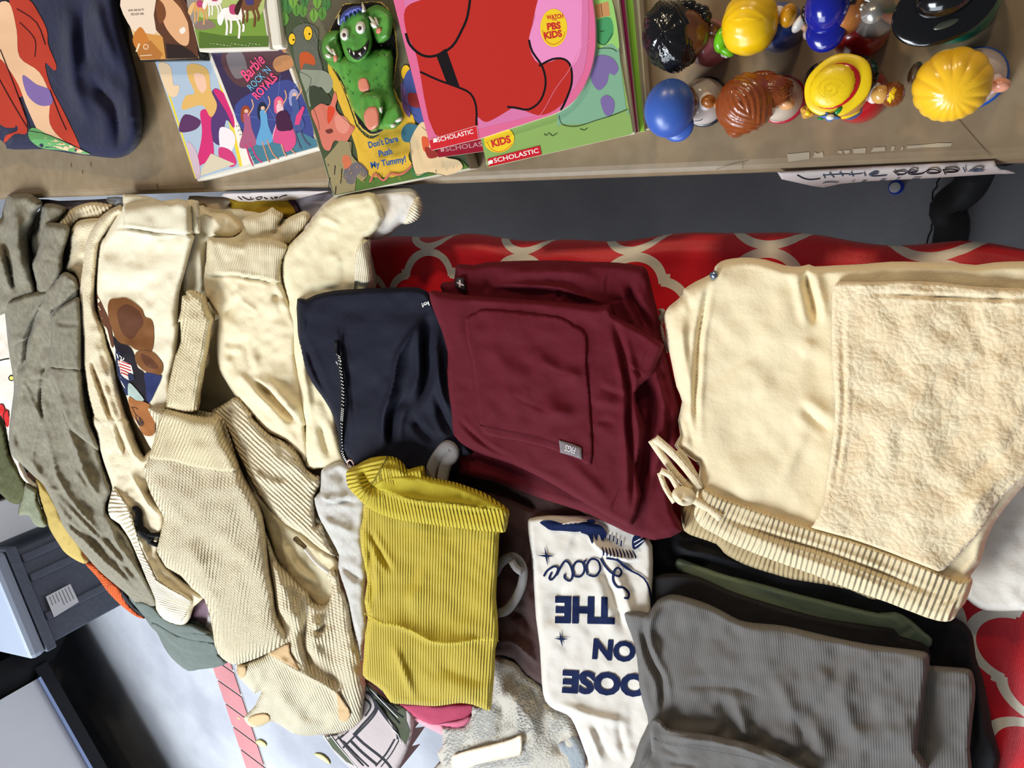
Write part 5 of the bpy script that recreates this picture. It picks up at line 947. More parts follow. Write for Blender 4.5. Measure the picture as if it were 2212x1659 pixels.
# ---- cream cardigan with black tassel, front left
cg = cloth('cardigan', 'cream fleece cardigan with ribbed trim and black tassel, over the table front', 'cardigan', mat('cream_felt', (226, 212, 178), .93, 'jersey', st=.45, sheen=.15),
   np.vstack([J3(1110, 0, 1500, 0, 1560, 150, 1640, 330, 1720, 480, 1800, 400, 1860, 640, 1800, 900, 1940, 1100, 1980, 1250, 1930, 1400, 1900, 1600), L_(1530, 880, 1600, 1000, 1750, 1140, 1900, 1240, 1950, 1290, 1850, 1380, 1820, 1480, 1760, 1550, 1680, 1550, 1560, 1500, 1490, 1400, 1480, 1300, 1380, 1080, 1300, 880, 1240, 740, 1140, 590, 1060, 540, 1030, 460, 1040, 380, 1070, 260, 1060, 200, 1000, 20), J3(1200, 420, 1150, 200)]), parts=1, lift=.046, th=14, w=14, nz=(2, 30), seed=45, skirt=.05, drop=.14, step=4,
   folds=[('l', 10, 6, J3(1330, 780, 1420, 930, 1500, 1020, 1560, 1160, 1600, 1300, 1700, 1600)), ('v', 5, 7, J3(1360, 0, 1440, 250, 1560, 560)), ('l', 8, 6, J3(1520, 590, 1640, 800, 1760, 1020, 1940, 1240)), ('v', 5, 5, J3(1480, 960, 1530, 880, 1600, 820)), ('v', 6, 8, J3(1550, 130, 1650, 380, 1710, 500)), ('l', 8, 6, L_(1220, 400, 1330, 720, 1450, 1000, 1560, 1160, 1850, 1320)), ('v', 4, 4, L_(1500, 1340, 1600, 1440, 1740, 1530))])
sub(cg, 'ribbed_trim', mat('cream_wide_rib', (234, 220, 188), .9, 'rib', pd=.010, st=.6), L_(1090, 230, 1140, 300, 1200, 380, 1260, 490, 1300, 660, 1350, 820, 1430, 980, 1500, 1120, 1600, 1180, 1740, 1240, 1840, 1320, 1810, 1400, 1720, 1530, 1600, 1440, 1500, 1340, 1400, 1090, 1310, 870, 1250, 730, 1150, 590, 1060, 530, 1035, 450, 1050, 350), rise=.003, th=3, w=5, guide=L_(1060, 250, 1150, 500, 1300, 780, 1400, 1000, 1500, 1250, 1700, 1500))
V_ = cg.surf; tb = mat('black_cord', (16, 16, 20), .9, 'jersey')
tp = lambda *p: [q for q in V_(L_(*p), .006)]
tube('tassel', tp(1270, 445, 1300, 440, 1325, 480, 1325, 560, 1345, 640, 1390, 690, 1450, 720), .0062, tb, cg.root, 10, 4, lambda k: .8+.5*k)
tube('tassel', tp(1390, 690, 1450, 690, 1530, 690), .0045, tb, cg.root, 8); tube('tassel', tp(1390, 700, 1430, 750, 1480, 780, 1530, 790), .0042, tb, cg.root, 8); tube('tassel', tp(1340, 620, 1400, 670, 1440, 760), .006, tb, cg.root, 8)
# ---- big ribbed knit sweater
ks = cloth('sweater', 'chunky ribbed cream sweater, its tube sleeve and round body lying centre left', 'sweater', knit,
   np.vstack([N_(-370, -980, -150, -960, 0, -930, 200, -880, 330, -860, 380, -700, 480, -500, 570, -300, 680, -100, 740, 60, 770, 250, 790, 420, 820, 640, 850, 800, 880, 1000, 970, 1190, 950, 1290, 860, 1350, 780, 1380, 700, 1420, 560, 1470, 480, 1490, 400, 1460, 320, 1390, 280, 1290, 262, 1160, 230, 1000, 180, 860, 60, 760, -40, 640, -180, 560, -230, 480), L_(1510, 880, 1500, 800, 1560, 560, 1540, 480, 1470, 380, 1400, 220, 1370, 80), J3(1700, 620, 1780, 480, 1840, 250, 1860, 100)]), parts=1, lift=.062, th=20, w=26, nz=(3.5, 60), seed=47, step=4, skirt=.05, drop=.12,
   guide=('rib', (470, 960), (430, 1300)), folds=[('r', 16, 5, N_(0, 300, 120, 520, 300, 760)), ('v', 22, 3, N_(150, 150, 280, 300, 420, 420)), ('r', 20, 5, N_(300, 330, 420, 200, 560, 100)), ('r', 12, 5, N_(60, 880, 200, 1180, 380, 1290)), ('v', 16, 2, N_(400, 900, 300, 1000, 220, 900))])
# the fine-ribbed waist above
sub(ks, 'waistband', knitf, np.vstack([J2(2030, 1310, 2212, 1340), K2(0, 1310, 200, 1350, 380, 1385, 560, 1420), K3(590, 80, 660, 280, 720, 480, 760, 620, 600, 660, 450, 640, 200, 600, 0, 540), J3(1960, 520, 1800, 500, 1800, 420, 1870, 200, 1900, 60)]), rise=.001, th=2, w=8, guide=('rib', (440, 900), (395, 1010)))
c = Cloth(np.vstack([K1(75, 1330, 120, 1320, 120, 1280, 150, 1255, 210, 1258, 330, 1300, 360, 1330, 400, 1480, 470, 1620), K2(470, 220, 430, 380, 400, 600, 360, 800, 330, 1000, 300, 1150, 270, 1370, 100, 1400, -60, 1360, -200, 1330), J2(1950, 1480, 1990, 1200, 2040, 950, 2100, 700, 2160, 550, 2150, 300), K1(20, 1650, 60, 1500)]), lift=.066, th=20, w=20, nz=(1.5, 30), seed=48, folds=[('r', 6, 3, K1(150, 1260, 240, 1300, 330, 1310))])
c.build('sleeve', knitf, ks.root, 4, guide=('rib', (430, 660), (398, 850)))
# lower folds of the same kind of knit: second sweater
k2 = cloth('sweater', 'cream rib knit sweater slumped at the front, with cuffs over the table edge', 'sweater', knit,
   np.vstack([N_(760, 200, 850, 420, 900, 520, 1000, 620, 1120, 750, 1180, 800, 1215, 880, 1300, 920, 1370, 880, 1400, 720, 1340, 640, 1400, 560, 1480, 640, 1520, 760, 1580, 900, 1620, 1150, 1700, 1380, 1720, 1650), O_(1830, 660, 1790, 1000, 1760, 1120, 1600, 1230, 1350, 1270, 1150, 1290, 980, 1260, 860, 1180, 730, 1120, 640, 1170, 540, 1195, 460, 1160, 415, 1090, 440, 1040, 540, 940, 620, 760, 545, 800, 480, 740, 370, 630, 330, 560, 325, 490, 350, 455, 430, 440, 600, 380, 690, 320, 720, 200, 740, 0), N_(800, 900, 780, 700, 760, 400)]), parts=1, lift=.044, th=20, w=22, nz=(4, 40), seed=51, step=4, skirt=.05, drop=.12,
   guide=('rib', (640, 1230), (690, 1480)), folds=[('v', 7, 14, N_(760, 300, 800, 560, 850, 850, 880, 1020, 980, 1190)), ('v', 8, 12, N_(1180, 880, 1160, 1060, 1140, 1300, 1200, 1450, 1260, 1600)), ('v', 7, 12, N_(1380, 1060, 1270, 1160, 1160, 1120)), ('v', 7, 10, N_(1240, 1050, 1280, 960, 1360, 900)), ('l', 14, 12, O_(680, 330, 860, 430, 1050, 540, 1250, 640, 1450, 760, 1560, 900, 1640, 1030)),
      ('r', 16, 10, O_(760, 620, 900, 900, 1100, 1120, 1350, 1210)), ('v', 16, 10, O_(1040, 1060, 1250, 1090, 1450, 1130)), ('v', 7, 12, O_(620, 740, 560, 830, 540, 920)), ('r', 20, 8, O_(1500, 250, 1650, 600, 1700, 900)), ('v', 10, 8, O_(1250, 560, 1400, 620, 1500, 720)), ('v', 6, 8, O_(500, 520, 560, 650, 620, 730)), ('r', 12, 8, N_(900, 600, 1000, 900, 1040, 1200))])
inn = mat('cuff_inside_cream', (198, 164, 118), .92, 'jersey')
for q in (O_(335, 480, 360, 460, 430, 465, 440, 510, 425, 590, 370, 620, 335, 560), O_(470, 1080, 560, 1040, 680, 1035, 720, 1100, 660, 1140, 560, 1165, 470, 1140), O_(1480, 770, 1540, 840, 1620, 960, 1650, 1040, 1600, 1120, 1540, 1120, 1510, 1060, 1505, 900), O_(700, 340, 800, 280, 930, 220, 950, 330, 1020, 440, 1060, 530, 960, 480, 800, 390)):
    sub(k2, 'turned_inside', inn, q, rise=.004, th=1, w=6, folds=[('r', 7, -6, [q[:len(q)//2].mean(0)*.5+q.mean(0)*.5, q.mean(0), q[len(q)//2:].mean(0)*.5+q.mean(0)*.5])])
# ---- second ribbed sweater on the right of it
k3 = cloth('sweater', 'cream cable knit sweater running diagonally right of the chunky ribbed one', 'sweater', knit,
   np.vstack([K2(410, 1390, 500, 1330, 620, 1260, 735, 1200, 860, 1330, 1000, 1520, 1140, 1650), K3(920, 0, 1000, 100, 1130, 220, 1300, 300, 1430, 400, 1500, 500, 1560, 620, 1660, 700, 1720, 720, 1720, 830, 1660, 960, 1680, 1300, 1740, 1240, 1800, 1420, 1900, 1660), N_(1470, 460, 1400, 440, 1290, 380, 1100, 230, 950, 140, 840, 30, 760, -60, 650, -220, 560, -400, 470, -580, 380, -800)]), lift=.050, th=14, w=18, nz=(2.5, 40), seed=53, step=4, guide=('rib', (540, 980), (690, 1120)),
   folds=[('r', 12, 6, K3(760, 560, 950, 700, 1200, 800, 1400, 830)), ('v', 12, 4, K3(900, 600, 1100, 720, 1350, 760)), ('r', 14, 4, K3(950, 200, 1200, 480, 1600, 700)), ('v', 4, 4, K3(1680, 1100, 1720, 1350, 1800, 1500))])
# ---- cream drawstring trousers seen inside the fold
tr = cloth('pants', 'cream cotton drawstring pants glimpsed between the two knitted sweaters', 'pants', mat('cream_cotton', (224, 212, 176), .88, 'jersey', st=.5), N_(640, -160, 760, -80, 900, 60, 1100, 200, 1290, 360, 1420, 430, 1500, 560, 1480, 700, 1420, 900, 1300, 960, 1200, 900, 1100, 780, 960, 620, 860, 480, 800, 300, 740, 100), parts=1, lift=.030, th=10, nz=(2.5, 26), seed=55,
   folds=[('v', 5, 5, N_(830, 60, 880, 200, 870, 330)), ('r', 7, 5, N_(900, 200, 960, 420, 1100, 620, 1330, 740)), ('v', 5, 4, N_(1000, 260, 1080, 500, 1300, 660)), ('v', 3, 3, N_(880, 420, 960, 440)), ('v', 3, 3, N_(920, 470, 990, 500)), ('v', 3, 3, N_(970, 560, 1040, 560)), ('l', 6, 5, N_(760, 20, 830, 40, 850, 140))])
tube('drawstring', [q for q in tr.surf(N_(1060, 290, 1150, 380, 1250, 500, 1360, 590, 1500, 690), .012)], .0035, mat('white_cord', (226, 222, 214), .8), tr.root, 8, 4)
tube('drawstring_tip', [q for q in tr.surf(N_(1052, 282, 1100, 330, 1146, 374), .0125)], .0044, mat('bronze_tip', (110, 96, 68), .4, metal=.6), tr.root, 8)
# ---- hoodie with ribbed hem, centre
cloth('hoodie', 'cream hoodie cuffs folded up just under the table edge behind the ribbed hem', 'hoodie', crib,
   K1(370, 640, 560, 630, 700, 620, 800, 540, 780, 440, 830, 390, 950, 350, 1080, 310, 1150, 265, 1200, 300, 1280, 345, 1270, 400, 1240, 470, 1330, 400, 1450, 340, 1540, 310, 1600, 350, 1590, 430, 1500, 560, 1400, 680, 1340, 720, 1000, 760, 600, 760), lift=.032, th=14, w=14, nz=(1.5, 26), seed=57, guide=K1(700, 500, 1000, 640),
   folds=[('v', 7, 14, K1(1290, 430, 1220, 520, 1150, 640)), ('v', 4, 7, K1(760, 480, 820, 560, 860, 660)), ('v', 4, 5, K1(1200, 560, 1250, 620, 1330, 690)), ('r', 10, 5, K1(900, 400, 1000, 500, 1080, 560))])
hb = cloth('hoodie', 'cream hoodie with wide ribbed hem, body twisting down to the ribbed sweater', 'hoodie', cream,
   np.vstack([K1(375, 640, 480, 630, 600, 640, 700, 670, 800, 680, 900, 640, 1050, 630, 1200, 650, 1300, 700, 1340, 760, 1280, 900, 1270, 1100, 1330, 1300, 1400, 1500, 1460, 1640), K2(1460, 400, 1440, 700, 1500, 1000, 1540, 1300, 1570, 1600), K3(1550, 120, 1590, 400, 1560, 600, 1500, 480, 1400, 380, 1300, 280, 1130, 200, 1000, 80), K2(960, 1480, 830, 1330, 700, 1180, 600, 1020, 520, 880, 490, 700, 490, 450, 500, 250, 440, 160, 380, 40), K1(370, 1400, 335, 1200, 335, 1080, 365, 900)]), parts=1, lift=.048, th=14, w=18, nz=(2.5, 34), seed=58, step=4,
   folds=[('v', 3, 3, K1(340, 1090, 500, 1085, 680, 1075, 850, 1110, 1000, 1130, 1130, 1165, 1270, 1180)), ('r', 3, 2, K1(340, 1075, 500, 1070, 680, 1060, 850, 1092, 1000, 1112, 1130, 1148, 1270, 1163)), ('v', 9, 9, K2(500, 230, 620, 190, 720, 80, 780, -20)), ('l', 16, 9, K2(700, -90, 790, 50, 900, 130, 1000, 210)), ('r', 13, 7, K1(1060, 1400, 1150, 1480, 1250, 1470)), ('v', 8, 8, K1(1130, 1290, 1250, 1340, 1340, 1400)), ('v', 6, 6, K2(830, 480, 850, 700, 900, 920)),
      ('l', 12, 12, K2(900, 930, 1100, 1080, 1280, 1260, 1420, 1420, 1530, 1560)), ('v', 9, 14, K2(930, 1010, 1100, 1160, 1300, 1370, 1480, 1520)), ('r', 10, 5, K2(660, 900, 800, 1000, 960, 1150, 1200, 1370)), ('v', 9, 5, K2(540, 620, 680, 700, 800, 720)), ('v', 8, 5, K2(560, 560, 700, 560, 820, 600)), ('r', 9, 5, K2(540, 660, 700, 640, 800, 660)), ('r', 12, 7, K2(1000, 1500, 1200, 1540, 1300, 1640)), ('r', 6, 3, K2(840, 190, 960, 240)), ('v', 5, 3, K2(830, 230, 960, 250))])
sub(hb, 'ribbed_hem', crib, K1(378, 645, 480, 632, 600, 642, 700, 672, 800, 682, 900, 642, 1050, 632, 1200, 655, 1330, 710, 1310, 800, 1270, 950, 1260, 1160, 1130, 1135, 1000, 1100, 850, 1085, 680, 1052, 500, 1062, 345, 1068, 362, 900), rise=.002, th=2, w=4, guide=K1(340, 980, 700, 900, 1000, 930, 1290, 1060))
# ---- pale sweatshirt with cuff at the right end
ps = cloth('sweatshirt', 'pale cream sweatshirt with sleeve cuff against the red cloth', 'sweatshirt', mat('pale_butter_fleece', (234, 221, 182), .92, 'jersey', st=.3, sheen=.15),
   np.vstack([K1(2000, 130, 2212, 100), Pp(810, 418, 830, 470, 800, 515, 792, 516, 800, 560, 806, 610, 790, 640, 770, 660, 740, 700, 720, 800, 730, 930, 750, 1000, 757, 1010, 740, 1004, 694, 1012, 664, 1010, 656, 960, 660, 920), K2(1500, 1400, 1440, 1000, 1390, 700, 1370, 400, 1330, 150), K1(1330, 1380, 1270, 1150, 1255, 1000, 1280, 850, 1350, 720, 1480, 590, 1600, 470, 1680, 370, 1780, 250)]), parts=1, lift=.052, th=12, w=20, nz=(2, 40), seed=61, step=4,
   folds=[('r', 10, 6, K2(1540, 200, 1500, 700, 1560, 1200, 1600, 1640)), ('r', 10, 5, K1(1800, 900, 1900, 850, 1950, 1000)), ('v', 8, 5, K1(1700, 1200, 1850, 1260, 1960, 1240)), ('v', 8, 5, K1(1990, 900, 2010, 1080, 2000, 1230)), ('v', 8, 8, K3(1700, 0, 1780, 300, 1860, 560)), ('l', 10, 6, K3(1560, 0, 1590, 300, 1570, 600)), ('v', 8, 6, K2(1700, 1150, 1800, 1350, 1880, 1600)), ('r', 8, 6, K1(1650, 380, 1780, 400, 1900, 460, 2000, 450))])
sub(ps, 'cuff', crib2, Pp(764, 640, 765, 600, 766, 560, 775, 530, 792, 516, 801, 522, 800, 560, 806, 605, 796, 612, 780, 612, 766, 608), rise=.003, th=4, w=5, guide=Pp(762, 560, 806, 560))
c = cloth('sweatshirt', 'white sleeve with fine ribbed cuff reaching out between the two tables', 'sweatshirt', mat('white_fleece', (222, 214, 202), .9, 'jersey', st=.3), T('V', 420, 1180, 500, 1110, 800, 1080, 1200, 1070, 1330, 1090, 1390, 1150, 1420, 1230, 1440, 1300, 1420, 1400, 1330, 1480, 1200, 1500, 1130, 1560, 1040, 1640, 900, 1680, 700, 1660, 400, 1640, 200, 1640, 50, 1560, 200, 1400, 300, 1280), parts=1, lift=.028, th=22, w=22, nz=(1.5, 40), seed=62,
   folds=[('v', 9, 7, T('V', 1340, 1150, 1280, 1350, 1100, 1500)), ('r', 12, 6, T('V', 900, 1180, 800, 1300, 600, 1400)), ('v', 10, 6, T('V', 600, 1600, 800, 1450, 960, 1340))])
sub(c, 'cuff', crib2, T('V', 1395, 1160, 1420, 1230, 1440, 1300, 1420, 1400, 1330, 1480, 1220, 1500, 1270, 1400, 1290, 1320, 1340, 1230), rise=.003, th=3, w=5, guide=T('V', 1390, 1200, 1300, 1480))
# ================================================================== clothes on the middle and right of the near table
Ff = lambda *p: T('F', *p); G_ = lambda *p: T('G', *p); H_ = lambda *p: T('H', *p); I_ = lambda *p: T('I', *p)
mar = mat('maroon_twill', (92, 14, 28), .85, 'jersey', st=.25, spec=.2); nvy = mat('navy_softshell', (17, 18, 34), .8, 'jersey', st=.2, spec=.2)
blkc = mat('black_jersey', (27, 27, 31), .92, 'jersey', st=.3); gry = mat('charcoal_rib', (108, 104, 100), .88, 'rib', pd=.0024, st=.3, mott=.08); gry2 = mat('grey_jersey_plain', (108, 104, 100), .88, 'jersey', st=.25)
cr_ = mat('warm_cream_fleece', (238, 220, 180), .92, 'jersey', st=.3, sheen=.15); crr = mat('warm_cream_rib', (234, 214, 172), .9, 'rib', pd=.0054, st=.7); shp = mat('cream_sherpa', (238, 220, 182), .96, 'sherpa', st=.26, rgb2=(230, 206, 166), sheen=.25)  # sherpa's peach mottling puts the warm tint of the lighting into its colour
wj = mat('white_cotton', (220, 213, 201), .85, 'jersey', st=.2)
# heather grey sleeve left of the yellow top
hg = cloth('sweatshirt', 'pale heather grey sweatshirt sleeve twisted beside the mustard ribbed top', 'sweatshirt', mat('pale_heather', (206, 201, 192), .95, 'heather', st=.3, rgb2=(186, 181, 171)),
   np.vstack([K3(1740, 640, 1850, 560, 1960, 530, 2080, 580, 2200, 700, 2300, 900), N_(1720, 60, 1700, 300, 1740, 560, 1720, 800, 1740, 1100, 1700, 1300, 1690, 1500, 1640, 1320, 1600, 1120, 1560, 900, 1520, 760, 1460, 560, 1470, 440, 1400, 300, 1300, 120, 1260, 20), K3(1650, 980, 1720, 900, 1730, 760)]), parts=1, lift=.058, th=14, w=16, nz=(2, 30), seed=71, step=4,
   folds=[('l', 8, 10, K3(1720, 860, 1790, 980, 1910, 1000, 2060, 920)), ('v', 12, 12, K3(1900, 600, 1960, 680, 2040, 780)), ('v', 5, 6, K3(1720, 980, 1800, 1020, 1960, 1010, 2200, 1040)), ('r', 10, 6, K3(1650, 1080, 1750, 1240, 1950, 1320, 2200, 1430)), ('v', 7, 10, N_(1470, 500, 1540, 590, 1640, 650, 1730, 680)), ('r', 6, 5, N_(1460, 560, 1530, 760, 1600, 1000, 1660, 1200)), ('v', 4, 4, N_(1610, 1120, 1650, 1230, 1690, 1400))])
# plaid shirt, pink rib, fuzzy coat at the front
pl = cloth('shirt', 'green, black and pale pink plaid flannel shirt hanging below the sweater', 'shirt', mat('plaid_flannel', (178, 164, 160), .92, 'jersey', st=.4), O_(1800, 640, 1950, 720, 2120, 880, 2300, 940, 2380, 1040, 2370, 1250, 2310, 1450, 2220, 1640, 2150, 1760, 1850, 1760, 1700, 1690, 1600, 1600, 1450, 1450, 1370, 1350, 1320, 1270, 1500, 1250, 1700, 1140, 1780, 1000), parts=1, lift=.020, th=12, nz=(2, 40), seed=72, skirt=.05, drop=.16,
   folds=[('r', 10, 8, O_(1420, 1280, 1600, 1480, 1800, 1700)), ('l', 10, 6, O_(1880, 800, 2050, 1050, 2180, 1250, 2200, 1500))])
a = Art(pl.surf, 6); pb = (34, 34, 38); pg = (74, 78, 58)
a.poly(O_(1820, 680, 1900, 740, 2120, 900, 2230, 940, 2290, 1000, 2300, 1120, 2200, 1200, 2120, 1120, 2000, 960, 1880, 820), pg, 1); a.poly(O_(2130, 1200, 2300, 1120, 2340, 1240, 2290, 1400, 2210, 1290), pg, 1); a.poly(O_(1340, 1290, 1420, 1290, 1520, 1420, 1700, 1640, 1600, 1590, 1450, 1440), pg, 1)
for q, w in ((O_(1830, 780, 1900, 840, 1940, 960, 1880, 1060, 1780, 1170, 1700, 1260), 5), (O_(1810, 860, 1860, 900, 1880, 960, 1820, 1060), 3.5), (O_(1930, 970, 1960, 980, 1900, 1080, 1760, 1230, 1560, 1430), 4), (O_(1680, 1260, 1800, 1380, 2040, 1570, 2140, 1700), 5), (O_(1640, 1340, 1780, 1480, 1960, 1630), 5), (O_(1560, 1350, 1700, 1500, 1860, 1650), 2.5), (O_(1500, 1300, 1640, 1470, 1800, 1640), 2.5),
             (O_(2160, 1330, 2060, 1500, 1940, 1640), 4), (O_(2210, 1340, 2120, 1500, 2000, 1650), 2.5), (O_(1430, 1300, 1640, 1560), 1.6), (O_(1380, 1290, 1500, 1270), 3), (O_(1920, 880, 2060, 1080, 2180, 1230, 2200, 1330), 6), (O_(1880, 790, 2020, 880, 2200, 1000), 3), (O_(1960, 860, 2100, 1020, 2220, 1150), 2.4), (O_(2000, 840, 2100, 960, 2260, 1080), 2), (O_(1520, 1330, 1620, 1240), 2.4), (O_(1450, 1360, 1560, 1280), 2.4), (O_(1570, 1420, 1720, 1270), 2.4)): a.line(q, w, pb)
for q in (O_(1340, 1290, 1440, 1440, 1560, 1580, 1720, 1720), O_(1415, 1285, 1520, 1420, 1740, 1680), O_(2130, 1210, 2200, 1280, 2230, 1380), O_(1870, 740, 2080, 960, 2200, 1080)): a.line(q, 1.4, (226, 222, 216))
a.build('plaid_stripes', pl.root)
cloth('shirt', 'light pink shirt edge hanging just under the raspberry ribbed one', 'shirt', mat('light_pink_jersey', (226, 150, 158), .9, 'jersey', st=.3), Q_(120, 960, 260, 1020, 400, 1080, 640, 1140, 640, 1280, 540, 1240, 400, 1170, 260, 1080, 160, 1010), lift=.014, th=6, w=8, nz=(1, 30), skirt=.03, drop=.08)
pr_ = mat('raspberry_rib', (186, 62, 92), .85, 'rib', pd=.0032, st=.6); pk_ = cloth('shirt', 'raspberry pink ribbed shirt hem showing below the mustard ribbed top', 'shirt', pr_, Q_(100, 900, 300, 900, 600, 920, 985, 900, 975, 1010, 950, 1090, 900, 1160, 840, 1190, 740, 1195, 640, 1165, 500, 1160, 400, 1120, 250, 1040, 150, 970), parts=1, lift=.024, th=10, w=10, nz=(1, 30), seed=74, skirt=.04, drop=.1, guide=Q_(150, 960, 900, 1050))
sub(pk_, 'hem', mat('pink_rib_hem', (222, 110, 136), .8, 'rib', pd=.0032, st=.6), Q_(560, 1160, 700, 1130, 850, 1100, 960, 1050, 930, 1120, 870, 1175, 760, 1195, 650, 1175), rise=.002, th=2, w=4, guide=Q_(560, 1170, 760, 1150, 950, 1080))
fzm = mat('fuzzy_grey', (196, 188, 172), .97, 'sherpa', st=.4, sheen=.3)
fz = cloth('coat', 'fuzzy grey and beige dashed plaid coat heaped at the bottom centre', 'coat', fzm, np.vstack([Q_(940, 900, 1170, 900, 1200, 500, 1210, 340, 1400, 380, 1500, 440, 1600, 560, 1780, 700, 1850, 900, 2080, 1000, 2160, 1150, 2212, 1300, 2290, 1500, 2320, 1780, 600, 1780, 600, 1600, 560, 1490, 615, 1420, 620, 1280, 640, 1180, 860, 1160, 930, 1060)]), parts=1, lift=.018, th=18, w=22, nz=(3, 50), seed=75, skirt=.05, drop=.15,
   folds=[('r', 22, 16, Q_(1230, 660, 1400, 800, 1550, 1050, 1650, 1350, 1800, 1640)), ('v', 10, 12, Q_(1190, 850, 1300, 960, 1320, 1100, 1220, 1300)), ('v', 12, 14, Q_(1470, 1050, 1560, 1200, 1600, 1400)), ('r', 12, 8, Q_(860, 1190, 950, 1330, 1020, 1420)), ('v', 12, 12, Q_(2130, 1220, 1960, 1370, 2040, 1560))])
a = Art(fz.surf, 0); R_ = random.Random(4)
def dashes(x0, y0, x1, y1, ang, n, gap, L, dots=False):
    c = np.array([(x0+x1)/2, (y0+y1)/2]); u = np.array([math.cos(ang), math.sin(ang)]); v = np.array([-u[1], u[0]]); R2 = math.hypot(x1-x0, y1-y0)/2; gu = gap if dots else L*1.25
    for i in range(int(-R2/gu), int(R2/gu)+1):
        for j in range(int(-R2/gap), int(R2/gap)+1):
            q = c+u*(i+(.5 if j % 2 else 0))*gu+v*j*gap+np.array([R_.uniform(-4, 4), R_.uniform(-4, 4)])
            if not (x0 < q[0] < x1 and y0 < q[1] < y1) or R_.random() < .12: continue
            p = Q_(*q)[0]
            if not inside(p[None], fz.out)[0]: continue
            d = u*(L*.35 if dots else L)/5.37/2*R_.uniform(.7, 1.1); a.line([p-d, p+d], 2.4 if dots else 1.9, (112, 113, 112), 1)
dashes(1230, 420, 1560, 800, .6, 0, 36, 18, True); dashes(1480, 640, 1800, 1250, .35, 0, 30, 44); dashes(1600, 1000, 1900, 1350, .2, 0, 40, 20, True); dashes(1850, 950, 2150, 1250, .25, 0, 32, 44)
dashes(960, 920, 1230, 1340, -.35, 0, 30, 44); dashes(640, 1180, 900, 1640, -.3, 0, 30, 44); dashes(1260, 1000, 1480, 1250, .4, 0, 40, 20, True); dashes(1330, 1400, 1640, 1640, -.1, 0, 28, 44); dashes(1560, 1300, 1760, 1640, .2, 0, 40, 20, True); dashes(900, 1590, 1300, 1690, -.2, 0, 26, 40); dashes(1250, 1330, 1500, 1420, -.2, 0, 40, 20, True)
a.build('dash_pattern', fz.root)['kind'] = 'stuff'
lb = sub(fz, 'care_label', mat('cream_satin_ribbon', (232, 212, 184), .5, 'rib', pd=.0016, st=.15), Q_(728, 1530, 790, 1500, 870, 1470, 1100, 1410, 1350, 1350, 1460, 1310, 1540, 1278, 1548, 1400, 1535, 1515, 1500, 1520, 1240, 1575, 1000, 1630, 900, 1680, 740, 1690), rise=.012, th=2, w=4, folds=[('r', 3, 3, Q_(1520, 1290, 1530, 1500)), ('v', 30, 3, Q_(1400, 1330, 1440, 1520))], label='wide cream satin ribbon')
cloth('garment', 'pale blue grey fleece corner between the dashed coat and the white lettered tee', 'cloth', mat('blue_grey_fleece', (150, 156, 160), .95, 'sherpa', st=.3), Q_(1950, 1380, 2020, 1320, 2110, 1240, 2200, 1300, 2300, 1500, 2300, 1760, 2120, 1760, 2060, 1600, 1990, 1480), lift=.026, th=12, w=14, nz=(3, 20), seed=76, folds=[('v', 7, 8, Q_(2100, 1320, 2060, 1450, 2150, 1600))])
# brown velvet
cloth('dress', 'dark brown velvet dress lying between the mustard top and the lettered tee', 'dress', mat('brown_velvet', (60, 32, 28), .85, 'velvet', st=.4, sheen=.12), H_(820, 170, 900, 120, 1000, 150, 1450, 300, 1560, 380, 1600, 520, 1400, 600, 1360, 900, 1370, 1250, 1330, 1240, 1250, 1185, 1190, 1110, 1110, 1090, 1080, 1070, 1060, 700, 1060, 480, 1000, 330, 850, 260), lift=.030, th=14, w=14, nz=(2, 40), seed=77, skirt=.04,
   folds=[('l', 8, 8, H_(1095, 1030, 1180, 1020, 1260, 1080, 1330, 1150)), ('v', 8, 8, H_(1150, 860, 1240, 900, 1290, 1000)), ('r', 8, 5, H_(1170, 930, 1200, 1000, 1210, 1080)), ('r', 8, 5, H_(1240, 1000, 1250, 1100)), ('r', 12, 6, H_(1260, 560, 1250, 750, 1300, 900)), ('v', 8, 7, H_(1000, 180, 1200, 280, 1350, 370))])
# navy jacket
nj = cloth('jacket', 'navy soft shell jacket folded with its dotted zip cord, left of the maroon scrubs', 'jacket', nvy, Ff(103, 360, 150, 362, 200, 338, 300, 315, 450, 305, 700, 296, 760, 305, 805, 330, 850, 420, 950, 600, 960, 850, 960, 1050, 1010, 1130, 1040, 1180, 1000, 1198, 900, 1210, 830, 1260, 760, 1290, 600, 1260, 480, 1260, 400, 1250, 378, 1215, 335, 1140, 310, 1030, 280, 950, 230, 870, 180, 800, 140, 710, 112, 590, 103, 470), parts=1, lift=.068, th=14, w=12, nz=(2, 60), seed=78, step=4, sm=2,
   folds=[('v', 3, 2, Ff(322, 400, 330, 520, 350, 620, 375, 750, 400, 950, 410, 1150)), ('l', 18, 12, Ff(700, 310, 820, 420, 740, 500, 640, 660, 610, 820, 560, 980, 560, 1140)[1:]), ('v', 8, 12, Ff(810, 440, 790, 600, 790, 780, 730, 950)), ('v', 8, 10, Ff(690, 860, 620, 950, 600, 1080, 610, 1180)), ('v', 7, 10, Ff(720, 980, 760, 1060, 840, 1130)), ('r', 8, 6, Ff(850, 600, 860, 800, 900, 1000)), ('v', 7, 8, Ff(850, 850, 880, 1000, 950, 1100)), ('v', 6, 4, Ff(130, 560, 200, 750, 290, 950)), ('r', 10, 5, Ff(170, 360, 120, 500, 130, 600))])
a = Art(nj.surf, 5); a.text('lo!', Ff(800, 372)[0], Ff(762, 384)[0], (226, 224, 220), 9, .02); a.line(Ff(770, 396, 800, 380), 1.2, (226, 224, 220), 1); a.build('logo', nj.root)
cw = Ff(325, 660, 335, 740, 345, 830, 345, 920, 338, 1020, 336, 1100, 345, 1180, 368, 1225, 388, 1248)
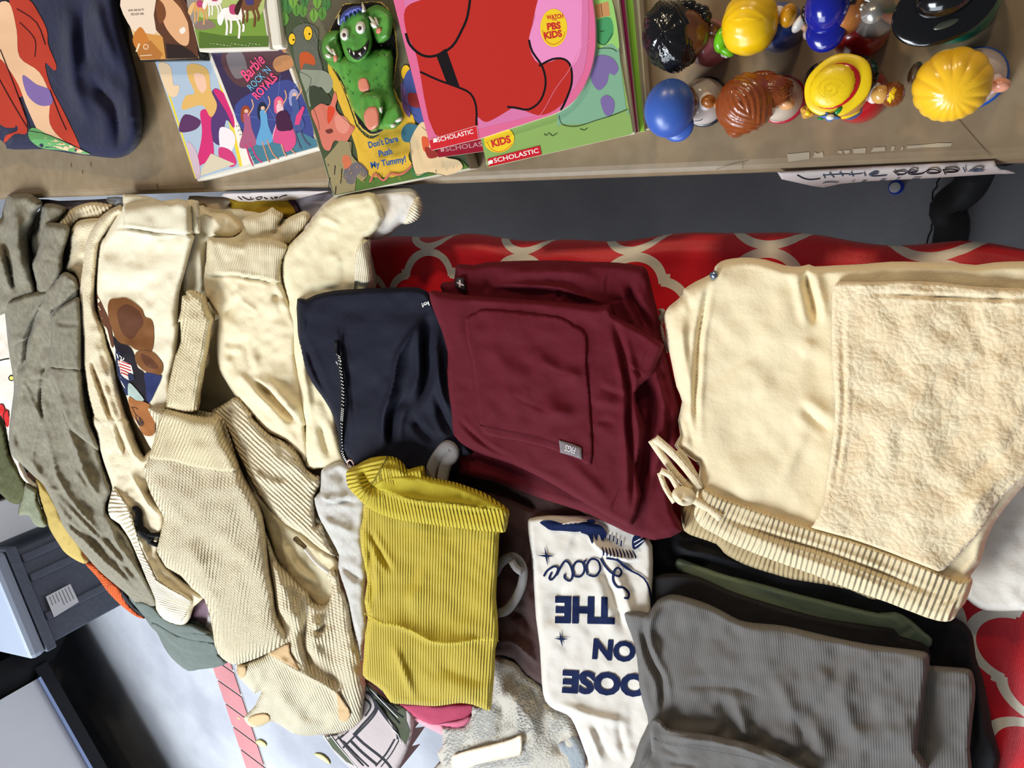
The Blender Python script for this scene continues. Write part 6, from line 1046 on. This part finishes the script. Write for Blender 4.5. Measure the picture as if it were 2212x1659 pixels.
tube('zip_cord', nj.surf(resample(smooth(cw, False, 4), 5, False), .006), .0032, mat('black_cord', (16, 16, 20), .9, 'jersey'), nj.root, 8, 1)
a = Art(nj.surf, 0, o0=.0094, dl=0)
for i, q in enumerate(resample(smooth(cw, False, 5), 5.4, False)): a.line([q+[-2.6, 0], q+[-.6, .6]], 2.1, (226, 222, 214), 1); a.line([q+[.6, 1.8], q+[2.6, 2.4]], 2.1, (226, 222, 214), 1)
a.build('cord_flecks', nj.root)['kind'] = 'stuff'
tube('zip_pull', nj.surf(Ff(315, 580, 316, 620, 318, 655), .006), .0032, mat('black_plastic', (14, 14, 16), .3), nj.root, 8)
a = Art(nj.surf, 0, o0=.0075); 
for q in (Ff(318, 668, 335, 690, 322, 705, 308, 692), Ff(312, 700, 330, 715), Ff(325, 665, 318, 712)): a.line(q, 2, (190, 190, 190))
a.build('zip_slider', nj.root)
ey = nj.surf(Ff(388, 1235), .008)[0]; tube('eyelet', [ey+np.array([.006*math.cos(k), .006*math.sin(k), 0]) for k in np.linspace(0, 6.2, 14)], .0014, mat('rose_metal', (214, 176, 160), .3, metal=.6), nj.root, 6, 1)
# grey camisole straps
cm = thing('camisole', tuple(nj.surf(H_(1180, 700))[0]), 'grey camisole showing only two loops of strap around the mustard top', 'camisole'); gs_ = mat('grey_strap', (128, 124, 122), .7, 'jersey', st=.2)
sp2 = lambda pts, l: [p for p in Cloth(H_(700, 0, 1400, 0, 1400, 1000, 700, 1000), lift=l, th=0, nz=(0, 50)).surf(pts)]
tube('strap', sp2(H_(770, 200, 785, 130, 830, 60, 865, 35, 890, 55, 880, 85, 850, 120, 830, 210), .088), .0085, gs_, cm, 8, 4, None, .4)
tube('strap', sp2(H_(1095, 680, 1130, 620, 1190, 590, 1235, 630, 1240, 700, 1215, 780, 1160, 860, 1105, 880), .062), .0062, gs_, cm, 8, 4, None, .45); tube('strap_adjuster', sp2(H_(1180, 610, 1205, 650, 1235, 670), .069), .006, gs_, cm, 8, 3, None, .5)
# maroon scrubs
m1 = cloth('scrub_pants', 'maroon scrub pants folded beneath, with a small cross tag at the corner', 'scrubs', mar, Ff(880, 345, 862, 300, 880, 270, 935, 262, 945, 190, 975, 174, 1040, 180, 1110, 165, 1300, 156, 1500, 155, 1650, 162, 1800, 166, 1915, 182, 1960, 205, 1985, 300, 2005, 380, 2022, 450, 2040, 560, 2080, 700, 2120, 880, 2140, 960, 2122, 1060, 2140, 1150, 2100, 1250, 2080, 1330, 2100, 1480, 2150, 1590, 2000, 1640, 1850, 1600, 1650, 1500, 1400, 1420, 1150, 1330, 980, 1290, 950, 1230, 930, 1000, 900, 600), parts=1, lift=.060, th=16, w=16, nz=(2, 50), seed=81, step=4,
   folds=[('l', 9, 7, Ff(1110, 290, 1300, 285, 1500, 300, 1620, 345, 1760, 385)), ('v', 5, 9, Ff(1500, 300, 1490, 370)), ('v', 7, 10, Ff(1115, 240, 1110, 330)), ('v', 3, 3, Ff(1800, 190, 1750, 250, 1745, 370)), ('v', 3, 3, Ff(1750, 372, 1870, 360)), ('v', 8, 10, Ff(1870, 250, 1880, 350, 1940, 470, 1990, 560)), ('v', 6, 6, Ff(1900, 330, 1960, 250)), ('v', 3, 3, Ff(1840, 500, 1910, 485)), ('r', 8, 6, Ff(1960, 620, 2020, 800, 2060, 1000, 2000, 1300)), ('v', 8, 10, Ff(1960, 800, 1990, 1000, 1950, 1250, 1900, 1500)), ('v', 7, 8, Ff(2060, 900, 2080, 1150)), ('r', 12, 5, Ff(1150, 230, 1400, 220, 1700, 230))])
sub(m1, 'tag', mat('dark_tag', (52, 42, 46), .7, 'jersey'), Ff(944, 250, 965, 243, 988, 250, 997, 300, 998, 325, 965, 312, 940, 292), rise=.004, th=1.5, w=2, label='small dark woven tag with a pale cross', sm=1)
a = Art(m1.surf, 0, o0=.0062); a.poly(Ff(962, 258, 970, 258, 971, 276, 988, 284, 988, 291, 970, 286, 970, 300, 962, 296, 961, 281, 950, 275, 950, 268, 962, 272), (200, 180, 176), 1); a.build('cross_mark', m1.root)
m2 = cloth('scrub_shirt', 'maroon scrub top folded on top, with a stitched pocket and a grey label', 'scrubs', mar, Ff(803, 325, 850, 318, 930, 332, 1000, 338, 1110, 348, 1300, 360, 1500, 375, 1700, 395, 1762, 386, 1785, 440, 1830, 470, 1900, 505, 2000, 565, 2052, 605, 2020, 680, 1988, 762, 1945, 800, 1900, 860, 1920, 950, 1960, 1060, 1900, 1250, 1930, 1400, 1880, 1562, 1810, 1545, 1700, 1485, 1550, 1395, 1400, 1310, 1250, 1240, 1100, 1190, 1000, 1145, 935, 1085, 918, 950, 902, 860, 895, 740, 900, 640, 862, 510, 825, 420), parts=1, lift=.082, th=12, w=14, nz=(2.5, 55), seed=82, step=4,
   folds=[('v', 6, 9, Ff(1770, 420, 1830, 640, 1870, 850, 1870, 1000, 1885, 1200, 1885, 1400, 1870, 1540)), ('r', 14, 6, Ff(1380, 640, 1440, 720, 1560, 760, 1660, 760)), ('r', 16, 5, Ff(1180, 820, 1300, 900, 1450, 960, 1620, 980)), ('v', 9, 4, Ff(1390, 690, 1460, 745, 1580, 770)), ('v', 9, 4, Ff(1220, 860, 1340, 920, 1480, 975)), ('r', 10, 4, Ff(1650, 880, 1780, 920, 1860, 900)), ('v', 6, 4, Ff(1690, 820, 1780, 860, 1860, 880)),
          ('v', 4, 2.5, Ff(935, 970, 1050, 1090, 1160, 1170, 1280, 1220)), ('v', 6, 4, Ff(1680, 1020, 1740, 1010, 1800, 1030)), ('r', 14, 5, Ff(1500, 1200, 1650, 1330, 1770, 1450)), ('v', 3, 3, Ff(1850, 1330, 1800, 1420, 1765, 1500)), ('r', 22, 5, Ff(1100, 550, 1200, 700, 1350, 800)), ('v', 3, 3, Ff(1840, 700, 1960, 790)), ('v', 3, 2, Ff(1995, 570, 1960, 650, 1925, 745))])
pk2 = sub(m2, 'pocket', mar, Ff(1000, 462, 1050, 435, 1100, 414, 1300, 432, 1500, 458, 1570, 500, 1640, 552, 1640, 700, 1655, 850, 1665, 1000, 1672, 1120, 1664, 1240, 1600, 1215, 1430, 1150, 1260, 1110, 1095, 1076, 1070, 960, 1050, 800, 1035, 700, 1003, 560), rise=.0008, th=1.6, w=3)
a = Art(pk2.surf, 6); a.line(Ff(1060, 1030, 1200, 1060, 1400, 1105, 1640, 1190), 1, (62, 12, 26)); a.build('stitching', m2.root)
sub(pk2, 'label', mat('grey_label', (122, 112, 114), .7, 'jersey', st=.1), Ff(1492, 1108, 1560, 1128, 1613, 1150, 1616, 1212, 1560, 1192, 1500, 1176), rise=.001, th=.5, w=2, sm=1, label='small grey woven label')
a = Art(pk2.surf, 3, o0=.0022); a.text('FIGS', Ff(1584, 1152)[0], Ff(1530, 1134)[0], (222, 214, 212), 13, .01); a.build('lettering', m2.root)
# white script shirt + lettered tee
ws_ = cloth('shirt', 'white shirt corner with black script, tucked under the maroon scrubs', 'shirt', mat('cream_white_cotton', (230, 220, 204), .85, 'jersey', st=.2), H_(1460, 300, 1478, 254, 1540, 270, 1640, 320, 1760, 400, 1800, 480, 1700, 440, 1580, 392, 1500, 352, 1462, 330), parts=1, lift=.040, th=8, w=8, nz=(1, 30), seed=83)
a = Art(ws_.surf, 4); 
for q in (H_(1572, 352, 1590, 335, 1610, 350, 1600, 380, 1640, 395, 1650, 360, 1660, 380), H_(1600, 385, 1640, 388), H_(1650, 400, 1670, 370, 1690, 390, 1700, 410)): a.line(q, 2.6, (26, 24, 26))
a.build('script_print', ws_.root)
gt = cloth('t_shirt', 'white t-shirt with navy upside-down lettering and a feathered wing print', 't-shirt', wj, H_(1265, 412, 1285, 395, 1340, 386, 1420, 382, 1600, 390, 1700, 410, 1790, 436, 1850, 480, 1893, 535, 1896, 700, 1900, 870, 1990, 1000, 1960, 1300, 1900, 1500, 1880, 1800, 1570, 1800, 1570, 1640, 1550, 1570, 1500, 1440, 1462, 1390, 1400, 1365, 1352, 1320, 1335, 1230, 1325, 1050, 1305, 900, 1295, 750, 1282, 600, 1268, 480), parts=1, lift=.048, th=13, w=12, nz=(2, 40), seed=84, step=4,
   folds=[('l', 10, 7, H_(1560, 470, 1640, 560, 1740, 600, 1850, 600)), ('v', 9, 6, H_(1620, 560, 1660, 700, 1700, 800, 1760, 1000)), ('r', 12, 4, H_(1500, 420, 1450, 560, 1400, 600)), ('r', 10, 4, H_(1700, 640, 1760, 800, 1800, 960)), ('v', 14, 5, H_(1320, 960, 1400, 880, 1450, 700)), ('r', 10, 5, H_(1400, 1330, 1600, 1400, 1800, 1440)), ('v', 7, 4, H_(1580, 1400, 1640, 1540, 1700, 1640)), ('r', 6, 4, H_(1560, 1440, 1610, 1560, 1640, 1650)), ('v', 6, 4, H_(1720, 1400, 1740, 1540, 1780, 1640)), ('v', 6, 4, H_(1310, 410, 1500, 400, 1700, 430))])
a = Art(gt.surf, 5); nb = (12, 26, 66)
a.text('THE', H_(1706, 806)[0], H_(1402, 800)[0], nb, 52, .055); a.text('ON', H_(1812, 1030)[0], H_(1596, 1012)[0], nb, 40, .05); a.text('GOOSE', H_(1990, 1202)[0], H_(1440, 1172)[0], nb, 44, .055)
for q in (H_(1345, 692, 1360, 665, 1395, 642, 1416, 650, 1408, 680, 1385, 708, 1372, 700, 1385, 672), H_(1408, 688, 1432, 640, 1455, 614, 1478, 635, 1490, 680, 1478, 714, 1450, 700, 1452, 680), H_(1500, 690, 1490, 650, 1510, 618, 1540, 622, 1550, 660, 1530, 692, 1500, 690), H_(1566, 684, 1560, 640, 1582, 605, 1618, 612, 1630, 655, 1606, 690, 1570, 684),
          H_(1540, 625, 1560, 610), H_(1632, 600, 1655, 640, 1690, 676, 1724, 690, 1738, 668, 1722, 648, 1700, 664, 1694, 710, 1716, 745, 1748, 748, 1774, 775, 1770, 800, 1750, 800)): a.line(q, 4.6, nb)
a.line(H_(1660, 600, 1720, 612, 1760, 650, 1850, 700, 1885, 780, 1890, 860), 4, nb); a.line(H_(1710, 605, 1790, 665), 5, nb)
for x, y, r_ in ((1357, 588, 46), (1432, 1008, 38)): a.poly(H_(x-r_, y-4, x-6, y-5, x-8, y-r_*1.1, x+4, y-6, x+r_, y, x+6, y+6, x+8, y+r_*1.15, x-5, y+6), nb, 1)
a.poly(H_(1325, 417, 1380, 408, 1460, 428, 1530, 412, 1592, 403, 1600, 418, 1560, 440, 1525, 466, 1440, 462, 1380, 458, 1350, 440), nb); a.poly(H_(1530, 466, 1570, 430, 1620, 428, 1650, 450, 1658, 480, 1640, 512, 1622, 478, 1610, 510, 1596, 480, 1590, 528, 1572, 490, 1560, 480), nb)
for k in range(4): a.line(H_(1440+k*24, 428-k*2, 1470+k*24, 420-k*2, 1510+k*18, 412), 2.2, (236, 231, 222))
for k, (x, y) in enumerate(((1660, 470), (1680, 480), (1700, 485), (1718, 500), (1738, 510))): a.line(H_(x, y, x-4, y+30), 3, nb, 1)
for k in range(10): x = 1640+k*17; a.line(H_(x, 542+k*2, x+6+k, 570+k*2, x+4+k*1.4, 590+k*1.2), 3.4, nb, 2, taper=.5)
a.poly(H_(1790, 530, 1795, 495, 1820, 474, 1850, 482, 1858, 505, 1830, 540, 1800, 556), nb); a.line(H_(1800, 520, 1850, 492), 2, (236, 231, 222), 1); a.line(H_(1805, 540, 1852, 508), 2, (236, 231, 222), 1); a.build('lettering_and_wing', gt.root)
# mustard ribbed top
ym = mat('mustard_rib', (206, 180, 40), .72, 'rib', pd=.0047, st=.85, sheen=.1)
yt = cloth('tank_top', 'mustard yellow ribbed top with a rolled collar, centre front', 'top', ym, H_(440, 300, 520, 300, 600, 350, 800, 390, 1000, 410, 1136, 430, 1120, 480, 1116, 560, 1108, 700, 1104, 800, 1112, 900, 1115, 1000, 1100, 1060, 1096, 1160, 1088, 1260, 1076, 1362, 1050, 1366, 985, 1340, 920, 1332, 860, 1340, 790, 1348, 700, 1342, 620, 1336, 570, 1328, 530, 1270, 470, 1225, 430, 1190, 434, 1100, 442, 980, 455, 900, 438, 820, 452, 720, 440, 640, 420, 540, 417, 460, 432, 390), parts=1, lift=.078, th=13, w=12, nz=(2, 50), seed=85, step=4, guide=('rib', (930, 1180), (925, 1480)),
   folds=[('l', 14, 6, H_(455, 890, 520, 930, 600, 940, 680, 970, 780, 1020, 900, 1028, 1010, 1010, 1110, 1012)), ('v', 5, 5, H_(450, 430, 510, 560, 590, 690)), ('v', 6, 6, H_(470, 480, 462, 620, 475, 760, 460, 880)), ('r', 16, 5, H_(640, 860, 700, 780, 760, 620)), ('r', 18, 5, H_(880, 980, 960, 960, 1080, 985)), ('v', 14, 4, H_(850, 1000, 950, 985, 1060, 1000)), ('r', 22, 6, H_(740, 1180, 900, 1240, 1060, 1290)), ('v', 16, 4, H_(780, 1130, 950, 1200, 1080, 1240)), ('r', 8, 4, H_(580, 1020, 640, 1180, 700, 1330))])
a = Art(yt.surf, 5); 
st_ = resample(smooth(H_(440, 880, 520, 928, 600, 940, 680, 970, 780, 1022, 900, 1030, 1010, 1012, 1112, 1014), False, 5), 5, False)
for q in st_: a.line([q+[0, -2], q+[1.2, 3]], 1.3, (226, 208, 70), 1)
for q in resample(smooth(H_(445, 480, 450, 620, 470, 760, 455, 880), False, 5), 5, False): a.line([q+[-3, 0], q+[3, 1]], 1.3, (190, 172, 34), 1)
a.build('overlock_stitch', yt.root)['kind'] = 'stuff'
cl = Cloth(H_(345, 172, 360, 150, 400, 128, 470, 92, 550, 83, 600, 92, 640, 125, 660, 150, 740, 130, 748, 180, 820, 200, 900, 216, 960, 236, 1040, 266, 1110, 310, 1168, 355, 1166, 400, 1150, 466, 1110, 466, 1000, 458, 800, 432, 700, 420, 600, 402, 520, 378, 450, 340, 400, 290, 355, 240), lift=.096, th=14, w=14, nz=(1, 40), seed=86, folds=[('v', 9, 12, H_(430, 130, 440, 190, 480, 240, 540, 230)), ('l', 8, 8, H_(480, 238, 600, 280, 720, 310, 880, 325, 1040, 348, 1150, 356)), ('v', 5, 6, H_(640, 130, 650, 170, 720, 190)), ('r', 8, 6, H_(470, 180, 520, 150, 620, 160, 700, 170))])
co = cl.build('rolled_collar', mat('mustard_rib_collar', (204, 181, 46), .72, 'rib', pd=.0058, st=.85), yt.root, 4, guide=H_(360, 180, 420, 300, 540, 370, 760, 400, 960, 420, 1150, 430), skirt=.02)
cl.root = yt.root
sub(cl, 'collar_inside', mat('mustard_inside', (190, 172, 40), .8, 'rib', pd=.003, st=.4), H_(490, 240, 520, 208, 590, 190, 680, 190, 780, 205, 880, 230, 960, 262, 1060, 310, 1150, 352, 1040, 342, 900, 322, 760, 312, 640, 292, 560, 268), rise=.0005, th=.6, w=4, folds=[('v', 12, 5, H_(520, 235, 560, 205, 620, 240))], guide=H_(500, 230, 1150, 350))
# black, green and grey stack at the lower right
bk2 = cloth('pants', 'black pants spread lowest in the stack under the green and grey ones', 'pants', blkc, np.vstack([I_(150, 225, 230, 205, 300, 190, 420, 200, 440, 240, 620, 280, 900, 400, 1300, 500, 1600, 570, 1850, 690, 1910, 730, 1945, 790, 1960, 900, 1995, 1000, 2020, 1120, 2045, 1260, 2070, 1560, 1600, 1600, 300, 1560, 260, 640, 270, 480, 200, 350)]), lift=.012, th=18, w=18, nz=(3, 60), seed=91,
   folds=[('v', 8, 8, I_(300, 330, 400, 380, 600, 420)), ('r', 10, 8, I_(350, 260, 430, 330, 560, 360, 800, 440)), ('l', 12, 8, I_(1900, 820, 1860, 880, 1850, 950)), ('r', 9, 6, I_(280, 300, 330, 400, 380, 440)), ('v', 8, 8, I_(1900, 720, 1800, 700, 1740, 720)), ('r', 10, 7, I_(1960, 960, 1980, 1150, 2000, 1400))])
cloth('leggings', 'sage green leggings folded thin between black layers, one long band', 'leggings', mat('sage_green', (126, 140, 116), .9, 'jersey', st=.25), I_(383, 400, 400, 380, 430, 386, 600, 450, 750, 490, 900, 530, 1050, 572, 1200, 608, 1330, 640, 1450, 664, 1540, 660, 1600, 690, 1640, 720, 1690, 765, 1732, 802, 1715, 850, 1640, 850, 1500, 810, 1150, 720, 900, 650, 700, 590, 500, 500, 390, 440), lift=.030, th=10, w=9, nz=(1, 50), seed=92, folds=[('v', 4, 6, I_(1455, 664, 1540, 680, 1600, 730)), ('v', 5, 8, I_(1550, 790, 1600, 760, 1640, 730))])
cloth('pants', 'black folded pants between the sage band and the top grey pants', 'pants', mat('washed_black', (32, 30, 32), .92, 'jersey', st=.3), I_(268, 490, 290, 470, 340, 458, 420, 460, 520, 480, 650, 540, 800, 592, 1000, 650, 1150, 690, 1300, 715, 1440, 735, 1530, 750, 1560, 785, 1640, 810, 1712, 850, 1700, 960, 1400, 950, 1000, 860, 600, 760, 300, 700, 264, 640), lift=.042, th=12, w=9, nz=(1.5, 60), seed=93)
cloth('pants', 'grey ribbed leg showing right of the top grey pants, lower in the stack', 'pants', gry, I_(1660, 930, 1720, 940, 1850, 950, 1920, 958, 1945, 985, 1958, 1060, 1952, 1150, 1940, 1250, 1928, 1380, 1912, 1560, 1600, 1580, 1600, 1200), lift=.042, th=14, w=12, nz=(2, 50), seed=94, guide=('rib', (2050, 1480), (2055, 1640)), folds=[('r', 14, 4, I_(1700, 1050, 1800, 1060, 1940, 1070))])
gp_ = cloth('pants', 'charcoal grey ribbed pants folded on top of the lower right stack', 'pants', gry, I_(115, 680, 130, 655, 200, 652, 240, 660, 290, 600, 330, 578, 370, 568, 440, 580, 560, 620, 650, 665, 720, 702, 800, 718, 900, 726, 1000, 742, 1200, 790, 1400, 830, 1600, 855, 1690, 868, 1715, 895, 1716, 960, 1700, 1040, 1690, 1120, 1672, 1250, 1655, 1380, 1640, 1560, 600, 1640, 160, 1560, 165, 1440, 200, 1330, 240, 1240, 222, 1160, 195, 1060, 188, 960, 176, 860, 150, 770), parts=1, lift=.060, th=18, w=16, nz=(3.5, 55), seed=95, step=4, guide=('rib', (1700, 1400), (1720, 1640)),
   folds=[('v', 6, 9, I_(230, 670, 225, 800, 260, 920, 310, 1020, 320, 1150, 315, 1240)), ('r', 9, 6, I_(300, 590, 250, 720, 250, 800, 300, 930)), ('v', 12, 9, I_(600, 1080, 650, 1200, 660, 1340)), ('v', 14, 10, I_(760, 1200, 820, 1300, 830, 1420)), ('r', 14, 7, I_(680, 1120, 740, 1240, 760, 1350)), ('r', 18, 7, I_(900, 950, 960, 1100, 1060, 1300)), ('v', 14, 8, I_(980, 1180, 1050, 1300, 1060, 1440)), ('v', 20, 5, I_(450, 850, 520, 950, 600, 1060)), ('r', 18, 4, I_(1250, 950, 1280, 1150, 1350, 1400)), ('v', 9, 3, I_(350, 1060, 500, 1050, 700, 1060, 900, 1140)), ('v', 12, 6, I_(1000, 1440, 1080, 1380, 1100, 1250)), ('v', 4, 4, I_(240, 1400, 200, 1480))])
wb = sub(gp_, 'waistband', gry2, I_(250, 1290, 255, 1235, 280, 1215, 320, 1235, 340, 1265, 400, 1280, 550, 1300, 700, 1330, 850, 1375, 1000, 1440, 1120, 1560, 260, 1560, 262, 1400), rise=.010, th=7, w=7, folds=[('r', 5, 3, I_(265, 1300, 400, 1320, 600, 1345, 800, 1400, 960, 1477)), ('v', 5, 5, I_(330, 1440, 520, 1470)), ('v', 5, 4, I_(300, 1360, 420, 1420))])
a = Art(wb.surf, 5)
for q in resample(smooth(I_(270, 1325, 330, 1350, 500, 1375, 700, 1410, 860, 1450, 950, 1500), False, 5), 6, False): a.line([q, q+[3, .8]], 1.2, (58, 57, 58), 1)
a.build('stitching', gp_.root)['kind'] = 'stuff'
# cream stack at the right
cloth('sweatshirt', 'white fleece hem at the right edge, under the cream sherpa pants', 'sweatshirt', mat('white_fleece_bright', (236, 228, 214), .92, 'jersey', st=.3, sheen=.2), I_(1900, 560, 1920, 600, 1960, 632, 2010, 652, 2100, 656, 2212, 652, 2340, 645, 2340, -200, 2160, -100, 2000, 100, 1900, 300), lift=.018, th=16, w=16, nz=(2, 50), seed=96)
cloth('sweatpants', 'cream ribbed waistband hanging out lowest under the cream sherpa pants', 'pants', mat('beige_rib', (206, 182, 136), .9, 'rib', pd=.0048, st=.6), I_(412, 60, 415, 150, 430, 235, 500, 270, 600, 305, 640, 352, 700, 392, 800, 432, 900, 462, 1000, 490, 1160, 515, 1300, 545, 1500, 600, 1500, 300, 900, 150, 560, 0, 440, -40), lift=.034, th=14, w=12, nz=(1.5, 40), seed=97, guide=I_(430, 200, 640, 300, 900, 420, 1300, 520))
cs = cloth('sweatpants', 'large cream pants with sherpa front panel and ribbed waistband, top of the right pile', 'pants', cr_,
   np.vstack([G_(235, 530, 240, 485, 262, 450, 300, 420, 335, 385, 340, 360, 400, 320, 490, 275, 505, 240, 540, 210, 600, 195, 680, 190, 780, 202, 880, 232, 960, 238, 1010, 226, 1040, 238, 1150, 232, 1300, 225, 1450, 212, 1600, 214, 1800, 220, 1900, 230, 2000, 216, 2159, 210, 2400, 215, 2400, 1300), I_(2290, -60, 2212, 0, 2150, 70, 2060, 190, 2010, 300, 1985, 400, 1932, 470, 1942, 505, 1905, 610, 1870, 650, 1845, 695, 1800, 712, 1700, 690, 1500, 612, 1300, 542, 1100, 462, 900, 392, 700, 312, 590, 252, 520, 212, 485, 160, 488, 110), G_(425, 1310, 400, 1280, 330, 1230, 288, 1195, 320, 1140, 308, 1060, 330, 960, 300, 880, 275, 760, 250, 640)]), parts=1, lift=.074, th=24, w=20, nz=(3.5, 80), seed=98, step=5,
   folds=[('v', 5, 8, G_(480, 290, 450, 450, 420, 620, 410, 800, 400, 1000, 420, 1200)), ('r', 9, 6, G_(350, 480, 330, 600, 350, 760, 380, 950)), ('v', 6, 7, G_(335, 390, 370, 440, 375, 500)), ('v', 9, 14, G_(1000, 230, 1000, 330, 1030, 450, 1045, 570)), ('r', 14, 8, G_(1020, 620, 1000, 680, 950, 700)), ('v', 16, 4, G_(880, 280, 960, 400, 1010, 520)), ('r', 16, 6, G_(960, 910, 1040, 990, 1140, 1040)), ('v', 9, 6, G_(960, 960, 1030, 1050, 1140, 1130)), ('v', 22, 5, G_(840, 800, 950, 640)), ('v', 16, 3, G_(430, 900, 600, 780, 800, 680)), ('r', 20, 4, G_(520, 1000, 700, 900, 850, 850)), ('r', 14, 4, G_(860, 1400, 930, 1250, 1010, 1100)), ('v', 16, 3, G_(640, 1120, 760, 1130, 860, 1080)), ('r', 14, 5, G_(380, 460, 460, 330, 600, 260)), ('v', 8, 6, G_(310, 1000, 360, 1080, 400, 1240))])
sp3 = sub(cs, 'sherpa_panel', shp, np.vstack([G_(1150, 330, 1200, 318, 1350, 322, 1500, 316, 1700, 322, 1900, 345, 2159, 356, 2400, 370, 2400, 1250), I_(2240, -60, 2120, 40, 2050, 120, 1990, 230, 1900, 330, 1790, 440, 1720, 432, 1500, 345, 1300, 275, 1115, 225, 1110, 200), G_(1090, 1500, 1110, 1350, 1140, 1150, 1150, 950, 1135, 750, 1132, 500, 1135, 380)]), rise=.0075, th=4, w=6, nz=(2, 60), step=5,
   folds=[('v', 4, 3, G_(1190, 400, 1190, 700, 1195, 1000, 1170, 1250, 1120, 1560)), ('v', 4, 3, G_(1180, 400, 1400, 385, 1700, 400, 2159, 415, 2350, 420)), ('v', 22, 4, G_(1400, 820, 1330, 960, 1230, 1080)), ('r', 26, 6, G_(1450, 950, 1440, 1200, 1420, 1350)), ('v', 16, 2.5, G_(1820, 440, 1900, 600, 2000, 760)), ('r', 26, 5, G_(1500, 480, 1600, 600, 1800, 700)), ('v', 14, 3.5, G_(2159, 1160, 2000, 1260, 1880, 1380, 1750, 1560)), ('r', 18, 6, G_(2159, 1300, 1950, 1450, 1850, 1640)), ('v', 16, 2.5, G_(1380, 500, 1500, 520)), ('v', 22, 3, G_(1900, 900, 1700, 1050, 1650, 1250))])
sub(cs, 'waistband', crr, I_(500, 20, 540, 12, 620, 58, 850, 140, 1120, 230, 1300, 283, 1500, 352, 1720, 435, 1880, 502, 1932, 480, 1942, 510, 1905, 612, 1868, 652, 1842, 694, 1795, 710, 1700, 688, 1500, 612, 1300, 542, 1100, 462, 900, 392, 700, 312, 590, 252, 522, 212, 488, 160, 490, 90), rise=.003, th=5, w=7, guide=I_(440, 50, 850, 255, 1300, 410, 1950, 640), folds=[('v', 5, 6, I_(560, 110, 720, 200, 900, 265, 1120, 330, 1400, 430, 1650, 530, 1830, 590)), ('r', 10, 5, I_(640, 200, 900, 320, 1120, 400, 1400, 500, 1700, 630)), ('v', 3, 3, I_(1740, 620, 1830, 600, 1900, 540))])
dsf = Cloth(G_(0, 1000, 700, 1000, 700, 1700, 0, 1700), lift=.088, th=0, nz=(0, 50)); dst = mat('cream_tape', (234, 216, 180), .85, 'weave', st=.3)
def tape(name, pts, w, l, par):
    p = resample(smooth(pts, False, 4), 4, False); t_ = np.gradient(p, axis=0); t_ /= np.linalg.norm(t_, axis=1)[:, None]; n_ = np.stack([-t_[:, 1], t_[:, 0]], 1)*w/2
    return Cloth(np.vstack([p+n_, (p-n_)[::-1]]), lift=l, th=3, w=3, nz=(0, 50), sm=1).build(name, dst, par, 4, skirt=.004)
tape('drawstring', G_(165, 1165, 230, 1260, 300, 1350, 385, 1440), 16, .092, cs.root); tape('drawstring', G_(185, 1155, 260, 1220, 330, 1290, 400, 1380, 425, 1430), 18, .098, cs.root)
tape('drawstring', G_(300, 1225, 340, 1270, 400, 1370), 20, .094, cs.root); tape('drawstring', G_(215, 1330, 270, 1360, 320, 1440, 370, 1470), 14, .100, cs.root); tape('drawstring', G_(210, 1340, 240, 1420, 290, 1500), 12, .088, cs.root); tape('drawstring', G_(380, 1480, 450, 1520, 540, 1585), 17, .101, cs.root)
kp = dsf.surf(G_(340, 1465), .014)[0]; s_ = .5e-3
kn = mk('knot', *(lambda V, F: (V, F))([tuple(kp+np.array([.012*math.sin(t1)*math.cos(p1), .010*math.sin(t1)*math.sin(p1), .008*math.cos(t1)*(1+.2*math.sin(3*p1))])) for t1 in np.linspace(0, math.pi, 10) for p1 in np.linspace(0, 2*math.pi, 16, endpoint=False)], [(i*16+j, i*16+(j+1) % 16, (i+1)*16+(j+1) % 16, (i+1)*16+j) for i in range(9) for j in range(16)]), dst, cs.root); fixn(kn)
pn = cs.surf(G_(507, 280), .001)[0]; q = thing('pin', tuple(pn), 'small glossy pin head stuck in the cream pants near the red cloth', 'pin')
tube('head', [pn, pn+np.array([0, 0, .003]), pn+np.array([0, 0, .006])], .0035, mat('steel', (150, 160, 176), .2, metal=.8), q, 10); tube('shank', [pn+np.array([0, 0, -.004]), pn, pn+np.array([0, 0, .001])], .0008, mat('steel', (150, 160, 176), .2, metal=.8), q, 6)
cloth('ribbon', 'narrow white gingham strap looping between the maroon scrubs and cream pants', 'strap', mat('white_gingham', (206, 200, 186), .8, 'weave', st=.6), G_(200, 468, 225, 464, 245, 480, 232, 520, 225, 560, 240, 620, 260, 700, 215, 640, 208, 580, 215, 540, 195, 520, 210, 490), lift=.050, th=3, w=3, nz=(0, 40), step=3)
